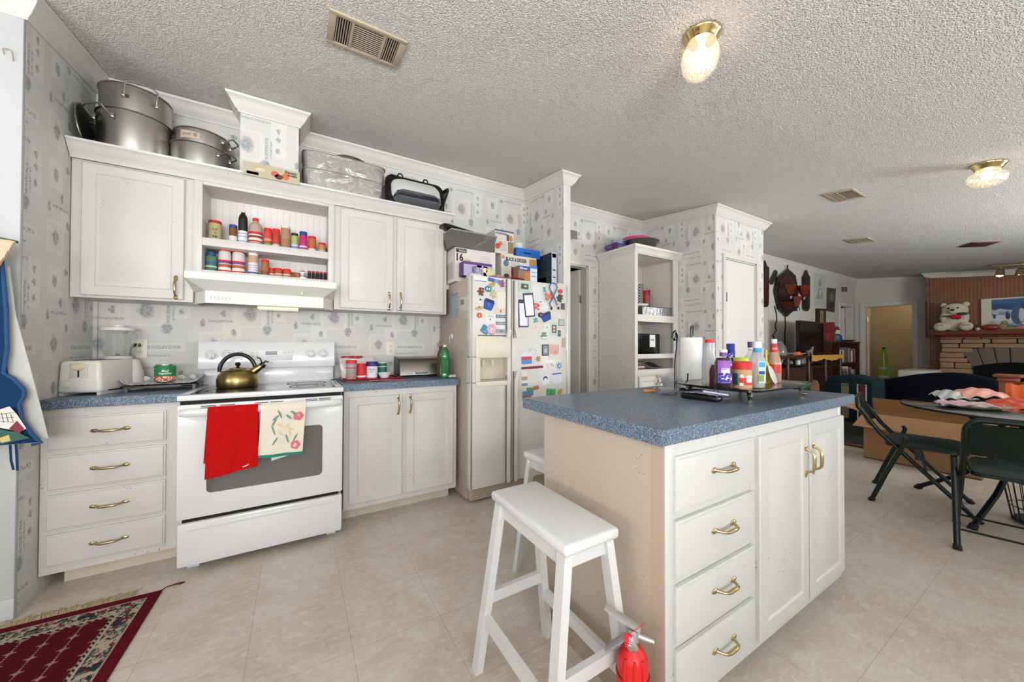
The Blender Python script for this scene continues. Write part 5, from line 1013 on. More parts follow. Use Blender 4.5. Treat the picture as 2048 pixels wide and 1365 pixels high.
t = T('griddle', 'black flat griddle lying on the counter beside the toaster', 'griddle', (-.72, 2.85, ZC))
Rg = Matrix.Translation((-.675, 2.87, ZC)) @ Matrix.Rotation(.08, 4, 'Z')
m = MB(); rrect(m, .165, .10, .018, .030, .02, M=Rg); obj('griddle_plate', m, M('17171a', .35), t)
for sx in (-1, 1):
    for sy in (-1, 1): obj('foot', MB().box((sx*.14-.006, sy*.08-.006, 0), (sx*.14+.006, sy*.08+.006, .019), M=Rg), BLACK, t)
obj('handle', MB().tube([Rg @ Vector((.13, -.1, .024)), Rg @ Vector((.13, -.12, .024)), Rg @ Vector((.09, -.12, .024)), Rg @ Vector((.09, -.1, .024))], .004, 6).tube([Rg @ Vector((-.15, -.1, .024)), Rg @ Vector((-.19, -.12, .02)), Rg @ Vector((-.21, -.10, .02))], .004, 6), BLACK, t)
def foil(u, v):
    e = min(u, 1-u, 1-v); z = .037+(.030*(1-e*7)**2 if e < .14 else 0)+.006*math.sin(40*u+9*v)*math.sin(33*v+3)
    return tuple(Rg @ Vector(((u-.5)*.34, (v-.5)*.19+.012, z)))
single('foil_sheet', MB().grid(foil, 40, 26, th=.0006), FOIL, 'crumpled aluminium foil sheet lying on the griddle', 'foil')
cx = A(332.5, 745, 'y', 2.86).x
t = jar('food_can', 'green can of mixed vegetables standing on the foil', 'can', (cx, 2.84, ZC+.045), .046, .098, 'a8a8a6', None, .001, mat=STEEL2, lab='1f7a3c', labz=(.005, .093), words=(('Mixed', .058, .072, 'e9ece6', .30), ('Vegetables', .042, .056, 'e9ece6', .62)), bands=((.006, .034, 'b4583a'),))
m = MB(); random.seed(3); a0 = math.atan2(-2.84, -cx)
for k in range(46):
    a = a0+random.uniform(-1.3, 1.3); m.lathe([(.0001, .002), (.004, .0015), (.005, 0)], (cx+.0472*math.cos(a), 2.84+.0472*math.sin(a), ZC+.045+random.uniform(.010, .030)), 7, M=Matrix.Rotation(a, 4, 'Z') @ Matrix.Rotation(PI/2, 4, 'Y'), mi=k % 3)
obj('label_picture', m, [mcol('d8c890'), mcol('c84a30'), mcol('dcd8c8')], t)
# ------------------------------------------------------------------ kettle on the range
kx, ky, kz = -.318, 2.775, .9155
t = T('tea_kettle', 'aged brass-coloured tea kettle with black handle on the left rear burner', 'kettle', (kx, ky, kz))
KB = NT('aged_brass'); KB.obj_co(); KB.col(KB.mix(KB.ramp(KB.noise(30, 4, .7), [(.4, 0), (.7, 1)]), '8f7a4a', 'b49b66')); KB.p(Roughness=.28, Metallic=1); KB = KB.m
obj('kettle_body', MB().lathe([(.0001, 0), (.100, 0), (.104, .006), (.104, .05), (.098, .075), (.082, .096), (.06, .108), (.045, .112)], (kx, ky, kz), 44), KB, t)
obj('lid', MB().lathe([(.046, .110), (.044, .116), (.02, .122), (.0001, .123)], (kx, ky, kz), 32), KB, t)
obj('lid_knob', MB().lathe([(.006, .12), (.008, .128), (.014, .136), (.015, .144), (.010, .151), (.0001, .152)], (kx, ky, kz), 18), BLACK, t)
hd = Vector((.93, -.1, 0)).normalized(); arc = [Vector((kx, ky, kz))+hd*(.092*math.cos(PI*(1-k/14)))*(1.0)+Vector((0, 0, .095+.108*math.sin(PI*k/14))) for k in range(15)]
obj('handle', MB().tube(arc, [.009]+[.0105]*13+[.009], 10, flat=(1.1, .8)), BLACK, t)
s0 = Vector((kx, ky, kz))+hd*.07+Vector((0, 0, .085)); s1 = s0+hd*.055+Vector((0, 0, .045)); obj('spout', MB().tube([s0, s1], [.024, .017], 16), KB, t)
obj('whistle_cap', MB().tube([s1-Vector((0, 0, .004))+hd*-.004, s1+hd*.010+Vector((0, 0, .010))], [.019, .018], 16).tube([s1+Vector((0, 0, .012)), s1+hd*.02+Vector((0, 0, .026)), s1+hd*.035+Vector((0, 0, .02))], [.005, .007, .005], 8).tube([s1+Vector((0, 0, .012)), s1-hd*.01+Vector((0, 0, .045)), s1-hd*.028+Vector((0, 0, .05))], .004, 6), BLACK, t)
# ------------------------------------------------------------------ right counter
ZR = .918
def rz_(x): return 670+x/8.533
t = T('serving_tray', 'dark red serving tray on the counter right of the range', 'tray', (.47, 2.87, ZR)); m = MB(); rrect(m, .20, .125, 0, .004, .02, -.0, M=Matrix.Translation((.475, 2.875, ZR)))
P = []
for k in range(24): b = (k//6)*PI/2+(k % 6)*(PI/2)/5; sx, sy = ((1, 1), (-1, 1), (-1, -1), (1, -1))[k//6]; P.append((.475+sx*.183+.02*math.cos(b), 2.875+sy*.108+.02*math.sin(b), ZR+.010))
m.tube(P, .006, 6, closed=True); obj('tray_body', m, M('6e1420', .3), t)
ZT = ZR+.0045
def bx_(p, y): return A(rz_(p), 740, 'y', y).x
jar('shaker_bottle', 'clear red-lidded canister with orange powder on the red tray', 'canister', (bx_(280, 2.82), 2.82, ZT), .036, .142, 'd9c8b8', 'd8252a', .022, neck=.036, shoulder=.008, mat=FROST, fill=(.05, 'd87a48'), bands=((.085, .092, 'd83a3a'),))
jar('coffee_jar', 'waisted bright red jar with barcode label on the red tray', 'canister', (bx_(450, 2.83), 2.83, ZT), .033, .115, 'cf1f1f', 'c81a1a', .025, neck=.028, shoulder=.04, lidr=.033, lab='cf1f1f', labz=(.01, .05), bands=((.018, .03, 'd8d4d0'),))
jar('creamer_canister', 'white canister with navy lid and lettering on the red tray', 'canister', (bx_(630, 2.84), 2.84, ZT), .040, .128, 'dedde0', '25286c', .032, lidr=.041, lab='dcdbe0', labz=(.002, .095), words=(('GOLD', .066, .08, '4a4a58', .5), ('SALT', .05, .06, '4a4a58', .3)), bands=((.006, .012, 'b05a60'),))
jar('green_can', 'green can with a silver rim behind the white bowl', 'can', (bx_(800, 2.90), 2.90, ZT), .034, .125, '1f6b50', 'c4c8c4', .012, lab='1f6b50', labz=(.005, .108), bands=((.085, .09, 'cfe0d4'),))
single('bowl', MB().lathe([(.0001, .002), (.022, 0), (.024, .004), (.046, .042), (.048, .046), (.045, .046), (.022, .01), (.0001, .008)], (bx_(845, 2.80), 2.80, ZT), 30), M('dfe1e6', .25), 'small square-sided white bowl on the red tray', 'bowl')
single('snack_bag', MB().grid(lambda u, v: (bx_(110, 2.93)+.235*u-.01*v, 2.945+.018*math.sin(6*u+2*v)-.03*math.sin(PI*u)*(1-v), ZT+.152*v+.006*math.sin(9*u)*v), 16, 12, th=.02), M('c9bdb8', .25, 0, .25, 14), 'clear zip bag with a blue seal at the back of the red tray', 'bag')
single('red_bag', MB().grid(lambda u, v: (bx_(125, 2.98)+.14*u, 2.985+.01*math.sin(8*u+3*v), ZT+.17*v), 10, 10, th=.012), M('9c1c26', .35, 0, .3, 12), 'dark red packet standing behind the clear zip bag', 'bag')
single('cutting_mat', MB().grid(lambda u, v: (.43+.245*u+.012*v, 2.665+.055*v-.015*u, ZR+.003+.002*math.sin(5*u)), 8, 2, th=.004), M('c2485a', .45), 'rose-red cloth lying at the counter edge in front of the tray', 'cloth')
t = T('bread_box', 'brushed steel roll-top bread box on the right counter', 'bread box', (.84, 2.92, ZR)); x0, x1, y0, y1 = .682, 1.03, 2.84, 3.04
pr = [(y0+.02, 0), (y0, .012), (y0+.004, .045), (y0+.02, .095), (y0+.05, .135), (y0+.09, .152), (y1, .156), (y1, 0)]
obj('roll_top', MB().prism([(p, ZR+.008+q) for p, q in pr], 'x', x0+.004, x1-.004), M('a6a19a', .28, 1, .06), t, sharp=40)
obj('side_panel', MB().prism([(p-.002, ZR+.004+q*1.02) for p, q in pr], 'x', x0, x0+.004).prism([(p-.002, ZR+.004+q*1.02) for p, q in pr], 'x', x1-.004, x1), BLACK, t)
obj('base', MB().box((x0, y0+.008, ZR), (x1, y1, ZR+.010)), BLACK, t); obj('handle', MB().tube([(.80, y0+.004, ZR+.04), (.80, y0-.016, ZR+.037), (.90, y0-.016, ZR+.037), (.90, y0+.004, ZR+.04)], .006, 8), CHROME, t)
bx2 = A(889.5, 740, 'y', 2.70).x
t = T('soap_bottle', 'green plastic bottle with pale cap at the counter end by the refrigerator', 'bottle', (bx2, 2.70, ZR))
pf = [(.0001, .004), (.030, 0), (.036, .006), (.037, .03), (.0345, .04)]+[(.036+.0012*(k % 2), .045+k*.009) for k in range(12)]+[(.037, .17), (.036, .195), (.026, .222), (.014, .238), (.013, .245)]
obj('bottle_body', MB().lathe(pf, (bx2, 2.70, ZR), 28), GRNP, t); obj('cap', MB().lathe([(.014, .243), (.014, .262), (.0001, .263)], (bx2, 2.70, ZR), 18), M('d8d8b0', .4), t)
jar('sauce_bottle', 'amber bottle with a red cap standing behind the green bottle', 'bottle', (bx2+.0, 2.80, ZR), .028, .25, '4a3a2a', '8a1c1c', .02, neck=.012, shoulder=.07)
single('paper_tissue', MB().grid(lambda u, v: (bx2+.045+.05*(u-.5), 2.655+.045*(v-.5), ZR+.004+.022*abs(math.sin(7*u+2)*math.sin(6*v+1))), 14, 12, th=.002), M('e2ddda', .9), 'crumpled white tissue in front of the green bottle', 'tissue')
# ------------------------------------------------------------------ boxes on top of the refrigerator
ZF = 1.7125
def zf(x, y): return 860+x/6.203, 420+y/6.203
def fb(x0, x1, Y): return A(*zf(x0, 600), 'y', Y).x, A(*zf(x1, 600), 'y', Y).x
def fz(y, x, Y): return A(*zf(x, y), 'y', Y).z
xa, xb = fb(312, 812, 2.66); zt = fz(460, 320, 2.66)
carton('box', 'white carton marked 16 under the grey plastic bin', 'box', (xa, 2.66, 1.686), (xb-xa, .40, zt-1.686), 0, 'd3cbc2', (('f', .02, .86, .27, .97, '2a2826'), ('text', 'kitchen', .09, .885, .25, .95, 'd8d4cc', .01), ('text', '16', .03, .60, .19, .84, '1c1a19', .03), ('fr', .30, .62, .07, 1.8, 'b3ab78'), ('f', .60, .55, .86, .85, 'cac2b9'), ('s', .1, .1, .8, .6, 'b3aca2')))
xc, xd = fb(885, 1322, 2.68); zt2 = fz(540, 890, 2.68)
carton('box', 'white kitchen appliance carton with a BLACK & DECKER heading', 'box', (xc, 2.68, 1.686), (xd-xc, .32, zt2-1.686), 0, 'd0c6bc', (('text', 'BLACK & DECKER', .12, .80, .70, .92, '1e1c1c', .03), ('fr', .05, .90, .055, 1, 'd07a4a'), ('fr', .13, .72, .10, 1.0, '4f7684'), ('fr', .14, .32, .08, 1.2, '3a3836'), ('f', .27, .2, .48, .62, '8a3b30'), ('f', .25, .6, .50, .78, 'b8b4b4'), ('f', .78, .72, .98, .95, 'a8804a'), ('f', .52, .2, .74, .7, 'bdb2a8')))
t = T('storage_bin', 'grey translucent plastic bin on top of the white carton', 'bin', ((xa+xb)/2, 2.85, zt)); z0 = zt+.001; xe, xg = fb(262, 830, 2.62); z1 = fz(235, 280, 2.62)
m = MB(); vs = [(xe+.02, 2.64, z0), (xg-.03, 2.64, z0), (xg-.03, 3.02, z0), (xe+.02, 3.02, z0), (xe, 2.62, z1), (xg, 2.62, z1), (xg, 3.04, z1), (xe, 3.04, z1)]
m.add(vs, [(3, 2, 1, 0), (0, 1, 5, 4), (1, 2, 6, 5), (2, 3, 7, 6), (3, 0, 4, 7)]); obj('tub', m, SMOKE, t, flat=True); obj('rim', MB().tube([vs[4], vs[5], vs[6], vs[7]], .006, 6, closed=True), M('8f897f', .4), t)
m = MB().box((xe+.04, 2.66, z0+.004), (xe+.22, 3.0, z1-.02)); obj('contents', m, M('4c4d4f', .7), t)
Rl = Matrix.Translation(((xe+.02+xg-.1)/2, 2.86, z1+.035)) @ Matrix.Rotation(.10, 4, 'Y') @ Matrix.Rotation(.05, 4, 'Z'); m = MB(); rrect(m, .20, .15, -.012, .012, .03, M=Rl)
single('bin_lid', m, BLACK, 'black plastic lid lying askew over the grey bin', 'lid')
xh, xi = fb(818, 1050, 2.67); z2 = zt2+.001
carton('box', 'ice grinder carton with food pictures standing on the appliance carton', 'box', (xh, 2.69, z2), (xi-xh, .16, fz(240, 830, 2.69)-z2), 0, 'c9c4c0', (('f', 0, .94, 1, 1, '3b4770'), ('text', 'ICE GRINDER', .03, .80, .62, .89, '3a3f60', .02), ('fr', .15, .3, .12, 1, 'c9402c'), ('fr', .3, .42, .09, 1, 'd07048'), ('f', .3, .12, .6, .5, 'b9b4b4'), ('fr', .85, .7, .12, .8, 'b87a40'), ('f', .7, .05, .98, .55, '8f6a3c'), ('fr', .85, .45, .1, 1, '6a8a40'), ('f', .62, .58, .75, .85, '574a38')))
xj, xk = fb(1050, 1190, 2.80); single('plastic_tub', MB().lathe([(.05, 0), (.052, .004), (.064, .085), (.067, .09), (.062, .09), (.05, .008)], ((xj+xk)/2, 2.85, fz(490, 1100, 2.8)-.03), 24), M('dddad4', .4), 'white plastic tub behind the ice grinder carton', 'tub')
xl, xm = fb(1095, 1390, 2.70); carton('box', 'flat bright blue carton lying on top of the appliance carton', 'box', (xl-.02, 2.70, z2), (xm-xl, .18, fz(470, 1110, 2.70)-z2), 0, '1d5fb0', (('f', .12, .3, .9, .7, '1a58a8'), ('f', .3, .45, .6, .55, '4f8ad0')))
xn, xo = fb(1335, 1528, 2.60); g = carton('game_box', 'dark illustrated box standing on edge beside the wallpapered column', 'box', (xo-.055, 2.55, 1.686), (.055, .42, fz(520, 1475, 2.55)-1.686), 0, '22303c', (('f', .0, .0, 1, 1, 'c3ccd8'), ('f', .1, .86, .9, .97, '2a6fb0'), ('f', .2, .5, .8, .53, '8a96a8'), ('f', .2, .3, .8, .33, '8a96a8'), ('s', .05, .1, .5, .5, '2c4038'), ('s', .2, .05, .7, .35, '702c38'), ('s', .5, .4, .9, .8, '34445c')))
xp, xq = fb(418, 772, 2.53); carton('snack_box', 'purple and white snack carton in front of the box marked 16', 'box', (xp, 2.53, 1.7125), (xq-xp, .09, fz(632, 430, 2.53)-1.7125), 0, '5b3478', (('f', 0, 0, 1, .80, 'a79cc0'), ('f', .45, .0, .62, .8, '4a2a68'), ('f', .68, 0, .82, .78, '6b3a8a'), ('fr', .9, .35, .3, 1, 'c9c08c'), ('text', 'FRUIT', .46, .15, .61, .65, 'e2dcea', .02), ('text', 'NUT', .28, .2, .42, .7, '3c2a58', .03), ('fr', .74, .5, .18, 1, 'd8d0b0')))
xr, xs2 = fb(1098, 1242, 2.52); carton('snack_box', 'blue and brown snack carton near the right door top', 'box', (xr, 2.52, 1.7125), (xs2-xr, .08, fz(690, 1110, 2.52)-1.7125), 0, '8c6a50', (('f', 0, .72, 1, 1, '1f4f98'), ('f', .55, .05, .95, .6, 'b87434'), ('text', 'fiber', .1, .78, .8, .93, 'd8dce4', .02)))
xt, xu = fb(1244, 1330, 2.52); carton('snack_box', 'narrow white and blue carton right of the brown snack carton', 'box', (xt, 2.52, 1.7125), (xu-xt, .06, fz(700, 1280, 2.52)-1.7125), 0, 'c9d6e4', (('f', 0, .85, 1, 1, '3a78c0'), ('f', .15, .35, .85, .4, '6f8ab0'), ('f', .15, .6, .85, .64, '6f8ab0')))
single('snack_bag', MB().grid(lambda u, v: (xq-.03+.16*u, 2.50+.05*v, 1.7125+.004+.020*math.sin(PI*u)*math.sin(PI*v)+.008*abs(math.sin(15*u+5*v))), 16, 8, th=.002), M('b98a8c', .35, 0, .3, 20), 'crumpled pink wrapper on the refrigerator top', 'wrapper')
single('snack_bag', MB().grid(lambda u, v: (xq+.10+.17*u, 2.465+.04*v, 1.7125+.002+.012*math.sin(PI*u)+.004*abs(math.sin(15*u+5*v))), 16, 6, th=.002), M('d8502a', .35, 0, .2, 20), 'orange wrapper lying at the refrigerator top edge', 'wrapper')
struct('trim_niche_shelf', MB().box((1.052, 2.85, 1.645), (1.26, 3.09, 1.685), bev=.002), CABW)
# ------------------------------------------------------------------ ceiling fixtures and registers (the ceiling slopes 1 in 10)
SL = math.atan(.1)
def CM(x, y): return Matrix.Translation((x, y, cz(y))) @ Matrix.Rotation(SL, 4, 'X')
GLOBE = thin_glass('pressed_glass', tint='fffaf2', body=.20, bodycol='ffffff', gloss=.10, rough=.15, bump=90)
BULB = M('ffe2b8', .5, 0, 0, emit=30)
GOLD = M('d9c08a', .15, 1, .03)
def ceiling_light(name, label, x, y, r, h, e, squat=False):
    t = T(name, label, 'ceiling light', (x, y, cz(y)), 0, 'pressed glass ceiling lights'); K = CM(x, y)
    obj('canopy', MB().lathe([(r*1.02, 0), (r*1.02, -.006), (r*.98, -.014), (r*.88, -.022), (r*.80, -.036), (r*.74, -.042), (.0001, -.042)], (0, 0, 0), 40, M=K), GOLD, t)
    if squat: pf = [(r*.66, -.035), (r*.70, -.06), (r*1.05, -.075), (r*1.12, -.10), (r*.98, -.135), (r*.6, -.158), (.0001, -.165)]
    else: pf = [(r*.72, -.036), (r*.80, -.055), (r*.97, -.09), (r*1.0, -.13), (r*.9, -.17), (r*.66, -.202), (r*.34, -.218), (.0001, -.222)]
    m = MB(); n = 48; vs = []
    for j, (q, z) in enumerate(pf):
        for k in range(n): a = 2*PI*k/n; qq = q*(1+(.018 if (k+j) % 2 else -.0)); vs.append(K @ Vector((qq*math.cos(a), qq*math.sin(a), z)))
    m.add(vs, [(j*n+k, j*n+(k+1) % n, (j+1)*n+(k+1) % n, (j+1)*n+k) for j in range(len(pf)-1) for k in range(n)]); obj('glass_shade', m, GLOBE, t, flat=True)
    s = .8 if squat else 1
    t.scale = (1, 1, 1 if squat else .86)
    obj('light_bulb', MB().lathe([(.012, -.045), (.014, -.06*s), (.029, -.09*s), (.030, -.11*s), (.02, -.128*s), (.0001, -.134*s)], (0, 0, 0), 20, M=K), BULB, t)
    return t
ceiling_light('ceiling_light', 'brass and pressed glass ceiling light, the big near one over the island', 1.517, .908, .075, .22, 1)
ceiling_light('ceiling_light', 'squat brass and glass ceiling light over the dining table', 4.30, .437, .086, .18, 1, True)
VM = M('b3a48a', .45, 0, .06)
def vent(label, x, y, w, d, rows, louver='mid', mat=VM):
    t = T('ceiling_vent', label, 'vent', (x, y, cz(y)), 0, 'ceiling air registers'); K = CM(x, y)
    m = MB(); f = .022 if d < .25 else .03
    for a, b, c, e in ((-w/2, -d/2, w/2, -d/2+f), (-w/2, d/2-f, w/2, d/2), (-w/2, -d/2+f, -w/2+f*1.4, d/2-f), (w/2-f*1.4, -d/2+f, w/2, d/2-f)): m.box((a, b, -.009), (c, e, 0), bev=.002, M=K)
    obj('frame', m, mat, t); ix = w/2-f*1.4; iy = d/2-f
    obj('duct_opening', MB().box((-ix, -iy, -.003), (ix, iy, -.0005), M=K), M('1a1512', .9), t)
    m = MB()
    if rows == 3:
        s = ix*.46
        for x0, x1 in ((-s-.012, -s), (s, s+.012)): m.box((x0, -iy, -.009), (x1, iy, -.003), M=K)
        n = 13
        for k in range(n): yy = -iy+2*iy*(k+.5)/n; m.box((-s, yy-.002, -.007), (s, yy+.0015, -.0035), M=K)
        for sgn in (-1, 1):
            for k in range(6): xx = sgn*(s+.012+(ix-s-.012)*(k+.5)/6); m.box((xx-.002, -iy, -.007), (xx+.002, iy, -.0035), M=K)
    else:
        n = 9
        for k in range(n): xx = -ix+2*ix*(k+.5)/n; m.box((xx-.003, -iy, -.007), (xx+.003, iy*.1, -.0035), M=K)
        for k in range(4): yy = iy*.1+iy*.9*(k+.5)/4; m.box((-ix, yy-.005, -.009), (ix, yy+.004, -.004), M=K)
    obj('louvers', m, mat, t); return t
vent('beige three-section ceiling register above the range', .273, 1.82, .335, .225, 3)
vent('beige ceiling register between the two globe lights', 4.36, 1.257, .33, .215, 1)
vent('small ceiling register farther back toward the living room', 6.64, 1.75, .32, .23, 1)
m = MB().box((-.16, -.12, -.012), (.16, .12, 0), bev=.002, M=CM(7.83, .885) @ Matrix.Rotation(.5, 4, 'Z')); single('ceiling_plate', m, M('4e2a1a', .5), 'dark brown square cover plate on the living room ceiling', 'cover plate')
# spotlight bar near the fireplace
sx, sy = 10.1, .735; t = T('track_light', 'brass ceiling spotlight bar glowing in front of the fireplace wall', 'spotlight', (sx, sy, cz(sy))); K = CM(sx, sy)
obj('bar', MB().box((-.03, -.28, -.035), (.03, .28, 0), bev=.008, M=K), GOLD, t)
for k, yy in enumerate((.18, -.02, -.2)):
    b = obj('spot_head', MB().tube([K @ Vector((0, yy, -.03)), K @ Vector((0, yy, -.08))], .012, 8).lathe([(.02, -.08), (.045, -.10), (.05, -.16), (.06, -.19), (.052, -.19), (.04, -.12)], (0, yy, 0), 18, M=K) if False else MB().tube([K @ Vector((0, yy, -.03)), K @ Vector((0, yy, -.08))], .012, 8).merge(MB().lathe([(.02, -.08), (.045, -.10), (.05, -.16), (.06, -.19), (.052, -.19), (.04, -.12)], (0, 0, 0), 18), M=K @ Matrix.Translation((0, yy, 0))), GOLD, t)
    if k == 0: obj('bulb', MB().merge(MB().lathe([(.03, -.13), (.045, -.17), (.03, -.20), (.0001, -.21)], (0, 0, 0), 16), M=K @ Matrix.Translation((0, yy, 0))), M('ffdf9c', .5, 0, 0, emit=60), b)
# ------------------------------------------------------------------ tall open cabinet by the doorway
TX0, TX1, TY = 3.049, 3.795, 2.566
TCAB = cab_paint('tall_cabinet_paint', 'dedad2', 'd6ccbc')
t = T('tall_cabinet', 'tall cream pantry cabinet with open shelves beside the utility doorway', 'cabinet', (3.42, 2.83, 0))
m = MB().box((TX0, TY+.018, .08), (TX0+.018, 3.09, 2.2)).box((TX1-.018, TY+.018, .08), (TX1, 3.09, 2.2)).box((TX0+.018, 3.07, .08), (TX1-.018, 3.09, 2.2)).box((TX0+.018, TY+.018, 2.17), (TX1-.018, 3.07, 2.2)).box((TX0+.018, TY+.018, .08), (TX1-.018, 3.07, .86)); obj('body', m, TCAB, t)
m = MB().box((TX0, TY, .08), (TX0+.046, TY+.018, 2.2), bev=.002).box((3.705, TY, .08), (TX1, TY+.018, 2.2), bev=.002)
for a, b in ((2.158, 2.2), (1.435, 1.51), (1.035, 1.085), (.862, .918)): m.box((TX0+.046, TY, a), (3.705, TY+.018, b))
obj('face_frame', m, TCAB, t)
for z in (1.44, 1.04, .866): obj('shelf', MB().box((TX0+.018, TY+.018, z), (TX1-.018, 3.07, z+.018)), TCAB, t)
vs = []
for x0, x1, e in ((TX0, TX1, 1),):
    P = [(0, 2.165), (.008, 2.168), (.014, 2.18), (.034, 2.215), (.045, 2.222), (.05, 2.242), (-.02, 2.242)]
    for d, z in P: vs += [(x0-d, 3.09, z), (x0-d, TY-d, z), (x1+d, TY-d, z), (x1+d, 3.09, z)]
n = len(P); obj('crown', MB().add(vs, [(4*j+k, 4*j+k+1, 4*j+5+k, 4*j+4+k) for j in range(n-1) for k in range(3)]+[(4*n-4, 4*n-3, 4*n-2, 4*n-1)]), TCAB, t)
for a, b, hx in ((3.10, 3.39, 3.365), (3.40, 3.70, 3.425)):
    d = obj('cabinet_door', rings(MB(), a, b, .14, .845, TY-.018, DPROF), TCAB, t); obj('handle', pull((hx, TY-.018, .80), vert=True, L=.1), BRASS, d)
# on the cabinet top (z = 2.242)
cx = 3.42
t = T('mixing_bowl', 'wide shallow stainless bowl on top of the tall cabinet', 'bowl', (3.40, 2.80, 2.243)); obj('bowl_body', MB().lathe([(.0001, .002), (.11, 0), (.15, .03), (.20, .115), (.222, .124), (.218, .13), (.196, .118), (.13, .03), (.0001, .008)], (3.40, 2.80, 2.243), 44), STEEL2, t)
single('pink_basin', MB().lathe([(.0001, .002), (.12, 0), (.135, .01), (.150, .05), (.158, .055), (.154, .062), (.142, .052), (.125, .012), (.0001, .010)], (3.34, 2.80, 2.345), 32), PINK, 'bright pink plastic dish sitting in the stainless bowl', 'dish')
t = T('glass_dish', 'upturned clear glass dish at the right of the stainless bowl', 'dish', (3.64, 2.70, 2.243)); obj('dish_body', MB().lathe([(.085, 0), (.08, .03), (.05, .04), (.0001, .042)], (3.66, 2.70, 2.243), 28), PLASTC, t)
t = T('basket', 'purple plastic basket on top of the tall cabinet', 'basket', (3.14, 2.93, 2.243)); m = MB()
bc = (3.15, 2.93, 2.243)
for k in range(32):
    a = 2*PI*k/32; m.tube([(bc[0]+.075*math.cos(a), bc[1]+.10*math.sin(a), bc[2]+.004), (bc[0]+.095*math.cos(a), bc[1]+.12*math.sin(a), bc[2]+.075)], .004, 5)
obj('slats', m, PURPLE, t); obj('rim', MB().tube([(bc[0]+.097*math.cos(2*PI*k/32), bc[1]+.122*math.sin(2*PI*k/32), bc[2]+.08) for k in range(32)], .007, 6, closed=True), PURPLE, t); obj('base', MB().lathe([(.075, 0), (.075, .006)], bc, 32, sy=1.33), PURPLE, t)
single('candy_bag', MB().grid(lambda u, v: (bc[0]-.03+.09*u, bc[1]-.01+.03*math.sin(5*u), bc[2]+.03+.115*v+.01*math.sin(9*u)), 10, 10, th=.03), M('8fa6c4', .35, 0, .5, 30), 'multicoloured crinkled candy bag standing in the purple basket', 'bag')
single('toy_block', MB().box((bc[0]-.055, bc[1]-.06, bc[2]+.008), (bc[0]-.02, bc[1]+.01, bc[2]+.115), bev=.01), M('6b2a2e', .5, 0, .3, 30), 'dark red and green packet at the back of the purple basket', 'packet')
# in the cabinet
SH1, SH2, SH3 = 1.459, 1.059, .885
def zt_(x, y): return 1270+x/4.27, 460+y/4.27
def tx(x, Y): return A(*zt_(x, 600), 'y', Y).x
t = T('wire_rack', 'wire rack lined with pleated aluminium foil on the upper shelf', 'rack', (3.25, 2.76, SH1)); a, b = tx(26, 2.66)+.02, tx(275, 2.66)
def pleat(u, v):
    k = .0025 if int(u*36) % 2 else -.0025; return (a+(b-a)*(u+(u-.5)*.08*(1-v)*-1), 2.64+k*3-.012*v, SH1+.03+.115*v)
obj('foil_liner', MB().grid(pleat, 72, 3, th=.001).box((a+.01, 2.65, SH1+.03), (b-.01, 2.86, SH1+.034)), FOIL, t)
m = MB(); 
for z, g in ((SH1+.026, 0), (SH1+.148, .012)): m.tube([(a-g, 2.62-g, z), (b+g, 2.62-g, z), (b+g, 2.88, z), (a-g, 2.88, z)], .0025, 6, closed=True)
for k in range(9): x = a+(b-a)*k/8; m.tube([(x, 2.62, SH1+.004), (x, 2.614, SH1+.148)], .0018, 5)
m.tube([(a, 2.62, SH1+.005), (b, 2.62, SH1+.005), (b, 2.88, SH1+.005), (a, 2.88, SH1+.005)], .0025, 6, closed=True); m.tube([(b+.012, 2.61, SH1+.145), (b+.05, 2.61, SH1+.142)], .0025, 6)
obj('wire_frame', m, M('2b2624', .5), t)
t = T('food_container', 'clear plastic container with red and black items on the upper shelf', 'container', (3.3, 2.95, SH1)); a2, b2 = tx(86, 2.92), tx(182, 2.92)
m = MB(); vs = [(a2+.01, 2.91, SH1+.002), (b2-.01, 2.91, SH1+.002), (b2-.01, 3.05, SH1+.002), (a2+.01, 3.05, SH1+.002), (a2, 2.90, SH1+.34), (b2, 2.90, SH1+.34), (b2, 3.06, SH1+.34), (a2, 3.06, SH1+.34)]; m.add(vs, [(3, 2, 1, 0), (0, 1, 5, 4), (1, 2, 6, 5), (2, 3, 7, 6), (3, 0, 4, 7)]); obj('tub', m, PLASTC, t, flat=True)
obj('red_item', MB().box((a2+.02, 2.93, SH1+.01), (a2+.10, 3.0, SH1+.40), bev=.01), M('c83a30', .5), t); obj('black_item', MB().box((a2+.12, 2.94, SH1+.01), (b2-.02, 3.02, SH1+.42), bev=.02), BLACK, t)
ck2 = NT('black_white_check'); c_ = ck2.n('ShaderNodeTexChecker'); c_.inputs['Scale'].default_value = 60; ck2.l(ck2.co, c_.inputs[0]); c_.inputs[1].default_value = lin('2a2c34'); c_.inputs[2].default_value = lin('d6d6d6'); ck2.l(c_.outputs[0], ck2.b.inputs['Base Color'])
single('gift_bag', MB().box((tx(26, 2.9)+.03, 2.90, SH1+.001), (tx(68, 2.9), 3.03, SH1+.46), bev=.006), [ck2.m], 'black and white checked carton at the left of the upper shelf', 'carton')
single('red_carton', MB().box((tx(68, 2.9)+.003, 2.92, SH1+.001), (tx(82, 2.9), 3.05, SH1+.47), bev=.004), M('b8302c', .5), 'narrow red carton beside the checked one on the upper shelf', 'carton')
single('paper_plates', MB().lathe([(.0001, 0), (.10, 0), (.13, .02), (.132, .024), (.1, .01), (.0001, .01)], (3.30, 2.76, SH1+.15), 30, M=Matrix.Rotation(-.06, 4, 'X')), PAPER, 'white paper plates on the foil-lined rack', 'plates')
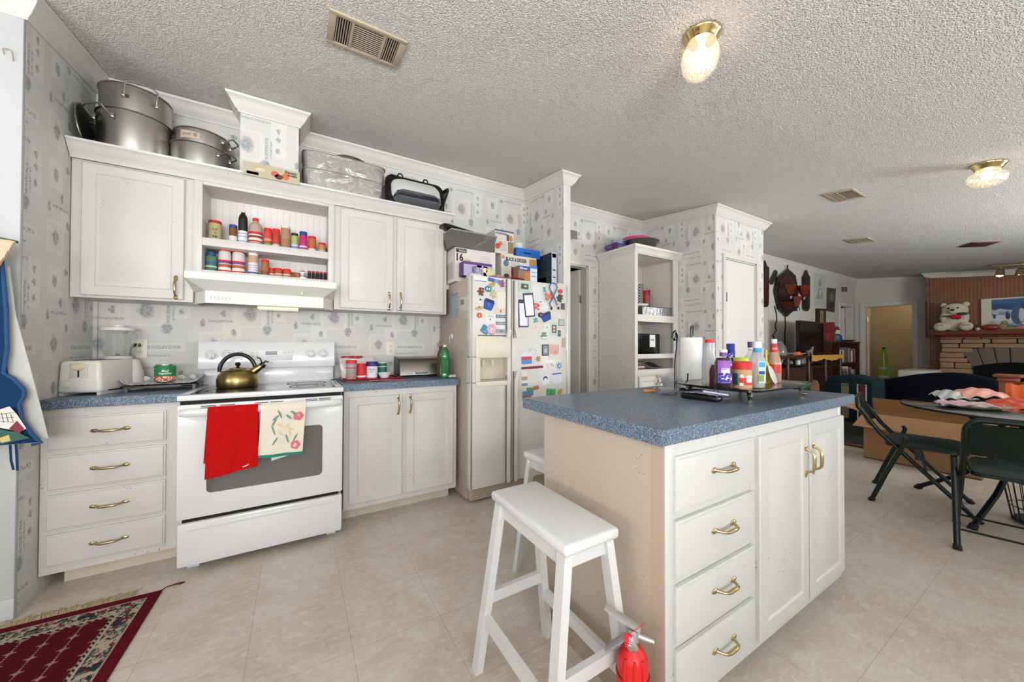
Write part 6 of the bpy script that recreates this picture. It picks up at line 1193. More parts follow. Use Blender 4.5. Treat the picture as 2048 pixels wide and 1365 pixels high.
# microwave
t = T('microwave', 'black microwave oven with a white control panel sticker', 'microwave', (3.3, 2.85, SH2)); a, b = TX0+.03, tx(212, 2.64); zt3 = A(*zt_(120, 888), 'y', 2.64).z
obj('body', MB().box((a, 2.66, SH2+.002), (b, 3.03, zt3), bev=.006), BLACK, t); obj('door', MB().box((a, 2.64, SH2+.008), (b-.10, 2.66, zt3-.004), bev=.004), BLACKG, t)
cp = obj('control_panel', MB().box((b-.098, 2.64, SH2+.008), (b-.002, 2.66, zt3-.004), bev=.004), BLACK, t)
s0, s1 = A(*zt_(127, 896), 'y', 2.637), A(*zt_(173, 1002), 'y', 2.637); st_ = obj('sticker', MB().box((s0.x, 2.6375, s1.z), (s1.x, 2.6395, s0.z)), PAPER, t); m = MB()
for k in range(3): m.box((s0.x+.02+.018*k, 2.6365, s1.z+.07), (s0.x+.03+.018*k, 2.6375, s1.z+.08))
for k in range(2): m.box((s0.x+.02+.03*k, 2.6365, s0.z-.06), (s0.x+.03+.03*k, 2.6375, s0.z-.045))
obj('sticker_print', m, DARK, st_); obj('emblem', MB().lathe([(.006, 0), (.005, .001)], (b-.05, 2.6395, SH2+.04), 14, M=Matrix.Rotation(PI/2, 4, 'X')), M('9a9a9a', .3), cp)
obj('door_vent', MB().box((a+.02, 2.6385, zt3-.02), (b-.12, 2.6402, zt3-.016)), M('2a2a2c', .3), t)
jar('glass_jar', 'clear jar standing behind the microwave', 'jar', (3.12, 3.0, SH2), .04, .35, 'c8c8c0', 'b8b8b0', .02, mat=GLASS)
# papers in the low cubby
single('magazine', MB().grid(lambda u, v: (tx(70, 2.65)+.34*u, 2.64+.14*v, SH3+.105-.05*u+.02*math.sin(5*u)), 10, 2, th=.004), M('8f8579', .4, 0, .3, 12), 'curled grey magazine at the front of the low cubby', 'magazine')
for k, (c, lb) in enumerate((('b9a99a', 'lowest of the folded papers in the cubby'), ('8a4438', 'dark red booklet on the folded papers in the cubby'), ('cfc6bc', 'cream folded paper, topmost in the cubby stack'))):
    single('booklet', MB().box((TX0+.05+.01*k, 2.62, SH3+.001+.022*k), (TX0+.26-.02*k, 2.80, SH3+.021+.022*k), bev=.002), mcol(c), lb, 'booklet', group='papers in the low cubby')
single('orange_bag', MB().grid(lambda u, v: (TX0+.04+.16*u, 2.75+.02*math.sin(6*u), SH3+.068+.075*v+.01*math.sin(8*u)), 8, 6, th=.02), M('d0502c', .4, 0, .3, 20), 'crumpled orange bag at the back left of the cubby', 'bag')
single('newspaper', MB().grid(lambda u, v: (3.30+.38*u, 2.66+.2*v, SH3+.002+.02*math.sin(PI*u)+.004*math.sin(14*u+8*v)), 14, 8, th=.004), M('7d746a', .8, 0, .4, 30), 'dark rumpled newspaper lying in the right of the cubby', 'newspaper')
# little grille on the wall by the doorway
a, b = A(1141, 460, 'y', 3.098), A(1154, 480, 'y', 3.098); t = T('wall_grille', 'grey slatted wall grille above the utility doorway', 'vent', (2.66, 3.1, 2.42)); m = MB().box((2.60, 3.09, b.z), (b.x, 3.1, a.z), bev=.002); obj('frame', m, M('9c988f', .5), t); m = MB()
for k in range(10): z = b.z+.01+(a.z-b.z-.02)*k/9; m.box((2.61, 3.086, z-.003), (b.x-.01, 3.091, z+.002))
obj('slats', m, M('7f7b74', .5), t)
# ------------------------------------------------------------------ island top (z = .932)
ZI = .9325
def zi(x, y): return 1260+x/5.689, 640+y/5.689
def ix(x, Y, y=600): return A(*zi(x, y), 'y', Y).x
TZ = .986
t = T('footed_tray', 'silver footed serving tray holding the condiments on the island', 'tray', (1.87, .93, ZI))
TC = Matrix.Translation((1.90, .93, 0)) @ Matrix.Rotation(.0, 4, 'Z'); SIL = M('9a9288', .2, 1, .3, 14)
def oct_(hx, hy, z, c=.07):
    o = []
    for sx, sy in ((1, 1), (-1, 1), (-1, -1), (1, -1)):
        for k in range(5):
            b = {(1, 1): 0, (-1, 1): 1, (-1, -1): 2, (1, -1): 3}[(sx, sy)]*PI/2+k*PI/8; o.append((1.90+sx*(hx-c)+c*math.cos(b), .93+sy*(hy-c)+c*math.sin(b), z))
    return o
m = MB(); R_ = [oct_(.275, .165, TZ-.006), oct_(.275, .165, TZ), oct_(.285, .175, TZ+.004), oct_(.312, .20, TZ+.012), oct_(.320, .208, TZ+.010), oct_(.312, .2, TZ+.006), oct_(.282, .172, TZ-.006)]; n = 20
m.add([v for r in R_ for v in r], [(j*n+k, j*n+(k+1) % n, (j+1)*n+(k+1) % n, (j+1)*n+k) for j in range(6) for k in range(n)]+[tuple(range(n)), tuple(range(n, 2*n))]); obj('tray_plate', m, SIL, t)
for sx in (-1, 1):
    for sy in (-1, 1):
        x, y = 1.90+sx*.235, .93+sy*.135; obj('foot', MB().tube([(x, y, TZ-.006), (x+sx*.012, y+sy*.008, TZ-.025), (x+sx*.006, y+sy*.004, TZ-.042), (x+sx*.02, y+sy*.014, ZI+.0105), (x+sx*.03, y+sy*.02, ZI+.0095)], [.014, .009, .006, .007, .008], 8), SIL, t)
GC = 'condiments on the silver tray'; Y0 = .90
def cond(x0, x1, ytop, Y):
    px = 1260+(x0+x1)/2/5.689; p = A(px, 750, 'y', Y); dep = (p-CP).dot(fw); return p.x, (x1-x0)/2/5.689*dep/F*math.cos(math.atan((px-1024)/F)), A(*zi((x0+x1)/2, ytop), 'y', Y).z-TZ-.001
Zt = TZ+.001
# frosted juice bottle with red cap
x, r, h = cond(815, 985, 225, .985); t = T('juice_bottle', 'empty frosted plastic bottle with a red cap, leftmost on the tray', 'bottle', (x, .985, Zt), 0, GC)
pf = [(r*.9, 0), (r, .006), (r, .03)]+[(r*(1 if k % 2 else .975), .035+.007*k) for k in range(12)]+[(r*.93, .13), (r*.8, .155), (r*.86, .18), (r*.8, .205), (r*.52, h-.035), (r*.5, h-.02)]
obj('bottle_body', MB().lathe(pf, (x, .985, Zt), 30), FROST, t); obj('cap', MB().lathe([(r*.58, h-.026), (r*.58, h-.002), (r*.54, h), (.0001, h)], (x, .985, Zt), 26), REDC, t)
# grape jelly
x, r, h = cond(958, 1170, 340, .86); t = T('jelly_bottle', 'dark purple grape jelly squeeze bottle with white cap', 'bottle', (x, .86, Zt), 0, GC)
pf = [(r*.85, 0), (r*.98, .008), (r, .04), (r*.97, .06), (r*.90, .08), (r*.93, .10), (r, .125), (r*.97, .15), (r*.8, .17), (r*.45, h-.035), (r*.40, h-.02)]
pf = [(a, min(b, h-.02)*1.0) for a, b in [(q[0], q[1]*(h-.02)/.19 if q[1] < .18 else q[1]) for q in pf]]
obj('bottle_body', MB().lathe(pf, (x, .86, Zt), 32), M('1c0e1c', .12, 0, .05, coat=.6), t); obj('cap', MB().lathe([(r*.43, h-.030), (r*.43, h-.012)], (x, .86, Zt), 24), M('6a3a88', .4), t); obj('cap_top', MB().lathe([(r*.45, h-.012), (r*.45, h), (.0001, h)], (x, .86, Zt), 24), WHITE, t)
def fl(x0, y0, x1, y1, Y): p = A(*zi(x0, y0), 'y', Y); q = A(*zi(x1, y1), 'y', Y); return p, q
YL = .86-r*.8-.001
def wrapq(name, px0, py0, px1, py1, c, rr, Y, sy, col, parent, dz=0, poly=None):
    dep = (Vector((c, Y, 1.1))-CP).dot(fw); pc = 1024+F*(Vector((c, Y, 1.1))-CP).dot(RR)/dep; hw = rr*F/dep/math.cos(math.atan((pc-1024)/F)); a0 = math.atan2(-Y, -c)
    zt, zb = (A(*zi((px0+px1)/2, q), 'y', Y).z for q in (py0, py1)); a1, a2 = (a0+math.asin(max(-.98, min(.98, (1260+q/5.689-pc)/hw))) for q in (px0, px1))
    return obj(name, MB().grid(lambda u, v: (c+(rr+.0012+dz)*math.cos(a1+(a2-a1)*u), Y+(rr+.0012+dz)*math.sin(a1+(a2-a1)*u), zb+(zt-zb)*v), 10, 2), mcol(col), parent)
lb = wrapq('label', 1000, 462, 1142, 712, x, r, .86, .8, '9a5ab4', t); wrapq('label_panel', 1040, 545, 1128, 690, x, r, .86, .8, 'd8d0dc', lb, .0006)
m = MB(); random.seed(5); ag = math.atan2(-.86, -x); q0, q1 = A(*zi(1085, 700), 'y', .86).z, A(*zi(1085, 605), 'y', .86).z
for k in range(24): a_ = ag+random.uniform(-.45, .65); m.lathe([(.0001, .002), (.004, .0015), (.0052, 0)], (x+(r+.002)*math.cos(a_), .86+(r+.002)*math.sin(a_), random.uniform(q0, q1)), 8, M=Matrix.Rotation(a_, 4, 'Z') @ Matrix.Rotation(PI/2, 4, 'Y'))
obj('label_picture', m, mcol('2c3f9a'), lb); m = MB(); zg = A(*zi(1085, 556), 'y', .86).z; ctext(m, 'GRAPE', (x, .86), r+.003, ag-.25, ag+.35, zg-.003, zg+.003); obj('lettering', m, mcol('4a4a50'), lb)
jar('sauce_bottle', 'dark red bottle half hidden behind the grape jelly', 'bottle', (ix(952, .95), .95, Zt), .018, .10, '5a0f1c', None, .001, neck=.010, shoulder=.03, group=GC)
x, r, h = cond(1097, 1196, 272, 1.02); jar('spray_can', 'tall deep blue can with white script behind the peanut butter', 'can', (x, 1.02, Zt), r, h, '1d2f86', '1d2f86', .03, lidr=r*.98, group=GC, lab='1f3290', labz=(.01, h-.04), words=(('Cof', h-.075, h-.05, 'd8dcf0', .5),))
x, r, h = cond(1170, 1355, 430, .97); jar('pickle_jar', 'jar with a yellow lid between peanut butter and clear bottle', 'jar', (x, .97, Zt), r, h, '8a8a60', 'd0cf4a', .018, lidr=r*.98, group=GC, mat=PLASTC, bands=((h-.035, h-.02, '6a6a30'),))
x, r, h = cond(1165, 1392, 482, .83); t = jar('peanut_butter_jar', 'peanut butter jar with red lid and red label, front of the tray', 'jar', (x, .83, Zt), r, h, 'c09468', 'd0241c', .030, lidr=r*1.01, group=GC, lab='cc2a22', labz=(.022, h-.062), bands=((h-.066, h-.062, 'd8b890'),), n=36)
lb = [o for o in t.children if o.name.startswith('label')][0]
wrapq('label_patch', 1175, 612, 1228, 745, x, r, .83, 1, '23406a', lb, .001); wrapq('label_patch', 1322, 622, 1378, 700, x, r, .83, 1, 'd8d4d0', lb, .001); wrapq('label_patch', 1256, 618, 1290, 655, x, r, .83, 1, 'e8dcd8', lb, .001); wrapq('label_patch', 1246, 712, 1290, 745, x, r, .83, 1, 'e8dcd8', lb, .001); wrapq('label_stripe', 1228, 612, 1240, 745, x, r, .83, 1, '5a9a48', lb, .0012)
x, r, h = cond(1290, 1425, 250, 1.0); t = T('clear_bottle', 'clear glass bottle with a navy cap and neck band', 'bottle', (x+.01, 1.0, Zt), 0, GC); x += .01
obj('bottle_body', MB().lathe([(r*.9, 0), (r, .008), (r, h*.55), (r*.9, h*.63), (r*.45, h*.72), (r*.36, h*.80), (r*.36, h-.03)], (x, 1.0, Zt), 30), PLASTC, t); obj('cap', MB().lathe([(r*.44, h-.032), (r*.44, h), (.0001, h)], (x, 1.0, Zt), 22), M('20265e', .4), t); obj('neck_label', MB().lathe([(r*.40, h*.80), (r*.40, h-.045)], (x, 1.0, Zt), 22), M('2a2f6e', .4), t)
x, r, h = cond(1352, 1548, 245, .82); t = T('dressing_bottle', 'half-empty ranch dressing bottle with white cap and blue neck', 'bottle', (x, .82, Zt), 0, GC)
obj('bottle_body', MB().lathe([(r*.8, 0), (r*.88, .006), (r*.95, h*.3), (r, h*.5), (r*.95, h*.62), (r*.62, h*.75), (r*.5, h*.80), (r*.48, h-.025)], (x, .82, Zt), 32), FROST, t); obj('contents', MB().lathe([(r*.78, .003), (r*.9, h*.3), (r*.92, h*.36), (.0001, h*.37)], (x, .82, Zt), 28), M('dcd5c6', .5), t)
obj('neck_label', MB().lathe([(r*.60, h*.765), (r*.52, h*.80), (r*.51, h-.03)], (x, .82, Zt), 28), M('3a92c4', .4), t); obj('cap', MB().lathe([(r*.56, h-.030), (r*.56, h-.002), (.0001, h)], (x, .82, Zt), 26), WHITE, t)
lb = wrapq('label', 1460, 470, 1540, 710, x, r, .82, .7, 'b8d4dc', t); wrapq('label_band', 1468, 478, 1534, 530, x, r, .82, .7, '3aa0c8', lb, .0008); wrapq('label_band', 1466, 575, 1530, 612, x, r, .82, .7, '27468a', lb, .0008); wrapq('label_picture', 1458, 622, 1520, 690, x, r, .82, .7, '8f9a3c', lb, .0008)
x, r, h = cond(1510, 1592, 342, .90); r *= 1.0; jar('mustard_bottle', 'slim yellow mustard squeeze bottle', 'bottle', (x, .90, Zt), r, h, 'dcc22c', 'e0c820', .05, neck=r*.35, lidr=r*.36, shoulder=.05, group=GC)
x, r, h = cond(1578, 1730, 220, .90); t = T('sauce_bottle', 'tall tapering sauce bottle with red neck label, rightmost on the tray', 'bottle', (x-.015, .90, Zt), 0, GC); x -= .012; r *= 1.1
obj('bottle_body', MB().lathe([(r*.9, 0), (r, .006), (r, h*.45), (r*.85, h*.56), (r*.55, h*.72), (r*.38, h*.88), (r*.36, h-.02)], (x, .90, Zt), 32), M('b08878', .2, 0, .08, coat=.4), t); obj('cap', MB().lathe([(r*.42, h-.022), (r*.42, h), (.0001, h)], (x, .90, Zt), 24), WHITE, t)
obj('neck_label', MB().lathe([(r*.60, h*.70), (r*.40, h*.885)], (x, .90, Zt), 28), M('c62a26', .4), t); obj('label', MB().lathe([(r*1.01, h*.22), (r*1.01, h*.42)], (x, .90, Zt), 28), M('c8281e', .4), t)
m = MB(); a0 = math.atan2(-.90, -x)+.25; ctext(m, 'KETCHUP', (x, .90), r*.56, a0-.75, a0+.75, Zt+h*.76, Zt+h*.80, bold=.02); obj('lettering', m, PAPER, t)
t = T('small_plate', 'white saucer lid leaning against the bottles at the tray right end', 'lid', (ix(1632, .86), .86, Zt)); Rp = Matrix.Translation((ix(1628, .86), .865, Zt+.046)) @ Matrix.Rotation(math.radians(72), 4, 'X') @ Matrix.Rotation(math.radians(12), 4, 'Y')
obj('plate', MB().lathe([(.0001, .004), (.022, .003), (.026, .008), (.03, .004), (.044, 0), (.048, .002), (.044, .006), (.0001, .010)], (0, 0, 0), 34, M=Rp), WHITE, t)
# paper towel roll on a wrought iron stand
px, py = 1.885, 1.20; t = T('paper_towel_holder', 'black wrought-iron paper towel holder with curled side rod', 'paper towel holder', (px, py, ZI))
m = MB().lathe([(.07, 0), (.07, .006), (.012, .010)], (px, py, ZI), 24).tube([(px, py, ZI), (px, py, ZI+.335), (px+.004, py, ZI+.352), (px+.016, py, ZI+.358), (px+.022, py, ZI+.345), (px+.022, py, ZI+.30)], .005, 8); obj('stand', m, BLACK, t)
sx = A(1352, 700, 'y', 1.14).x; z0 = A(1352, 663, 'y', 1.14).z
obj('side_rod', MB().tube([(sx-.006, 1.14, ZI), (sx-.004, 1.14, ZI+.16), (sx+.012, 1.14, ZI+.24), (sx+.010, 1.14, z0-.02), (sx-.006, 1.14, z0), (sx-.024, 1.14, z0-.012), (sx-.026, 1.14, z0-.036), (sx-.014, 1.14, z0-.044), (sx-.010, 1.14, z0-.028)], .007, 8).tube([(sx+.012, 1.15, ZI), (sx+.014, 1.15, ZI+.16), (sx+.024, 1.15, ZI+.26), (sx+.014, 1.15, z0-.01)], .005, 8), BLACK, t)
obj('rod_foot', MB().tube([(sx+.085, 1.14, ZI), (sx+.095, 1.14, ZI+.05), (sx+.10, 1.14, ZI+.10)], .004, 6), BLACK, t)
single('paper_towel_roll', MB().lathe([(.02, 0), (.056, 0), (.057, .002), (.057, .276), (.056, .278), (.02, .278), (.02, 0)], (px, py, ZI+.012), 40), PAPER, 'white paper towel roll on the wrought-iron holder', 'paper towel')
# takeout tub, ashtray, lighter, case and glasses
tx_, ty_ = A(1363, 779, 'z', ZI)[:2]; t = T('plastic_tub', 'translucent round plastic food tub on the island', 'tub', (tx_, ty_+.04, ZI)); obj('tub_body', MB().lathe([(.0001, .001), (.050, 0), (.054, .004), (.066, .060), (.072, .064), (.071, .068), (.064, .064), (.05, .006)], (tx_, ty_+.05, ZI), 36), FROST, t)
ax_, ay_ = A(1333, 789, 'z', ZI)[:2]; t = T('ashtray', 'clear glass ashtray with ash inside on the island', 'ashtray', (ax_, ay_, ZI)); obj('glass_dish', MB().lathe([(.0001, .003), (.038, 0), (.045, .004), (.062, .026), (.063, .030), (.055, .030), (.042, .010), (.0001, .008)], (ax_, ay_, ZI), 10), thin_glass('ashtray_glass', body=.12, bodycol='c8cfd4', gloss=.2), t, flat=True)
obj('ash', MB().lathe([(.0001, .014), (.02, .012), (.032, .009)], (ax_, ay_, ZI), 14), M('9c8878', .9, 0, .5, 60), t)
c = A(1301, 782, 'z', ZI+.006); single('lighter', MB().box((c.x-.04, c.y-.012, ZI), (c.x+.04, c.y+.012, ZI+.013), bev=.005, M=Matrix.Translation((c.x, c.y, 0)) @ Matrix.Rotation(-.4, 4, 'Z') @ Matrix.Translation((-c.x, -c.y, 0))), M('d08a3a', .35), 'orange lighter at the left of the ashtray', 'lighter')
p0, p1 = A(1366, 789, 'z', ZI+.015), A(1440, 798, 'z', ZI+.015); ang = math.atan2(p1.y-p0.y, p1.x-p0.x); t = T('pencil_case', 'black oblong case with a pale pouch and pen lying on it', 'case', tuple(p0)); L = (p1-p0).length; Rc = Matrix.Translation((p0.x, p0.y, ZI)) @ Matrix.Rotation(ang, 4, 'Z')
obj('case_body', MB().box((0, -.025, 0), (L, .03, .024), bev=.008, M=Rc), BLACK, t)
single('cloth_pouch', MB().grid(lambda u, v: tuple(Rc @ Vector((.02+.14*u, -.015+.05*v, .0255+.006*math.sin(PI*u)+.002*math.sin(22*u+9*v)))), 16, 6, th=.004), M('8d86a4', .8, 0, .4, 50), 'mottled purple and cream cloth on the black case', 'cloth')
single('pen', MB().tube([Rc @ Vector((.10, -.006, .040)), Rc @ Vector((.20, .006, .034))], .0045, 8), M('dfe0ee', .2), 'silver-white pen lying across the black case', 'pen')
g0 = A(1438, 790, 'z', ZI+.02); t = T('eyeglasses', 'folded eyeglasses with purple arms under the tray edge', 'eyeglasses', tuple(g0)); m = MB()
for k in (0, 1): m.tube([(g0.x-.03+.055*k+.024*math.cos(a), g0.y+.03, ZI+.02+.017*math.sin(a)) for a in [2*PI*j/16 for j in range(16)]], .0016, 6, closed=True)
m.tube([(g0.x-.006, g0.y+.03, ZI+.022), (g0.x+.001, g0.y+.028, ZI+.025), (g0.x+.008, g0.y+.03, ZI+.022)], .0016, 6); obj('frame', m, M('4a2f6a', .3), t); obj('temple_arm', MB().tube([(g0.x-.055, g0.y+.03, ZI+.024), (g0.x-.05, g0.y-.02, ZI+.006), (g0.x+.03, g0.y-.03, ZI+.004)], .002, 6).tube([(g0.x+.05, g0.y+.03, ZI+.024), (g0.x+.05, g0.y-.01, ZI+.012), (g0.x-.02, g0.y-.02, ZI+.006)], .002, 6), M('5a3a92', .3), t)
# ------------------------------------------------------------------ rug
RM = Matrix.Translation((-.545, 2.325, 0)) @ Matrix.Rotation(math.radians(-2), 4, 'Z')      # rug corner; local -x along the end, local -y along the side
rg = NT('rug_pile'); sp = rg.n('ShaderNodeSeparateXYZ'); inv = RM.inverted()
mp = rg.n('ShaderNodeMapping'); rg.l(rg.co, mp.inputs[0]); mp.vector_type = 'POINT'; mp.inputs['Rotation'].default_value = (0, 0, math.radians(2)); t0 = inv.to_translation(); mp.inputs['Location'].default_value = tuple(t0)
rg.l(mp.outputs[0], sp.inputs[0]); ux = rg.math('MULTIPLY', sp.outputs[0], -1); uy = rg.math('MULTIPLY', sp.outputs[1], -1)
e = rg.math('MINIMUM', ux, uy)
nz = rg.noise(42, 2, .6); nz2 = rg.noise(55, 2, .6, vec=rg.map(loc=(3, 3, 0)))
band = rg.mix(rg.ramp(nz, [(.50, 0), (.55, 1)]), 'b3a58e', '2b2f36'); band = rg.mix(rg.ramp(nz2, [(.56, 0), (.60, 1)]), band, '742430'); band = rg.mix(rg.ramp(rg.noise(50, 2, .5, vec=rg.map(loc=(7, 1, 0))), [(.60, 0), (.64, 1)]), band, '4d6a6a')
P1 = .055; a_ = rg.math('FRACT', rg.math('DIVIDE', rg.math('ADD', ux, 5), .082)); b_ = rg.math('FRACT', rg.math('DIVIDE', rg.math('ADD', uy, 5), .068))
ca = rg.math('ABSOLUTE', rg.math('SUBTRACT', a_, .5)); cb = rg.math('ABSOLUTE', rg.math('SUBTRACT', b_, .5))
fl_ = rg.math('LESS_THAN', rg.math('ADD', ca, cb), .22); cr = rg.math('LESS_THAN', rg.math('ADD', rg.math('MULTIPLY', ca, cb), 0), .006)
l1 = rg.math('LESS_THAN', ca, .035); dot = rg.math('MULTIPLY', fl_, cr)
field = rg.mix(rg.math('MULTIPLY', rg.math('MAXIMUM', dot, rg.math('MULTIPLY', l1, rg.math('GREATER_THAN', rg.math('FRACT', rg.math('MULTIPLY', uy, 90)), .4))), .75), '520c1a', 'a8907c')
dash = rg.mix(rg.math('GREATER_THAN', rg.math('FRACT', rg.math('MULTIPLY', rg.math('ADD', ux, uy), 45)), .5), '22222a', 'a79a86')
def stepc(lo, a, b): return rg.mix(rg.math('GREATER_THAN', e, lo), a, b)
c = stepc(.040, '5e0e1e', 'a89a84'); c = stepc(.046, c, band); c = stepc(.108, c, 'b3a58e'); c = stepc(.116, c, dash); c = stepc(.126, c, field)
rg.col(c); rg.p(Roughness=.95); rg.b.inputs['Specular IOR Level'].default_value = .1; rg.bump(rg.noise(260, 2), .5, .004)
t = T('area_rug', 'dark red patterned rug with cream fringe at the lower left', 'rug', (-1.3, 1.6, 0))
m = MB().box((-1.55, -1.9, .001), (0, 0, .011), bev=.003, M=RM); obj('pile', m, rg.m, t)
m = MB(); random.seed(11)
for k in range(330):
    x = -.11-1.3*k/330; L = random.uniform(.035, .075); dx = random.uniform(-.035, .035)
    if x < -.50: L *= .6
    p = [Vector((x, -.004, .008)), Vector((x+dx*.3, L*.35, .012+random.uniform(0, .006))), Vector((x+dx*.8, L*.75, .008)), Vector((x+dx+random.uniform(-.01, .01), L, .003))]
    m.tube([RM @ q for q in p], [.0016, .0014, .0012, .0009], 4, caps=False)
o = obj('fringe', m, M('b8a478', .9, 0, .15, 40), t); o['kind'] = 'stuff'
obj('corner_tassel', MB().tube([RM @ Vector(q) for q in ((-.004, -.006, .008), (.01, .022, .007), (.04, .030, .006), (.06, .028, .005), (.074, .036, .004))], [.003, .002, .003, .005, .0015], 6), M('5e1620', .9), t)
# ------------------------------------------------------------------ apron and oven mitt hanging on the left wall return
JEAN = M('1b3a5e', .85, 0, .15, 60, spec=.1); APP = NT('apron_lining'); APP.col(APP.mix(APP.noise(14, 4), 'b9bdba', 'd2cdc2')); APP.p(Roughness=.9); APP = APP.m
YA = 2.33
def surf(rows, y, amp, ph=0, fold=7):
    """rows: list of (z, xleft, xright)"""
    def f(u, v):
        k = v*(len(rows)-1); i = min(int(k), len(rows)-2); w = k-i; z, a, b = (rows[i][j]*(1-w)+rows[i+1][j]*w for j in range(3)); return (a+(b-a)*u-.018, y+amp*math.sin(fold*u+ph+2*v), z)
    return f
t = T('apron', 'blue denim apron with pale lining and lighthouse print hanging at left', 'apron', (-1.15, YA, 1.5))
obj('lining', MB().grid(surf([(1.50, -1.3, -1.012), (1.30, -1.3, -.995), (1.10, -1.3, -.958), (.95, -1.3, -.930), (.775, -1.3, -.898)], YA+.006, .012), 14, 16, th=.003), APP, t)
obj('panel', MB().grid(surf([(1.52, -1.3, -1.022), (1.32, -1.3, -1.008), (1.16, -1.3, -1.004), (1.06, -1.3, -1.008), (1.03, -1.3, -.985), (.99, -1.3, -.958), (.965, -1.3, -.956), (.93, -1.3, -.968), (.86, -1.3, -.960), (.80, -1.3, -.93), (.765, -1.3, -.905)], YA-.012, .010, 1), 14, 22, th=.003), JEAN, t)
tr = [Vector(p) for p in ((-1.018, 2.31, 1.52), (-1.004, 2.31, 1.32), (-1.000, 2.31, 1.16), (-1.008, 2.31, 1.06), (-.982, 2.31, 1.035), (-.954, 2.31, .99), (-.953, 2.31, .965), (-.966, 2.31, .93), (-.957, 2.31, .86), (-.93, 2.31, .80), (-.905, 2.31, .762), (-.93, 2.31, .758))]
tr = [p+Vector((-.018, 0, 0)) for p in tr]; obj('binding', MB().tube(tr, .0065, 8), M('234a78', .8), t)
pr = MB(); yb = YA-.034
def pq(pts, mi): pr.add([(x-.018, yb-.0004*mi, z) for x, z in pts]+[(x-.018, yb+.002, z) for x, z in pts], [tuple(range(len(pts)))], mi)
pq([(-1.02, .91), (-.985, .925), (-.965, .89), (-.94, .83), (-.955, .82), (-1.02, .845)], 0); pq([(-.985, .835), (-.965, .865), (-.945, .83), (-.96, .81)], 1); pq([(-1.02, .84), (-.96, .815), (-.93, .79), (-1.0, .775), (-1.02, .78)], 2); pq([(-1.01, .80), (-.985, .81), (-.98, .785), (-1.005, .78)], 3)
for k in range(4): x = -1.018+.012*k; pq([(x, .905-.004*k), (x+.0015, .905-.004*k), (x+.008, .862), (x+.0065, .862)], 4)
for k in range(3): pq([(-1.02, .895-.013*k), (-.972, .90-.02*k), (-.972, .8985-.02*k), (-1.02, .8935-.013*k)], 4)
obj('printed_scene', pr, [mcol('dcd8cf'), mcol('7c2632'), mcol('2a5a4c'), mcol('c9b878'), mcol('26282e')], t, flat=True)
obj('tie_string', MB().tube([(-1.01, YA-.01, .765), (-1.008, YA-.008, .70), (-1.0, YA-.01, .66)], .004, 6, flat=(1, .4)).tube([(-.995, YA-.01, .765), (-.993, YA-.008, .71), (-.99, YA-.01, .655)], .004, 6, flat=(1, .4)), JEAN, t)
t = T('oven_mitt', 'tan quilted pot holder with green edging hanging above the apron', 'pot holder', (-1.1, 2.25, 1.55))
def mitt(u, v): x0 = -1.30; a = -1.018+.055*v-.0*v; xr = -1.030+.062*v if v > .25 else -1.030+.062*.25*(v/.25); return (x0+(xr-x0)*u-.025, 2.30+.006*math.cos(u*2)-.012*abs(math.sin(v*PI*5))**.5*.5, 1.435+(.155+.045*(1-u)*.8)*v)
obj('quilted_body', MB().grid(mitt, 14, 40, th=.012), M('d8b89c', .9, 0, .06, 30, spec=.1), t)
obj('edging', MB().tube([(-1.32, 2.30, 1.645), (-1.12, 2.297, 1.618), (-1.045, 2.297, 1.606), (-.991, 2.30, 1.597)], .006, 8), M('2f5a3c', .8), t)
single('wall_staple_hook', MB().tube([(-1.09, 2.423, 2.42), (-1.09, 2.414, 2.44), (-1.075, 2.414, 2.445), (-1.065, 2.414, 2.44), (-1.062, 2.417, 2.40)], .002, 6), M('a8907a', .5), 'small bent wire hook high on the left wall edge', 'hook')
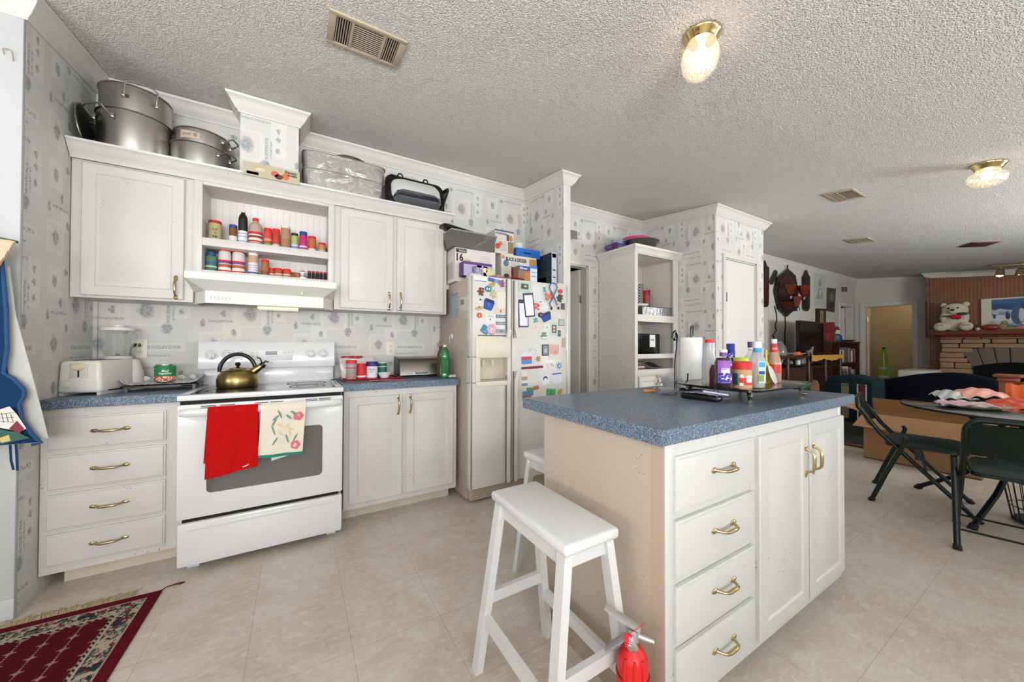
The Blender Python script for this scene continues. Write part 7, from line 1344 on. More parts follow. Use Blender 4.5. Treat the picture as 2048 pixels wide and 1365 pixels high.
# ------------------------------------------------------------------ folding chairs
GRN = M('0b1a17', .32, .2, .1, 20); VIN = NT('green_vinyl'); VIN.obj_co(); VIN.col(VIN.mix(VIN.noise(8, 3), '172a25', '2b3a32')); VIN.p(Roughness=.55); VIN.bump(VIN.voro(160), .25, .002); VIN = VIN.m; RUB = M('101211', .7)
def folding_chair(loc, rz, label):
    t = T('folding_chair', label, 'chair', loc, rz, 'green metal folding chairs'); W = .225
    def P(n, mb, mt, **k): return obj(n, mb, mt, t, local=True, **k)
    top = .77; yt = -.335
    def fr(s): return (s*W, yt+.59*s*0, 0)
    for s in (-1, 1):
        l = P('leg', MB().tube([(s*W, -.205, .52), (s*W, .03, .26), (s*W, .25, .012)], .0145, 12), GRN); obj('rubber_foot', MB().tube([(s*W, .24, .026), (s*W, .258, 0)], [.017, .02], 12), RUB, l, local=True)
        q = W+.028
        l = P('leg', MB().tube([(s*q, -.085, .52), (s*q, -.075, .50), (s*q, -.085, .46), (s*q, -.17, .24), (s*q, -.25, .012)], .0145, 12), GRN); obj('rubber_foot', MB().tube([(s*q, -.243, .026), (s*q, -.256, 0)], [.017, .02], 12), RUB, l, local=True)
        P('brace', MB().box((s*(W+.012), -.03, .36), (s*(W+.018), .0, .43)).tube([(s*(W+.014), .03, .26), (s*(W+.014), -.0, .40)], .006, 6), GRN)
    fp_ = [(-W, -.205, .52), (-W, yt+.03, .68)]+[(-W+.06*(1-math.cos(a)), yt+.012-.01*math.sin(a), .70+.07*math.sin(a)) for a in [PI/2*k/6 for k in range(7)]]
    fp_ = fp_+[(-x, y, z) for x, y, z in reversed(fp_)]
    P('back_frame', MB().tube(fp_, .0145, 12), GRN)
    def bk(u, v): x = (-1+2*u)*(W-.004-(.02*(v > .8))); return (x, -.242-.075*v-.035*math.cos(x/W*PI/2), .565+.185*v-.02*(1-v)*math.cos(x/W*PI/2)*-1*0)
    P('backrest', MB().grid(bk, 20, 8, th=.010), GRN)
    m = MB(); rrect(m, .195, .20, .425, .445, .05, M=Matrix.Translation((0, .02, 0))); P('seat_pan', m, GRN)
    m = MB(); rrect(m, .188, .192, .4455, .472, .05, .022, M=Matrix.Translation((0, .02, 0))); P('seat_cushion', m, VIN, sharp=60)
    P('cross_bar', MB().tube([(-W, .19, .075), (W, .19, .075)], .006, 8), GRN); P('cross_bar', MB().tube([(-W-.028, -.215, .11), (W+.028, -.215, .11)], .006, 8), GRN)
    return t
fc = folding_chair((4.055, .742, 0), math.radians(191.5), 'green folding chair seen side-on, in front of the cardboard box')
dup(fc, (3.583, .262, 0), math.radians(-78.5), 'nearest green folding chair, back toward the island, cut by the right edge')
# ------------------------------------------------------------------ glass table
t = T('dining_table', 'round dark glass dining table with splayed metal legs', 'table', (4.25, .30, 0))
tg_ = NT('smoked_glass'); tr = tg_.n('ShaderNodeBsdfTransparent'); tr.inputs[0].default_value = lin('5d6a5e'); g_ = tg_.n('ShaderNodeBsdfGlossy'); g_.inputs[1].default_value = .06; dfd = tg_.n('ShaderNodeBsdfDiffuse'); dfd.inputs[0].default_value = lin('6d7268')
m1 = tg_.n('ShaderNodeMixShader'); m1.inputs[0].default_value = .45; tg_.l(tr.outputs[0], m1.inputs[1]); tg_.l(dfd.outputs[0], m1.inputs[2]); m2 = tg_.n('ShaderNodeMixShader'); lw = tg_.n('ShaderNodeLayerWeight'); lw.inputs[0].default_value = .35
tg_.l(lw.outputs['Facing'], m2.inputs[0]); tg_.l(m1.outputs[0], m2.inputs[1]); tg_.l(g_.outputs[0], m2.inputs[2]); tg_.l(m2.outputs[0], tg_.out.inputs[0])
obj('tabletop', MB().lathe([(.0001, .728), (.56, .728), (.566, .731), (.566, .737), (.56, .740), (.0001, .740)], (4.25, .30, 0), 64), tg_.m, t)
obj('rim', MB().lathe([(.566, .724), (.574, .724), (.574, .738), (.566, .738), (.566, .724)], (4.25, .30, 0), 64), M('23282a', .4, .5), t)
DM = M('1b1d1f', .35, .6)
for k in range(4):
    a = math.radians(163+90*k); R1 = .54; p = lambda r, z: (4.25+r*math.cos(a), .30+r*math.sin(a), z)
    l = obj('leg', MB().tube([p(.30, .722), p(.12, .50), p(.10, .42), p(.30, .20), p(R1, .02)], .016, 10), DM, t); obj('foot', MB().tube([p(R1-.012, .03), p(R1+.01, 0)], [.02, .024], 10), RUB, l)
obj('hub', MB().lathe([(.13, .42), (.13, .46)], (4.25, .30, 0), 24), DM, t)
# wire basket under the table
t = T('wire_basket', 'tall black wire basket with a grey lid under the dining table', 'basket', (4.22, .20, 0)); bc = (4.20, .22); m = MB()
for k in range(26): a = 2*PI*k/26; m.tube([(bc[0]+.13*math.cos(a), bc[1]+.13*math.sin(a), .012), (bc[0]+.185*math.cos(a), bc[1]+.185*math.sin(a), .38)], .0025, 5)
for r, z in ((.13, .012), (.145, .11), (.17, .28), (.185, .38)): m.tube([(bc[0]+r*math.cos(2*PI*k/28), bc[1]+r*math.sin(2*PI*k/28), z) for k in range(28)], .0035, 6, closed=True)
obj('wire_frame', m, BLACK, t); obj('base_tray', MB().lathe([(.125, .014), (.125, .03), (.0001, .03)], (bc[0], bc[1], 0), 28), M('2c3440', .5), t); obj('lid', MB().lathe([(.19, .385), (.2, .39), (.19, .40), (.0001, .40)], (bc[0], bc[1], 0), 32), M('9a98a0', .4), t)
# things on the table
pz = .7405; c = A(1945, 808, 'z', pz); t = T('platter', 'shallow glass platter heaped with wrappers on the dining table', 'platter', (c.x, c.y, pz)); c = A(1943, 811, 'z', pz+.02); pc = (c.x, c.y, pz)
def tp(px, py, z=.76): q = A(px, py, 'z', z); return q.x, q.y
obj('dish', MB().lathe([(.0001, .003), (.10, 0), (.17, .022), (.176, .026), (.165, .022), (.10, .006), (.0001, .006)], pc, 40), M('b9b8a4', .2, 0, .1, coat=.3), t)
def crump(cx, cy, w, d, z, h, ang, seed):
    def f(u, v):
        a = (u-.5)*w; b = (v-.5)*d; zz = z+h*math.sin(PI*(.15+.7*u))*(.55+.45*math.sin(3*v+seed))+.010*math.sin(17*u+seed)*math.sin(13*v+2*seed); return (cx+a*math.cos(ang)-b*math.sin(ang), cy+a*math.sin(ang)+b*math.cos(ang), zz)
    return MB().grid(f, 20, 14, th=.006)
single('foil_wrapper', crump(*tp(1906, 800), .20, .15, pz+.022, .060, 2.2, 1), FOIL, 'crumpled silver foil wrapper on the platter', 'wrapper')
single('paper_wrapper', crump(*tp(1932, 813), .26, .14, pz+.026, .022, 2.0, 2.6), M('c9a8a8', .5, 0, .35, 26), 'red and white printed paper under the foil on the platter', 'wrapper')
single('pink_bag', crump(*tp(1962, 799, .77), .28, .16, pz+.03, .075, 2.3, .6), M('e0a08e', .3, 0, .25, 14, coat=.2), 'pink and cream glossy snack bag lying across the platter', 'bag')
single('crisp_bag', crump(*tp(2042, 815, .76), .26, .17, pz+.004, .065, 1.9, 1.8), M('c8401c', .25, 0, .25, 12, coat=.4), 'large orange-red crisp bag lying at the table edge', 'bag')
single('orange_bag', MB().grid(lambda u, v: (4.66+.03*math.sin(6*u), .27+.14*u, pz+.02+.13*v+.008*math.sin(9*u)), 12, 10, th=.03), M('e0682a', .25, 0, .25, 14, coat=.4), 'bright orange bag standing behind the orange-red one', 'bag')
single('denim_cloth', crump(*tp(2020, 800), .14, .10, pz+.004, .05, .3, .3), M('22263c', .9, 0, .3, 30), 'small dark blue cloth heaped beside the orange bags', 'cloth')
# ------------------------------------------------------------------ open cardboard box
CB = M('a07a58', .8, 0, .06, 3, spec=.1); CBD = M('84603f', .85, 0, .08, 3, spec=.1)
t = T('cardboard_box', 'large open cardboard box with splayed flaps behind the folding chair', 'box', (5.4, .95, 0)); bx0, bx1, by0, by1, bh = 5.14, 5.46, .58, 1.34, .47; w = .006
obj('box_walls', MB().box((bx0, by0, .001), (bx0+w, by1, bh)).box((bx1-w, by0, .001), (bx1, by1, bh)).box((bx0+w, by0, .001), (bx1-w, by0+w, bh)).box((bx0+w, by1-w, .001), (bx1-w, by1, bh)).box((bx0, by0, .001), (bx1, by1, .008)), CB, t)
def flap(P4): 
    P4 = [Vector(p) for p in P4]; nrm = (P4[1]-P4[0]).cross(P4[3]-P4[0]).normalized()*.005; return MB().add(P4+[p+nrm for p in P4], [(0, 1, 2, 3), (7, 6, 5, 4)]+[(k, (k+1) % 4, 4+(k+1) % 4, 4+k) for k in range(4)])
obj('flap', flap([(bx0, by0, bh), (bx0, by1, bh), (bx0-.10, by1+.06, bh-.135), (bx0-.10, by0-.03, bh-.135)]), M('b08a66', .8, 0, .05, 3, spec=.1), t)
obj('flap', flap([(bx1, by0, bh), (bx1, by1, bh), (bx1+.04, by1+.02, bh+.13), (bx1+.04, by0, bh+.13)]), CBD, t)
obj('flap', flap([(bx0+.02, by1, bh), (bx1, by1, bh), (bx1+.02, by1+.17, bh+.10), (bx0-.02, by1+.16, bh+.05)]), CB, t)
obj('flap', flap([(bx0+.02, by0, bh), (bx1, by0, bh), (bx1, by0-.14, bh+.06), (bx0, by0-.14, bh+.03)]), CB, t)
obj('tape', MB().box((bx0-.0008, by0+.02, .30), (bx0, by0+.03, .46)), CBD, t)
# ------------------------------------------------------------------ railing post, sofa, armchair
t = T('newel_post', 'reddish wooden newel post with moulded cap beyond the dining table', 'post', (5.72, .45, 0)); qx, qy = 5.70, .485
obj('post_shaft', MB().box((qx-.05, qy-.05, 0), (qx+.05, qy+.05, .86)), NEWEL, t); obj('cap', MB().box((qx-.095, qy-.085, .885), (qx+.095, qy+.085, .915), bev=.014).box((qx-.07, qy-.06, .845), (qx+.07, qy+.06, .886), bev=.01), NEWEL, t)
obj('rail', MB().box((qx-.03, qy-1.6, .80), (qx+.03, qy-.05, .85), bev=.01), NEWEL, t)
NV = M('090c17', .95, 0, .25, 6, spec=.1); SFX = 6.3
t = T('sofa', 'dark navy camelback sofa in front of the fireplace', 'sofa', (6.5, .6, 0))
top = [A(px, py, 'x', SFX) for px, py in ((1742, 768), (1752, 763), (1770, 759), (1800, 754), (1830, 749.5), (1860, 747), (1900, 746), (1930, 748), (1960, 753), (1990, 761))]
pl = [(p.y, p.z) for p in top]; yl = pl[-1][0]; pl += [(yl-.12, .64), (yl-.3, .60), (yl-.3, .12), (pl[0][0]+.02, .12)]
m = MB(); n = len(pl); prof_ = [(0, .03), (.04, 0), (.12, 0), (.19, .03)]; vs = []
cyy = sum(p[0] for p in pl)/n; czz = .4
for dx, ins in prof_: vs += [(SFX+dx, y+(cyy-y)*ins*.6, z-(ins if z > .4 else 0)) for y, z in pl]
m.add(vs, [(j*n+k, j*n+(k+1) % n, (j+1)*n+(k+1) % n, (j+1)*n+k) for j in range(3) for k in range(n)]+[tuple(range(n)), tuple(range(4*n-1, 3*n-1, -1))]); obj('back', m, NV, t, sharp=60)
obj('seat', MB().box((SFX+.19, yl-.25, .12), (SFX+.85, pl[0][0]-.05, .44), bev=.05), NV, t)
obj('arm', MB().box((SFX+.10, pl[0][0]-.12, .12), (SFX+.85, pl[0][0]+.06, .62), bev=.06), NV, t); obj('arm', MB().box((SFX+.10, yl-.42, .12), (SFX+.85, yl-.26, .62), bev=.06), NV, t)
for y in (pl[0][0]-.03, yl-.2): obj('leg', MB().tube([(SFX+.08, y, .12), (SFX+.06, y, 0)], [.03, .02], 10), DKW, t)
t = T('armchair', 'armchair draped with a teal and maroon patterned throw behind the island', 'armchair', (6.2, 1.8, 0)); pts = [A(px, py, 'x', 5.75) for px, py in ((1650, 764), (1654, 757), (1665, 753), (1680, 751.5), (1700, 753), (1722, 758), (1743, 765))]
pl = [(p.y, p.z) for p in pts]+[(pts[-1].y, .25), (pts[0].y, .25)]; m = MB(); n = len(pl); vs = []
for dx, ins in ((0, .03), (.03, .0), (.45, 0), (.5, .03)): vs += [(5.75+dx, y, z-(ins if z > .4 else 0)) for y, z in pl]
m.add(vs, [(j*n+k, j*n+(k+1) % n, (j+1)*n+(k+1) % n, (j+1)*n+k) for j in range(3) for k in range(n)]+[tuple(range(n)), tuple(range(4*n-1, 3*n-1, -1))]); obj('seat_body', m, M('13242a', .95, 0, .35, 12, spec=.1), t, sharp=60)
yr = pts[-1].y
for k, (dy, wd, c) in enumerate(((.04, .012, 'c9c0b8'), (.06, .045, '5c2430'), (.115, .012, 'c9c0b8'), (.20, .07, '6a6450'))): obj('throw_stripe', MB().box((5.745, yr+dy, .30), (5.7499, yr+dy+wd, .72)), M(c, .9, 0, .2, 40), t)
m = MB(); 
def thr(u, v): a = v*PI*.5; return (5.742+.22*math.sin(a), yr+.02+(pts[0].y-yr-.02)*u, .70+.0*v+.115*math.sin(a)*(1-.35*abs(u-.45))+.004*math.sin(20*u))
obj('throw', MB().grid(thr, 16, 6, th=.008), M('1f3340', .95, 0, .5, 22, spec=.1), t)
for y in (pts[0].y-.05, yr+.03): obj('leg', MB().box((5.78, y-.02, 0), (5.82, y+.02, .26)), DKW, t)
single('floor_mat', MB().box((5.56, 1.35, .005), (5.66, 1.75, .02)), M('6a3a26', .8, 0, .3, 10), 'low reddish-brown board on the carpet under the armchair edge', 'board')
# ------------------------------------------------------------------ television console against the long wall
t = T('tv_stand', 'dark wood open console table holding the television', 'console table', (7.2, 2.6, 0)); y0, y1 = 2.45, 2.95; X0, X1 = 6.0, 8.42
obj('tabletop', MB().box((X0, y0, .985), (X1, y1, 1.02), bev=.004), DKW, t); obj('shelf', MB().box((X0+.03, y0+.03, .82), (X1-.03, y1-.02, .845)).box((X0+.03, y0+.05, .62), (7.05, y0+.07, .82)), DKW, t); obj('lower_shelf', MB().box((X0+.03, y0+.03, .30), (X1-.03, y1-.02, .325)), DKW, t)
for x in (X0+.04, 6.33, 7.06, 7.72, X1-.04):
    obj('leg', MB().lathe([(.022, 0), (.03, .1), (.02, .18), (.032, .3), (.024, .5), (.034, .62), (.024, .8), (.03, .985)], (x, y0+.04, 0), 12), DKW, t); obj('leg', MB().lathe([(.024, 0), (.024, .985)], (x, y1-.04, 0), 10), DKW, t)
t = T('television', 'flat-screen television standing on the dark console', 'television', (7.5, 2.7, 1.02)); a, b = A(1598, 641, 'y', 2.62), A(1648, 707, 'y', 2.62)
obj('screen', MB().box((a.x+.02, 2.617, b.z+.03), (b.x-.02, 2.621, a.z-.03)), BLACKG, t); obj('housing', MB().box((a.x, 2.621, b.z+.012), (b.x, 2.67, a.z), bev=.006), BLACK, t)
obj('stand', MB().box((a.x+.12, 2.58, 1.021), (b.x-.12, 2.76, 1.035), bev=.004).box(((a.x+b.x)/2-.05, 2.64, 1.03), ((a.x+b.x)/2+.05, 2.66, 1.12)), BLACKG, t)
def LW(px, py, y=3.095): return A(px, py, 'y', y)
single('coral_ornament', MB().grid(lambda u, v: (A(1600, 710, 'y', 2.5).x+.22*(u-.5), 2.50+.05*v, 1.021+.06*abs(math.sin(9*u+3*v))*math.sin(PI*u)), 18, 6, th=.004), M('e0683c', .5, 0, .2, 30), 'orange spiky ornament at the front of the console', 'ornament')
dg = A(1620, 706, 'y', 2.5); t = T('dog_figurine', 'small grey animal figurine in front of the television', 'figurine', (dg.x, 2.5, 1.021)); m = MB()
m.tube([(dg.x-.09, 2.5, 1.075), (dg.x, 2.5, 1.09), (dg.x+.06, 2.5, 1.10)], [.018, .026, .024], 10).tube([(dg.x+.06, 2.5, 1.10), (dg.x+.10, 2.5, 1.15), (dg.x+.14, 2.5, 1.15)], [.018, .018, .010], 8).tube([(dg.x-.09, 2.5, 1.075), (dg.x-.15, 2.5, 1.10)], .006, 6)
for s in (-.08, -.05, .05, .08): m.tube([(dg.x+s, 2.5, 1.08), (dg.x+s+.015, 2.5, 1.021)], .008, 6)
obj('figure', m, M('77767a', .5), t)
def vl(u, v): x = 7.02+1.35*u; return (x, 2.46-.03*min(1, v*3)-.0, 1.024-(0 if v < .3 else (v-.3)*(.09+.05*abs(math.sin(6*u+1))))+.004*math.sin(40*u)*(v > .3))
single('table_runner', MB().grid(vl, 60, 6, th=.003), M('b98a3e', .8, 0, .25, 40), 'ruffled mustard-gold valance cloth along the console front', 'cloth')
t = T('oval_stand', 'black oval base', 'stand', (6.62, 2.6, .846)); obj('body', MB().lathe([(.20, 0), (.22, .02), (.21, .035)], (6.66, 2.62, .847), 28), BLACK, t); obj('arch', MB().tube([(6.46, 2.6, .87), (6.50, 2.6, .94), (6.66, 2.6, .97), (6.82, 2.6, .94), (6.86, 2.6, .87)], .012, 8), BLACK, t)
t['label'] = 'black oval base with an arched bar on the console shelf'
single('white_jar', MB().lathe([(.03, 0), (.034, .02), (.034, .10), (.0001, .105)], (6.76, 2.52, .847), 18), M('cfccc6', .4), 'small white jar on the console shelf', 'jar')
for k, (px, z, lb) in enumerate(((1591, .326, 'dark green bin lying on its side, upper one on the low shelf'), (1600, .02, 'dark green tub on the floor under the console'))):
    c = A(px, 770, 'y', 2.6); r = .17
    t = T('green_bin', lb, 'bin', (c.x, 2.62, z)); Rb = Matrix.Translation((c.x, 2.60, z+(.155 if k == 0 else .0))) @ (Matrix.Rotation(math.radians(75), 4, 'Y') if k == 0 else Matrix())
    obj('bin_body', MB().merge(MB().lathe([(.10, 0), (.11, .01), (.145, .25), (.15, .255), (.14, .25), (.10, .012), (.0001, .010)], (0, 0, -.12 if k == 0 else 0), 24), M=Rb), M('1d5a2c', .4), t)
single('tape_boxes', MB().box((6.83, 2.50, .326), (7.0, 2.60, .46), bev=.004), M('b8a8a4', .6, 0, .3, 30), 'small white and red carton on the console low shelf', 'carton')
single('plush_pile', MB().grid(lambda u, v: (7.15+.52*u, 2.60+.16*v-.05*math.sin(PI*v), .326+.25*math.sin(PI*v*.9+.2)*(.75+.25*math.sin(7*u))), 22, 12, th=.05), M('8d6248', .95, 0, .4, 14), 'bundled tan and pink plush blanket on the console low shelf', 'blanket')
single('glass_lamp_shade', MB().lathe([(.10, 0), (.11, .03), (.09, .14), (.04, .22), (.03, .23)], (A(1558, 710, 'y', 2.7).x, 2.7, 1.021), 24), PLASTC, 'clear domed glass shade at the left end of the console', 'glass shade')
# bookcase with books
t = T('bookcase', 'dark wood open bookcase with three shelves of books and discs', 'bookcase', (9.3, 2.9, 0)); X0, X1, y0, y1, H = 8.66, 10.14, 2.70, 3.05, 1.262; xm = 9.05
m = MB().box((X0, y0, 0), (X0+.03, y1, H-.03)).box((X1-.04, y0, 0), (X1, y1, H-.03)).box((xm-.02, y0, 0), (xm+.02, y1, H-.03)).box((X0, y1-.01, 0), (X1, y1, H-.03)); obj('carcass', m, DKW, t)
obj('top', MB().box((X0-.015, y0-.015, H-.03), (X1+.015, y1, H), bev=.006), DKW, t)
SHZ = (.04, .46, .84)
for z in SHZ: obj('shelf', MB().box((X0+.03, y0+.01, z-.03), (xm-.02, y1-.01, z)).box((xm+.02, y0+.01, z-.03), (X1-.04, y1-.01, z)), DKW, t)
random.seed(21); cols = ['d0ccc4', '6a4a3c', '3a4654', 'b9b3a8', '7d2f2a', 'c8c2ba', '4a5a58', 'a8623a', '6a5878', 'd8d2c8', '2f3438', '9a8a6a']
first = {}
def cname(h): return {'d0ccc4': 'white', '6a4a3c': 'brown', '3a4654': 'slate blue', 'b9b3a8': 'light grey', '7d2f2a': 'dark red', 'c8c2ba': 'pale grey', '4a5a58': 'grey-green', 'a8623a': 'rust-orange', '6a5878': 'muted purple', 'd8d2c8': 'cream', '2f3438': 'near-black', '9a8a6a': 'olive-tan'}[h]
for si, (z, hh, sn) in enumerate(((.84, .33, 'top shelf'), (.46, .32, 'middle shelf'), (.04, .34, 'bottom shelf'))):
    x = xm+.05; k = 0
    while x < X1-.14:
        wd = random.uniform(.055, .10); h = hh-random.uniform(.02, .12); c = cols[(k*5+si*3) % 12]
        o = single('book', MB().box((x, y0+.03, z+.001), (x+wd-.004, y1-.03, z+h), bev=.003), mcol(c), '%s book, %s from the left on the bookcase %s' % (cname(c), ('first', 'second', 'third', 'fourth', 'fifth', 'sixth', 'seventh', 'eighth', 'ninth', 'tenth', 'eleventh', 'twelfth', 'thirteenth', 'fourteenth')[k], sn), 'book', group='books on the bookcase '+sn)
        x += wd; k += 1
single('popcorn_house', MB().box((9.16-.28, 2.80, H+.001), (9.16+.02, 2.98, H+.20), bev=.01).prism([(8.86, H+.20), (9.20, H+.20), (9.12, H+.38), (8.94, H+.38)], 'y', 2.79, 2.99), M('7c2a26', .5, 0, .4, 24), 'red and cream toy house on the bookcase top', 'ornament')
t = T('snowman_jar', 'small snowman-shaped jar in green and navy on the bookcase top', 'ornament', (9.45, 2.85, H)); obj('jar_body', MB().lathe([(.07, 0), (.085, .03), (.08, .12), (.05, .15)], (9.42, 2.85, H+.001), 20), M('2f3a70', .4, 0, .3, 20), t); obj('head', MB().lathe([(.04, .15), (.06, .19), (.045, .24), (.0001, .25)], (9.42, 2.85, H), 18), M('c8c8bc', .5), t); obj('hat', MB().lathe([(.06, .235), (.05, .25), (.035, .30), (.0001, .31)], (9.42, 2.85, H), 16), M('6a2620', .5), t)
single('green_ornament', MB().lathe([(.04, 0), (.06, .04), (.03, .13), (.0001, .15)], (9.25, 2.84, H+.001), 14), M('3f6a3c', .6, 0, .3, 30), 'small green tree ornament left of the snowman jar', 'ornament')
single('wooden_bowl', MB().lathe([(.0001, 0), (.12, 0), (.2, .03), (.19, .035), (.0001, .012)], (9.82, 2.86, H+.001), 24), M('5a2c18', .5), 'flat reddish wooden dish at the right of the bookcase top', 'dish')
# ------------------------------------------------------------------ wall decor on the long living room wall
BF = M('15110f', .3, 0, .2, coat=.3); RDP = NT('mottled_red'); RDP.col(RDP.mix(RDP.ramp(RDP.noise(16, 3, .6, dist=2), [(.45, 0), (.6, 1)]), '180c0b', '5c1c14')); RDP.p(Roughness=.15); RDP = RDP.m
def zo(x, y): return LW(1500+x/4.55, 500+y/4.55, 3.06)
def polyw(pts, y0, y1, mi=0): return MB().prism([(p.x, p.z) for p in [zo(*q) for q in pts]], 'y', y0, y1, mi)
octo = [(332, 608), (255, 520), (230, 375), (250, 245), (350, 172), (408, 232), (440, 330), (432, 520)]
octo = [(332, 610), (262, 535), (230, 375), (252, 245), (345, 172), (412, 232), (443, 380), (420, 535)]
inn = [(332+(x-335)*.78, 392+(y-392)*.80) for x, y in octo]
t = T('octagon_mirror', 'large black octagonal wall plaque with dark red marbled centre', 'wall plaque', tuple(zo(335, 390))); obj('frame', polyw(octo, 3.055, 3.095), BF, t); obj('centre_panel', polyw(inn, 3.048, 3.058), RDP, t); obj('hanging_ring', MB().tube([zo(340, 172), zo(342, 140)], .012, 8), BF, t)
AMB = M('6a2412', .12, 0, .4, 20, coat=.6)
for i, (cx_, cy_, lb) in enumerate(((366, 370, 'amber glass candle cup on the front of the octagonal plaque'), (485, 378, 'amber candle cup standing out at the plaque right edge'), (428, 478, 'lowest amber candle cup at the plaque lower right'))):
    p = zo(cx_, cy_); d = (.16, .28, .24)[i]; p = A(1500+cx_/4.55, 500+cy_/4.55, 'y', 3.05-d); t = T('candle_sconce', lb, 'sconce', tuple(p)); r = .095 if i < 2 else .07
    obj('glass_cup', MB().lathe([(.03, -.08), (r*.55, -.04), (r, .10), (r*.95, .10), (r*.5, -.03), (.0001, -.05)], p, 18), AMB, t); obj('bracket', MB().tube([(p.x, p.y, p.z-.08), (p.x, p.y, p.z-.14), (p.x, 3.05, p.z-.14)], .014, 8).lathe([(.035, -.15), (.04, -.10), (.02, -.08)], p, 14), BF, t)
for pts, inn_, lb in (([(112, 500), (112, 160), (125, 150), (140, 95), (158, 150), (176, 160), (172, 500), (155, 522), (125, 520)], [(125, 490), (125, 180), (160, 180), (158, 490)], 'tall narrow black plaque with pointed top, left of the octagon'), ([(492, 530), (490, 245), (500, 230), (518, 182), (535, 230), (548, 245), (545, 530), (530, 558), (508, 556)], [(502, 530), (500, 260), (538, 260), (535, 530)], 'tall narrow black plaque with pointed top, right of the octagon')):
    t = T('wall_plaque', lb, 'wall plaque', tuple(zo(*pts[0]))); obj('frame', polyw(pts, 3.06, 3.095), BF, t); obj('inset', polyw(inn_, 3.055, 3.061), RDP, t)
t = T('wall_plaque', 'small black zigzag wall ornament between plaque and octagon', 'wall plaque', tuple(zo(220, 250))); obj('frame', polyw([(188, 290), (238, 183), (255, 205), (240, 245), (228, 262), (222, 290), (208, 316)], 3.06, 3.095), BF, t)
def sheet(lb, pts, col, extra, nm='portrait_print'):
    t = T(nm, lb, 'picture', tuple(zo(*pts[0]))); obj('sheet', polyw(pts, 3.088, 3.098), mcol(col), t)
    for k, (n2, q, c) in enumerate(extra): obj(n2, polyw(q, 3.0865-.001*k, 3.089), mcol(c), t)
def ell(cx, cy, rx, ry, n=14): return [(cx+rx*math.cos(2*PI*k/n), cy+ry*math.sin(2*PI*k/n)) for k in range(n)]
sheet('tall white sheet with a pencil portrait of a standing person in a coat', [(605, 500), (605, 208), (704, 232), (698, 512)], 'b9b9ae', (('figure_coat', [(615, 440), (640, 350), (665, 350), (682, 430), (650, 448)], '94969a'), ('figure_head', ell(652, 300, 14, 32), '96979e'), ('figure_shirt', [(645, 370), (655, 362), (662, 372), (655, 415)], 'cfcfca')))
sheet('dark charcoal portrait print of a person, right of the white sheet', [(714, 555), (720, 342), (797, 352), (785, 568)], '45423f', (('figure_head', ell(757, 430, 22, 40), '6f6b66'), ('figure_chest', [(735, 520), (742, 480), (778, 480), (780, 520)], '2e2c2a')))
t = T('framed_picture', 'dark-framed small picture behind the television top', 'picture', tuple(zo(655, 600))); obj('frame', polyw([(615, 705), (615, 534), (693, 536), (690, 705)], 3.06, 3.095), M('2c1c16', .4), t); obj('mat', polyw([(637, 700), (637, 556), (668, 557), (668, 700)], 3.055, 3.061), M('8a8474', .6), t); obj('figure', polyw([(643, 650), (645, 585), (658, 582), (663, 650)], 3.052, 3.056), M('8a6a2c', .6, 0, .3, 20), t)
t = T('wall_grille', 'small two-part return grille high on the wall by the bedroom door', 'vent', tuple(zo(870, 360))); obj('frame', polyw([(840, 382), (840, 332), (903, 344), (900, 388)], 3.088, 3.098), M('b3b0a6', .6), t)
for k, (a, b) in enumerate(((847, 870), (875, 897))): obj('grille_panel', polyw([(a, 376), (a, 337), (b, 341), (b, 381)], 3.084, 3.089), M('5f5c52', .7), t)
def cable(pts, lb): single('power_cord', MB().tube([zo(*p)-Vector((0, -.03, 0)) for p in pts], .009, 6), BLACK, lb, 'cord')
cable([(240, 510), (258, 580), (262, 640), (245, 690), (258, 730), (225, 780), (250, 830), (262, 880)], 'wavy black cord dropping from the octagon plaque left side'); cable([(336, 612), (342, 680), (335, 760), (334, 860), (332, 950)], 'straight black cord dropping from the plaque point to the console')
# ------------------------------------------------------------------ fireplace wall
YP = 1.875
struct('wall_fireplace', MB().box((10.9, -2.2, 0), (11.4, YP, 2.72)), WOODP, flat=True)
crown_y('trim_30', -2.2, YP, 10.9, -1, 0, 1)
struct('trim_31', MB().box((10.885, YP-.03, 0), (10.9, YP+.004, 2.6)), WOODP)
FPX = 10.74
def fz_(px, py): return A(px, py, 'x', FPX)
t = T('fireplace', 'ledge-stone fireplace with grey stone arch and dark firebox', 'fireplace', (10.8, .2, 0)); yl_ = 1.68
outer = [(1925, 704), (1955, 698), (1988, 694), (2020, 692)]; inner = [(1945, 733.5), (1968, 729.5), (1995, 726.5), (2022, 725.3)]
cyc = .45   # mirror line of the arch
O = [fz_(*p) for p in outer]; I = [fz_(*p) for p in inner]; O = [(p.y, p.z) for p in O]; I = [(p.y, p.z) for p in I]
cyc = O[-1][0]-.12; O = O+[(2*cyc-y, z) for y, z in reversed(O)]; I = I+[(2*cyc-y, z) for y, z in reversed(I)]
rows = 13; random.seed(4); m = MB(); z = 0.0; yR = -1.5; hs = []
while z < 1.37: h = random.uniform(.075, .125); hs.append((z, min(1.38, z+h))); z += h
def inside_arch(y, z):
    if not (O[-1][0] < y < O[0][0]): return False
    for (a, b), (c_, d) in zip(O, O[1:]):
        if c_ <= y <= a: return z < b+(d-b)*(y-a)/(c_-a) if a != c_ else z < b
    return False
def leftedge(z):     # arch left boundary below the springing
    return O[0][0]-(O[0][0]-I[0][0])*max(0, min(1, (O[0][1]-z)/(O[0][1]-I[0][1])))
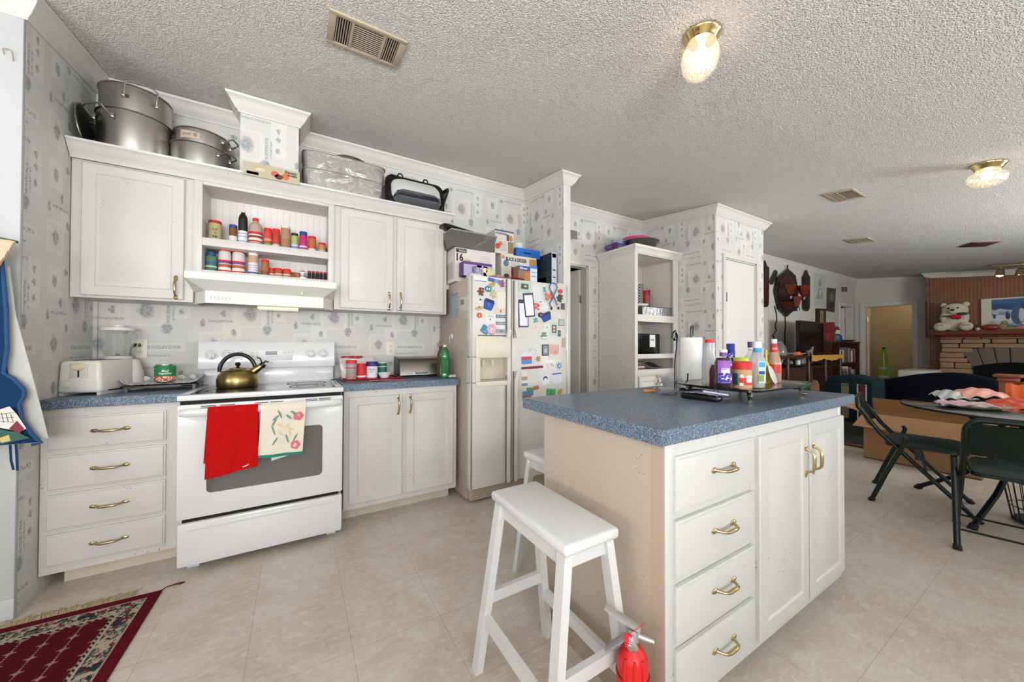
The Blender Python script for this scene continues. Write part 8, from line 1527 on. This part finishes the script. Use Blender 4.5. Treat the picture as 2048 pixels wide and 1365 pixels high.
for z0, z1 in hs:
    y = yl_+random.uniform(-.02, .02)
    while y > yR:
        w_ = random.uniform(.16, .50); a = y-w_; b = y; mid = (z0+z1)/2; y = a-.008
        if z1 <= O[0][1]+.02:
            le = leftedge(mid); ri = 2*cyc-le
            if b > le > a: a = le
            elif b > ri > a: b = ri
            elif le >= b and a >= ri: continue
        else:
            if inside_arch((a+b)/2, mid): 
                continue
        if b-a < .03: continue
        d = random.uniform(0, .05); m.box((FPX-.02-d, a+.004, z0+.004), (FPX+.15, b-.004, z1-.004), bev=.012)
mo = MB()
for y0, y1, z0, z1 in ((leftedge(.5)+.01, yl_-.01, .01, 1.375), (yR, 2*cyc-leftedge(.5)-.01, .01, 1.375), (yR, yl_-.01, O[3][1]+.0, 1.375)): mo.box((FPX+.02, y0, z0), (FPX+.155, y1, z1))
obj('mortar', mo, M('2a211a', .9), t); obj('stonework', m, STONE, t)
for k in range(7):
    (a, b), (c_, d) = O[k], O[k+1]; (e_, f_), (g2, h2) = I[k], I[k+1]; g = .006
    obj('arch_stone', MB().prism([(a-g, b), (c_+g, d), (g2+g, h2), (e_-g, f_)], 'x', FPX-.035, FPX+.06), M('75695c', .8, 0, .08, 8, bump=.4, bscale=30), t)
obj('firebox', MB().box((FPX+.10, 2*cyc-O[0][0], .05), (FPX+.155, O[0][0], O[3][1]-.08)), M('060505', .9), t); obj('brass_rail', MB().tube([fz_(1988, 749.5), (FPX-.04, -.5, fz_(1988, 749.5).z)], .022, 8), BRASS, t)
mz = A(1900, 671, 'x', 10.6).z
single('mantel_shelf', MB().box((10.50, -1.7, mz), (10.899, 1.80, mz+.075), bev=.008).box((10.60, -1.6, mz-.045), (10.72, 1.66, mz+.001), bev=.01), MANT, 'dark reddish wood mantel shelf above the fireplace', 'mantel')
MT = mz+.076
single('wood_frame', MB().box((10.905, YP+.002, 1.35), (11.38, YP+.03, 2.08)), M('5e2418', .5), 'dark red board hung on the side of the fireplace wall', 'board')
# white teddy bear on the mantel
FUR = NT('cream_fur'); FUR.obj_co(); FUR.col(FUR.mix(FUR.noise(25, 3), 'cdbf9c', 'e2d8bc')); FUR.p(Roughness=1); FUR.b.inputs['Sheen Weight'].default_value = .4; FUR.bump(FUR.noise(150, 3, .7), .8, .01); FUR = FUR.m
bc = A(1909, 650, 'x', 10.66); t = T('teddy_bear', 'cream plush teddy bear with a red rose bow seated on the mantel', 'teddy bear', (10.66, bc.y, MT)); by_ = bc.y
def ball(cx, cy, cz_, rx, ry, rz_2, n=20):
    m = MB(); pf = [(math.sin(PI*k/12), -math.cos(PI*k/12)) for k in range(13)]; return MB().lathe([(max(r, .0001), z) for r, z in pf], (0, 0, 0), n).xf(Matrix.Translation((cx, cy, cz_)) @ Matrix.Diagonal((rx, ry, rz_2, 1)))
body = MB(); body.merge(ball(10.70, by_, MT+.19, .13, .165, .19)).merge(ball(10.685, by_, MT+.40, .13, .17, .135)).merge(ball(10.66, by_+.13, MT+.26, .07, .05, .11)).merge(ball(10.66, by_-.13, MT+.26, .07, .05, .11)).merge(ball(10.60, by_+.14, MT+.08, .11, .08, .075)).merge(ball(10.60, by_-.14, MT+.08, .11, .08, .075)).merge(ball(10.56, by_, MT+.375, .06, .07, .05))
ob = obj('body', body, FUR, t); rm = ob.modifiers.new('r', 'REMESH'); rm.mode = 'VOXEL'; rm.voxel_size = .014; rm.use_smooth_shade = True; sm_ = ob.modifiers.new('s', 'SMOOTH'); sm_.iterations = 6
for s in (-1, 1):
    obj('ear', ball(10.70, by_+s*.135, MT+.505, .03, .045, .045), FUR, t); obj('foot_pad', ball(10.515, by_+s*.155, MT+.085, .055, .085, .08), FUR, t); obj('eye', ball(10.555, by_+s*.055, MT+.435, .012, .014, .014, 10), BLACKG, t)
obj('nose', ball(10.502, by_, MT+.395, .014, .026, .018, 12), BLACK, t); obj('rose', ball(10.555, by_-.03, MT+.265, .03, .07, .045).merge(ball(10.55, by_-.06, MT+.245, .03, .035, .03)), M('b01624', .8), t); obj('leaf', ball(10.56, by_-.11, MT+.32, .02, .07, .028).merge(ball(10.565, by_+.08, MT+.285, .015, .06, .014)), M('1f4a34', .8), t)
m = MB()
for s in (-1, 1):
    for k in range(5): m.box((10.462, by_+s*.155-.045+.019*k, MT+.10), (10.466, by_+s*.155-.034+.019*k, MT+.118))
obj('foot_stitching', m, M('6a5a44', .8), t)
# penguin picture leaning on the panelling
a, b = A(1962, 599, 'x', 10.84), A(1984, 660, 'x', 10.84); yR2 = .25; t = T('penguin_picture', 'wide white-bordered snow scene picture with penguins on the mantel', 'picture', (10.84, .7, MT))
obj('board', MB().box((10.84, yR2, MT+.001), (10.87, a.y, a.z)), M('cfc8b8', .6), t)
yp = b.y; z0, z1 = MT+.075, a.z-.025; sc_n = NT('painted_snow_scene'); 
mp_ = sc_n.noise(7, 4, .65, vec=sc_n.map(scale=(1, 1, 2.4)), dist=1); s3 = sc_n.n('ShaderNodeSeparateXYZ'); sc_n.l(sc_n.co, s3.inputs[0]); gr = sc_n.math('DIVIDE', sc_n.math('SUBTRACT', s3.outputs[2], z0), z1-z0); k_ = sc_n.math('ADD', gr, sc_n.math('MULTIPLY', sc_n.math('SUBTRACT', mp_, .5), .55))
sc_n.col(sc_n.ramp(k_, [(0, '3a7aa8'), (.14, 'c4ccd0'), (.36, 'c9cdd0'), (.46, '4a7fae'), (.56, 'b8c6d2'), (.64, '1f3f6c'), (.80, '1c4a7c'), (.88, '2a5f94')])); sc_n.p(Roughness=.5)
obj('painting', MB().box((10.837, yR2+.03, z0), (10.841, yp, z1)), sc_n.m, t)
def peng(y, z, h): return MB().merge(ball(10.835, y, z+h*.42, .004, h*.2, h*.42, 14)).merge(ball(10.834, y+.01, z+h*.88, .004, h*.1, h*.13, 12))
for px, py, h, c in ((1989, 638, .085, '2c3e58'), (2016, 639, .13, '2c3a52'), (2036, 649, .36, '3f5a80')):
    p = A(px, py, 'x', 10.836); obj('painted_penguin', peng(p.y, p.z, h), mcol(c), t)
p = A(2043, 645, 'x', 10.83); obj('painted_highlight', MB().merge(ball(10.832, p.y, p.z+.13, .003, .03, .12, 12)), mcol('b9c4cc'), t)
p = A(1981, 662, 'x', 10.62); single('football', ball(10.62, p.y, MT+.055, .06, .115, .055), M('7a2f14', .4, 0, .1, coat=.3), 'small brown oval ball on the mantel in front of the picture', 'ball')
p = A(2005, 662, 'x', 10.62); t = T('figurine', 'jumbled small green and tan figurine beside the brown ball', 'figurine', (10.62, p.y, MT)); obj('figure', MB().merge(ball(10.62, p.y, MT+.06, .04, .05, .06)).merge(ball(10.62, p.y-.02, MT+.13, .03, .04, .035)).merge(ball(10.61, p.y-.1, MT+.03, .03, .09, .03)), M('8d7f54', .6, 0, .4, 30), t)
p = A(1956, 662, 'x', 10.62); single('egg_ornament', ball(10.62, p.y, MT+.03, .025, .028, .03), M('d0c0b4', .4), 'tiny white egg-shaped ornament at the picture corner', 'ornament')
p = A(2046, 662, 'x', 10.62); single('pink_bowl', ball(10.62, p.y-.03, MT+.04, .06, .12, .04), M('d08a7c', .4), 'salmon pink dish on the mantel at the right', 'dish')
# ------------------------------------------------------------------ hall beyond: vest and low chest
hl = point('hall_lamp', (12.3, 2.2, 2.5), 9, (1, .88, .74), .1)
p = A(1768, 697, 'x', 12.1); t = T('safety_vest', 'lime green safety vest hanging on the hall door knob', 'vest', (12.1, p.y, 1.1)); LIME = M('9ab82a', .7, 0, .12, 12); SILV = M('c9cfc9', .4, 0, .1)
def vv(u, v): w_ = .03+.10*v; return (12.06+.02*math.sin(9*u+2*v), p.y+w_*(.5-u)*2-.02*v, 1.10-.72*v)
obj('vest_body', MB().grid(vv, 14, 14, th=.02), LIME, t)
for k, (u0, u1, v0, v1) in enumerate(((.45, .6, .1, .65), (.05, .7, .60, .68), (.1, .9, .88, .95), (.8, .95, .5, .9))): obj('reflective_band', MB().grid(lambda u, v: tuple(Vector(vv(u0+(u1-u0)*u, v0+(v1-v0)*v))+Vector((-.026, 0, 0))), 6, 6, th=.002), SILV, t)
single('door_knob', MB().lathe([(.03, 0), (.035, .03), (.0001, .045)], (12.09, p.y, 1.10), 16), DARK, 'dark knob holding the green vest in the hall', 'knob')
a = A(1795, 748, 'x', 8.6); b = A(1862, 738, 'x', 8.6); single('white_chest', MB().box((8.6, b.y, 0), (9.3, a.y, .78), bev=.02), M('b9b2a6', .5), 'low white chest behind the sofa near the hall doorway', 'chest')
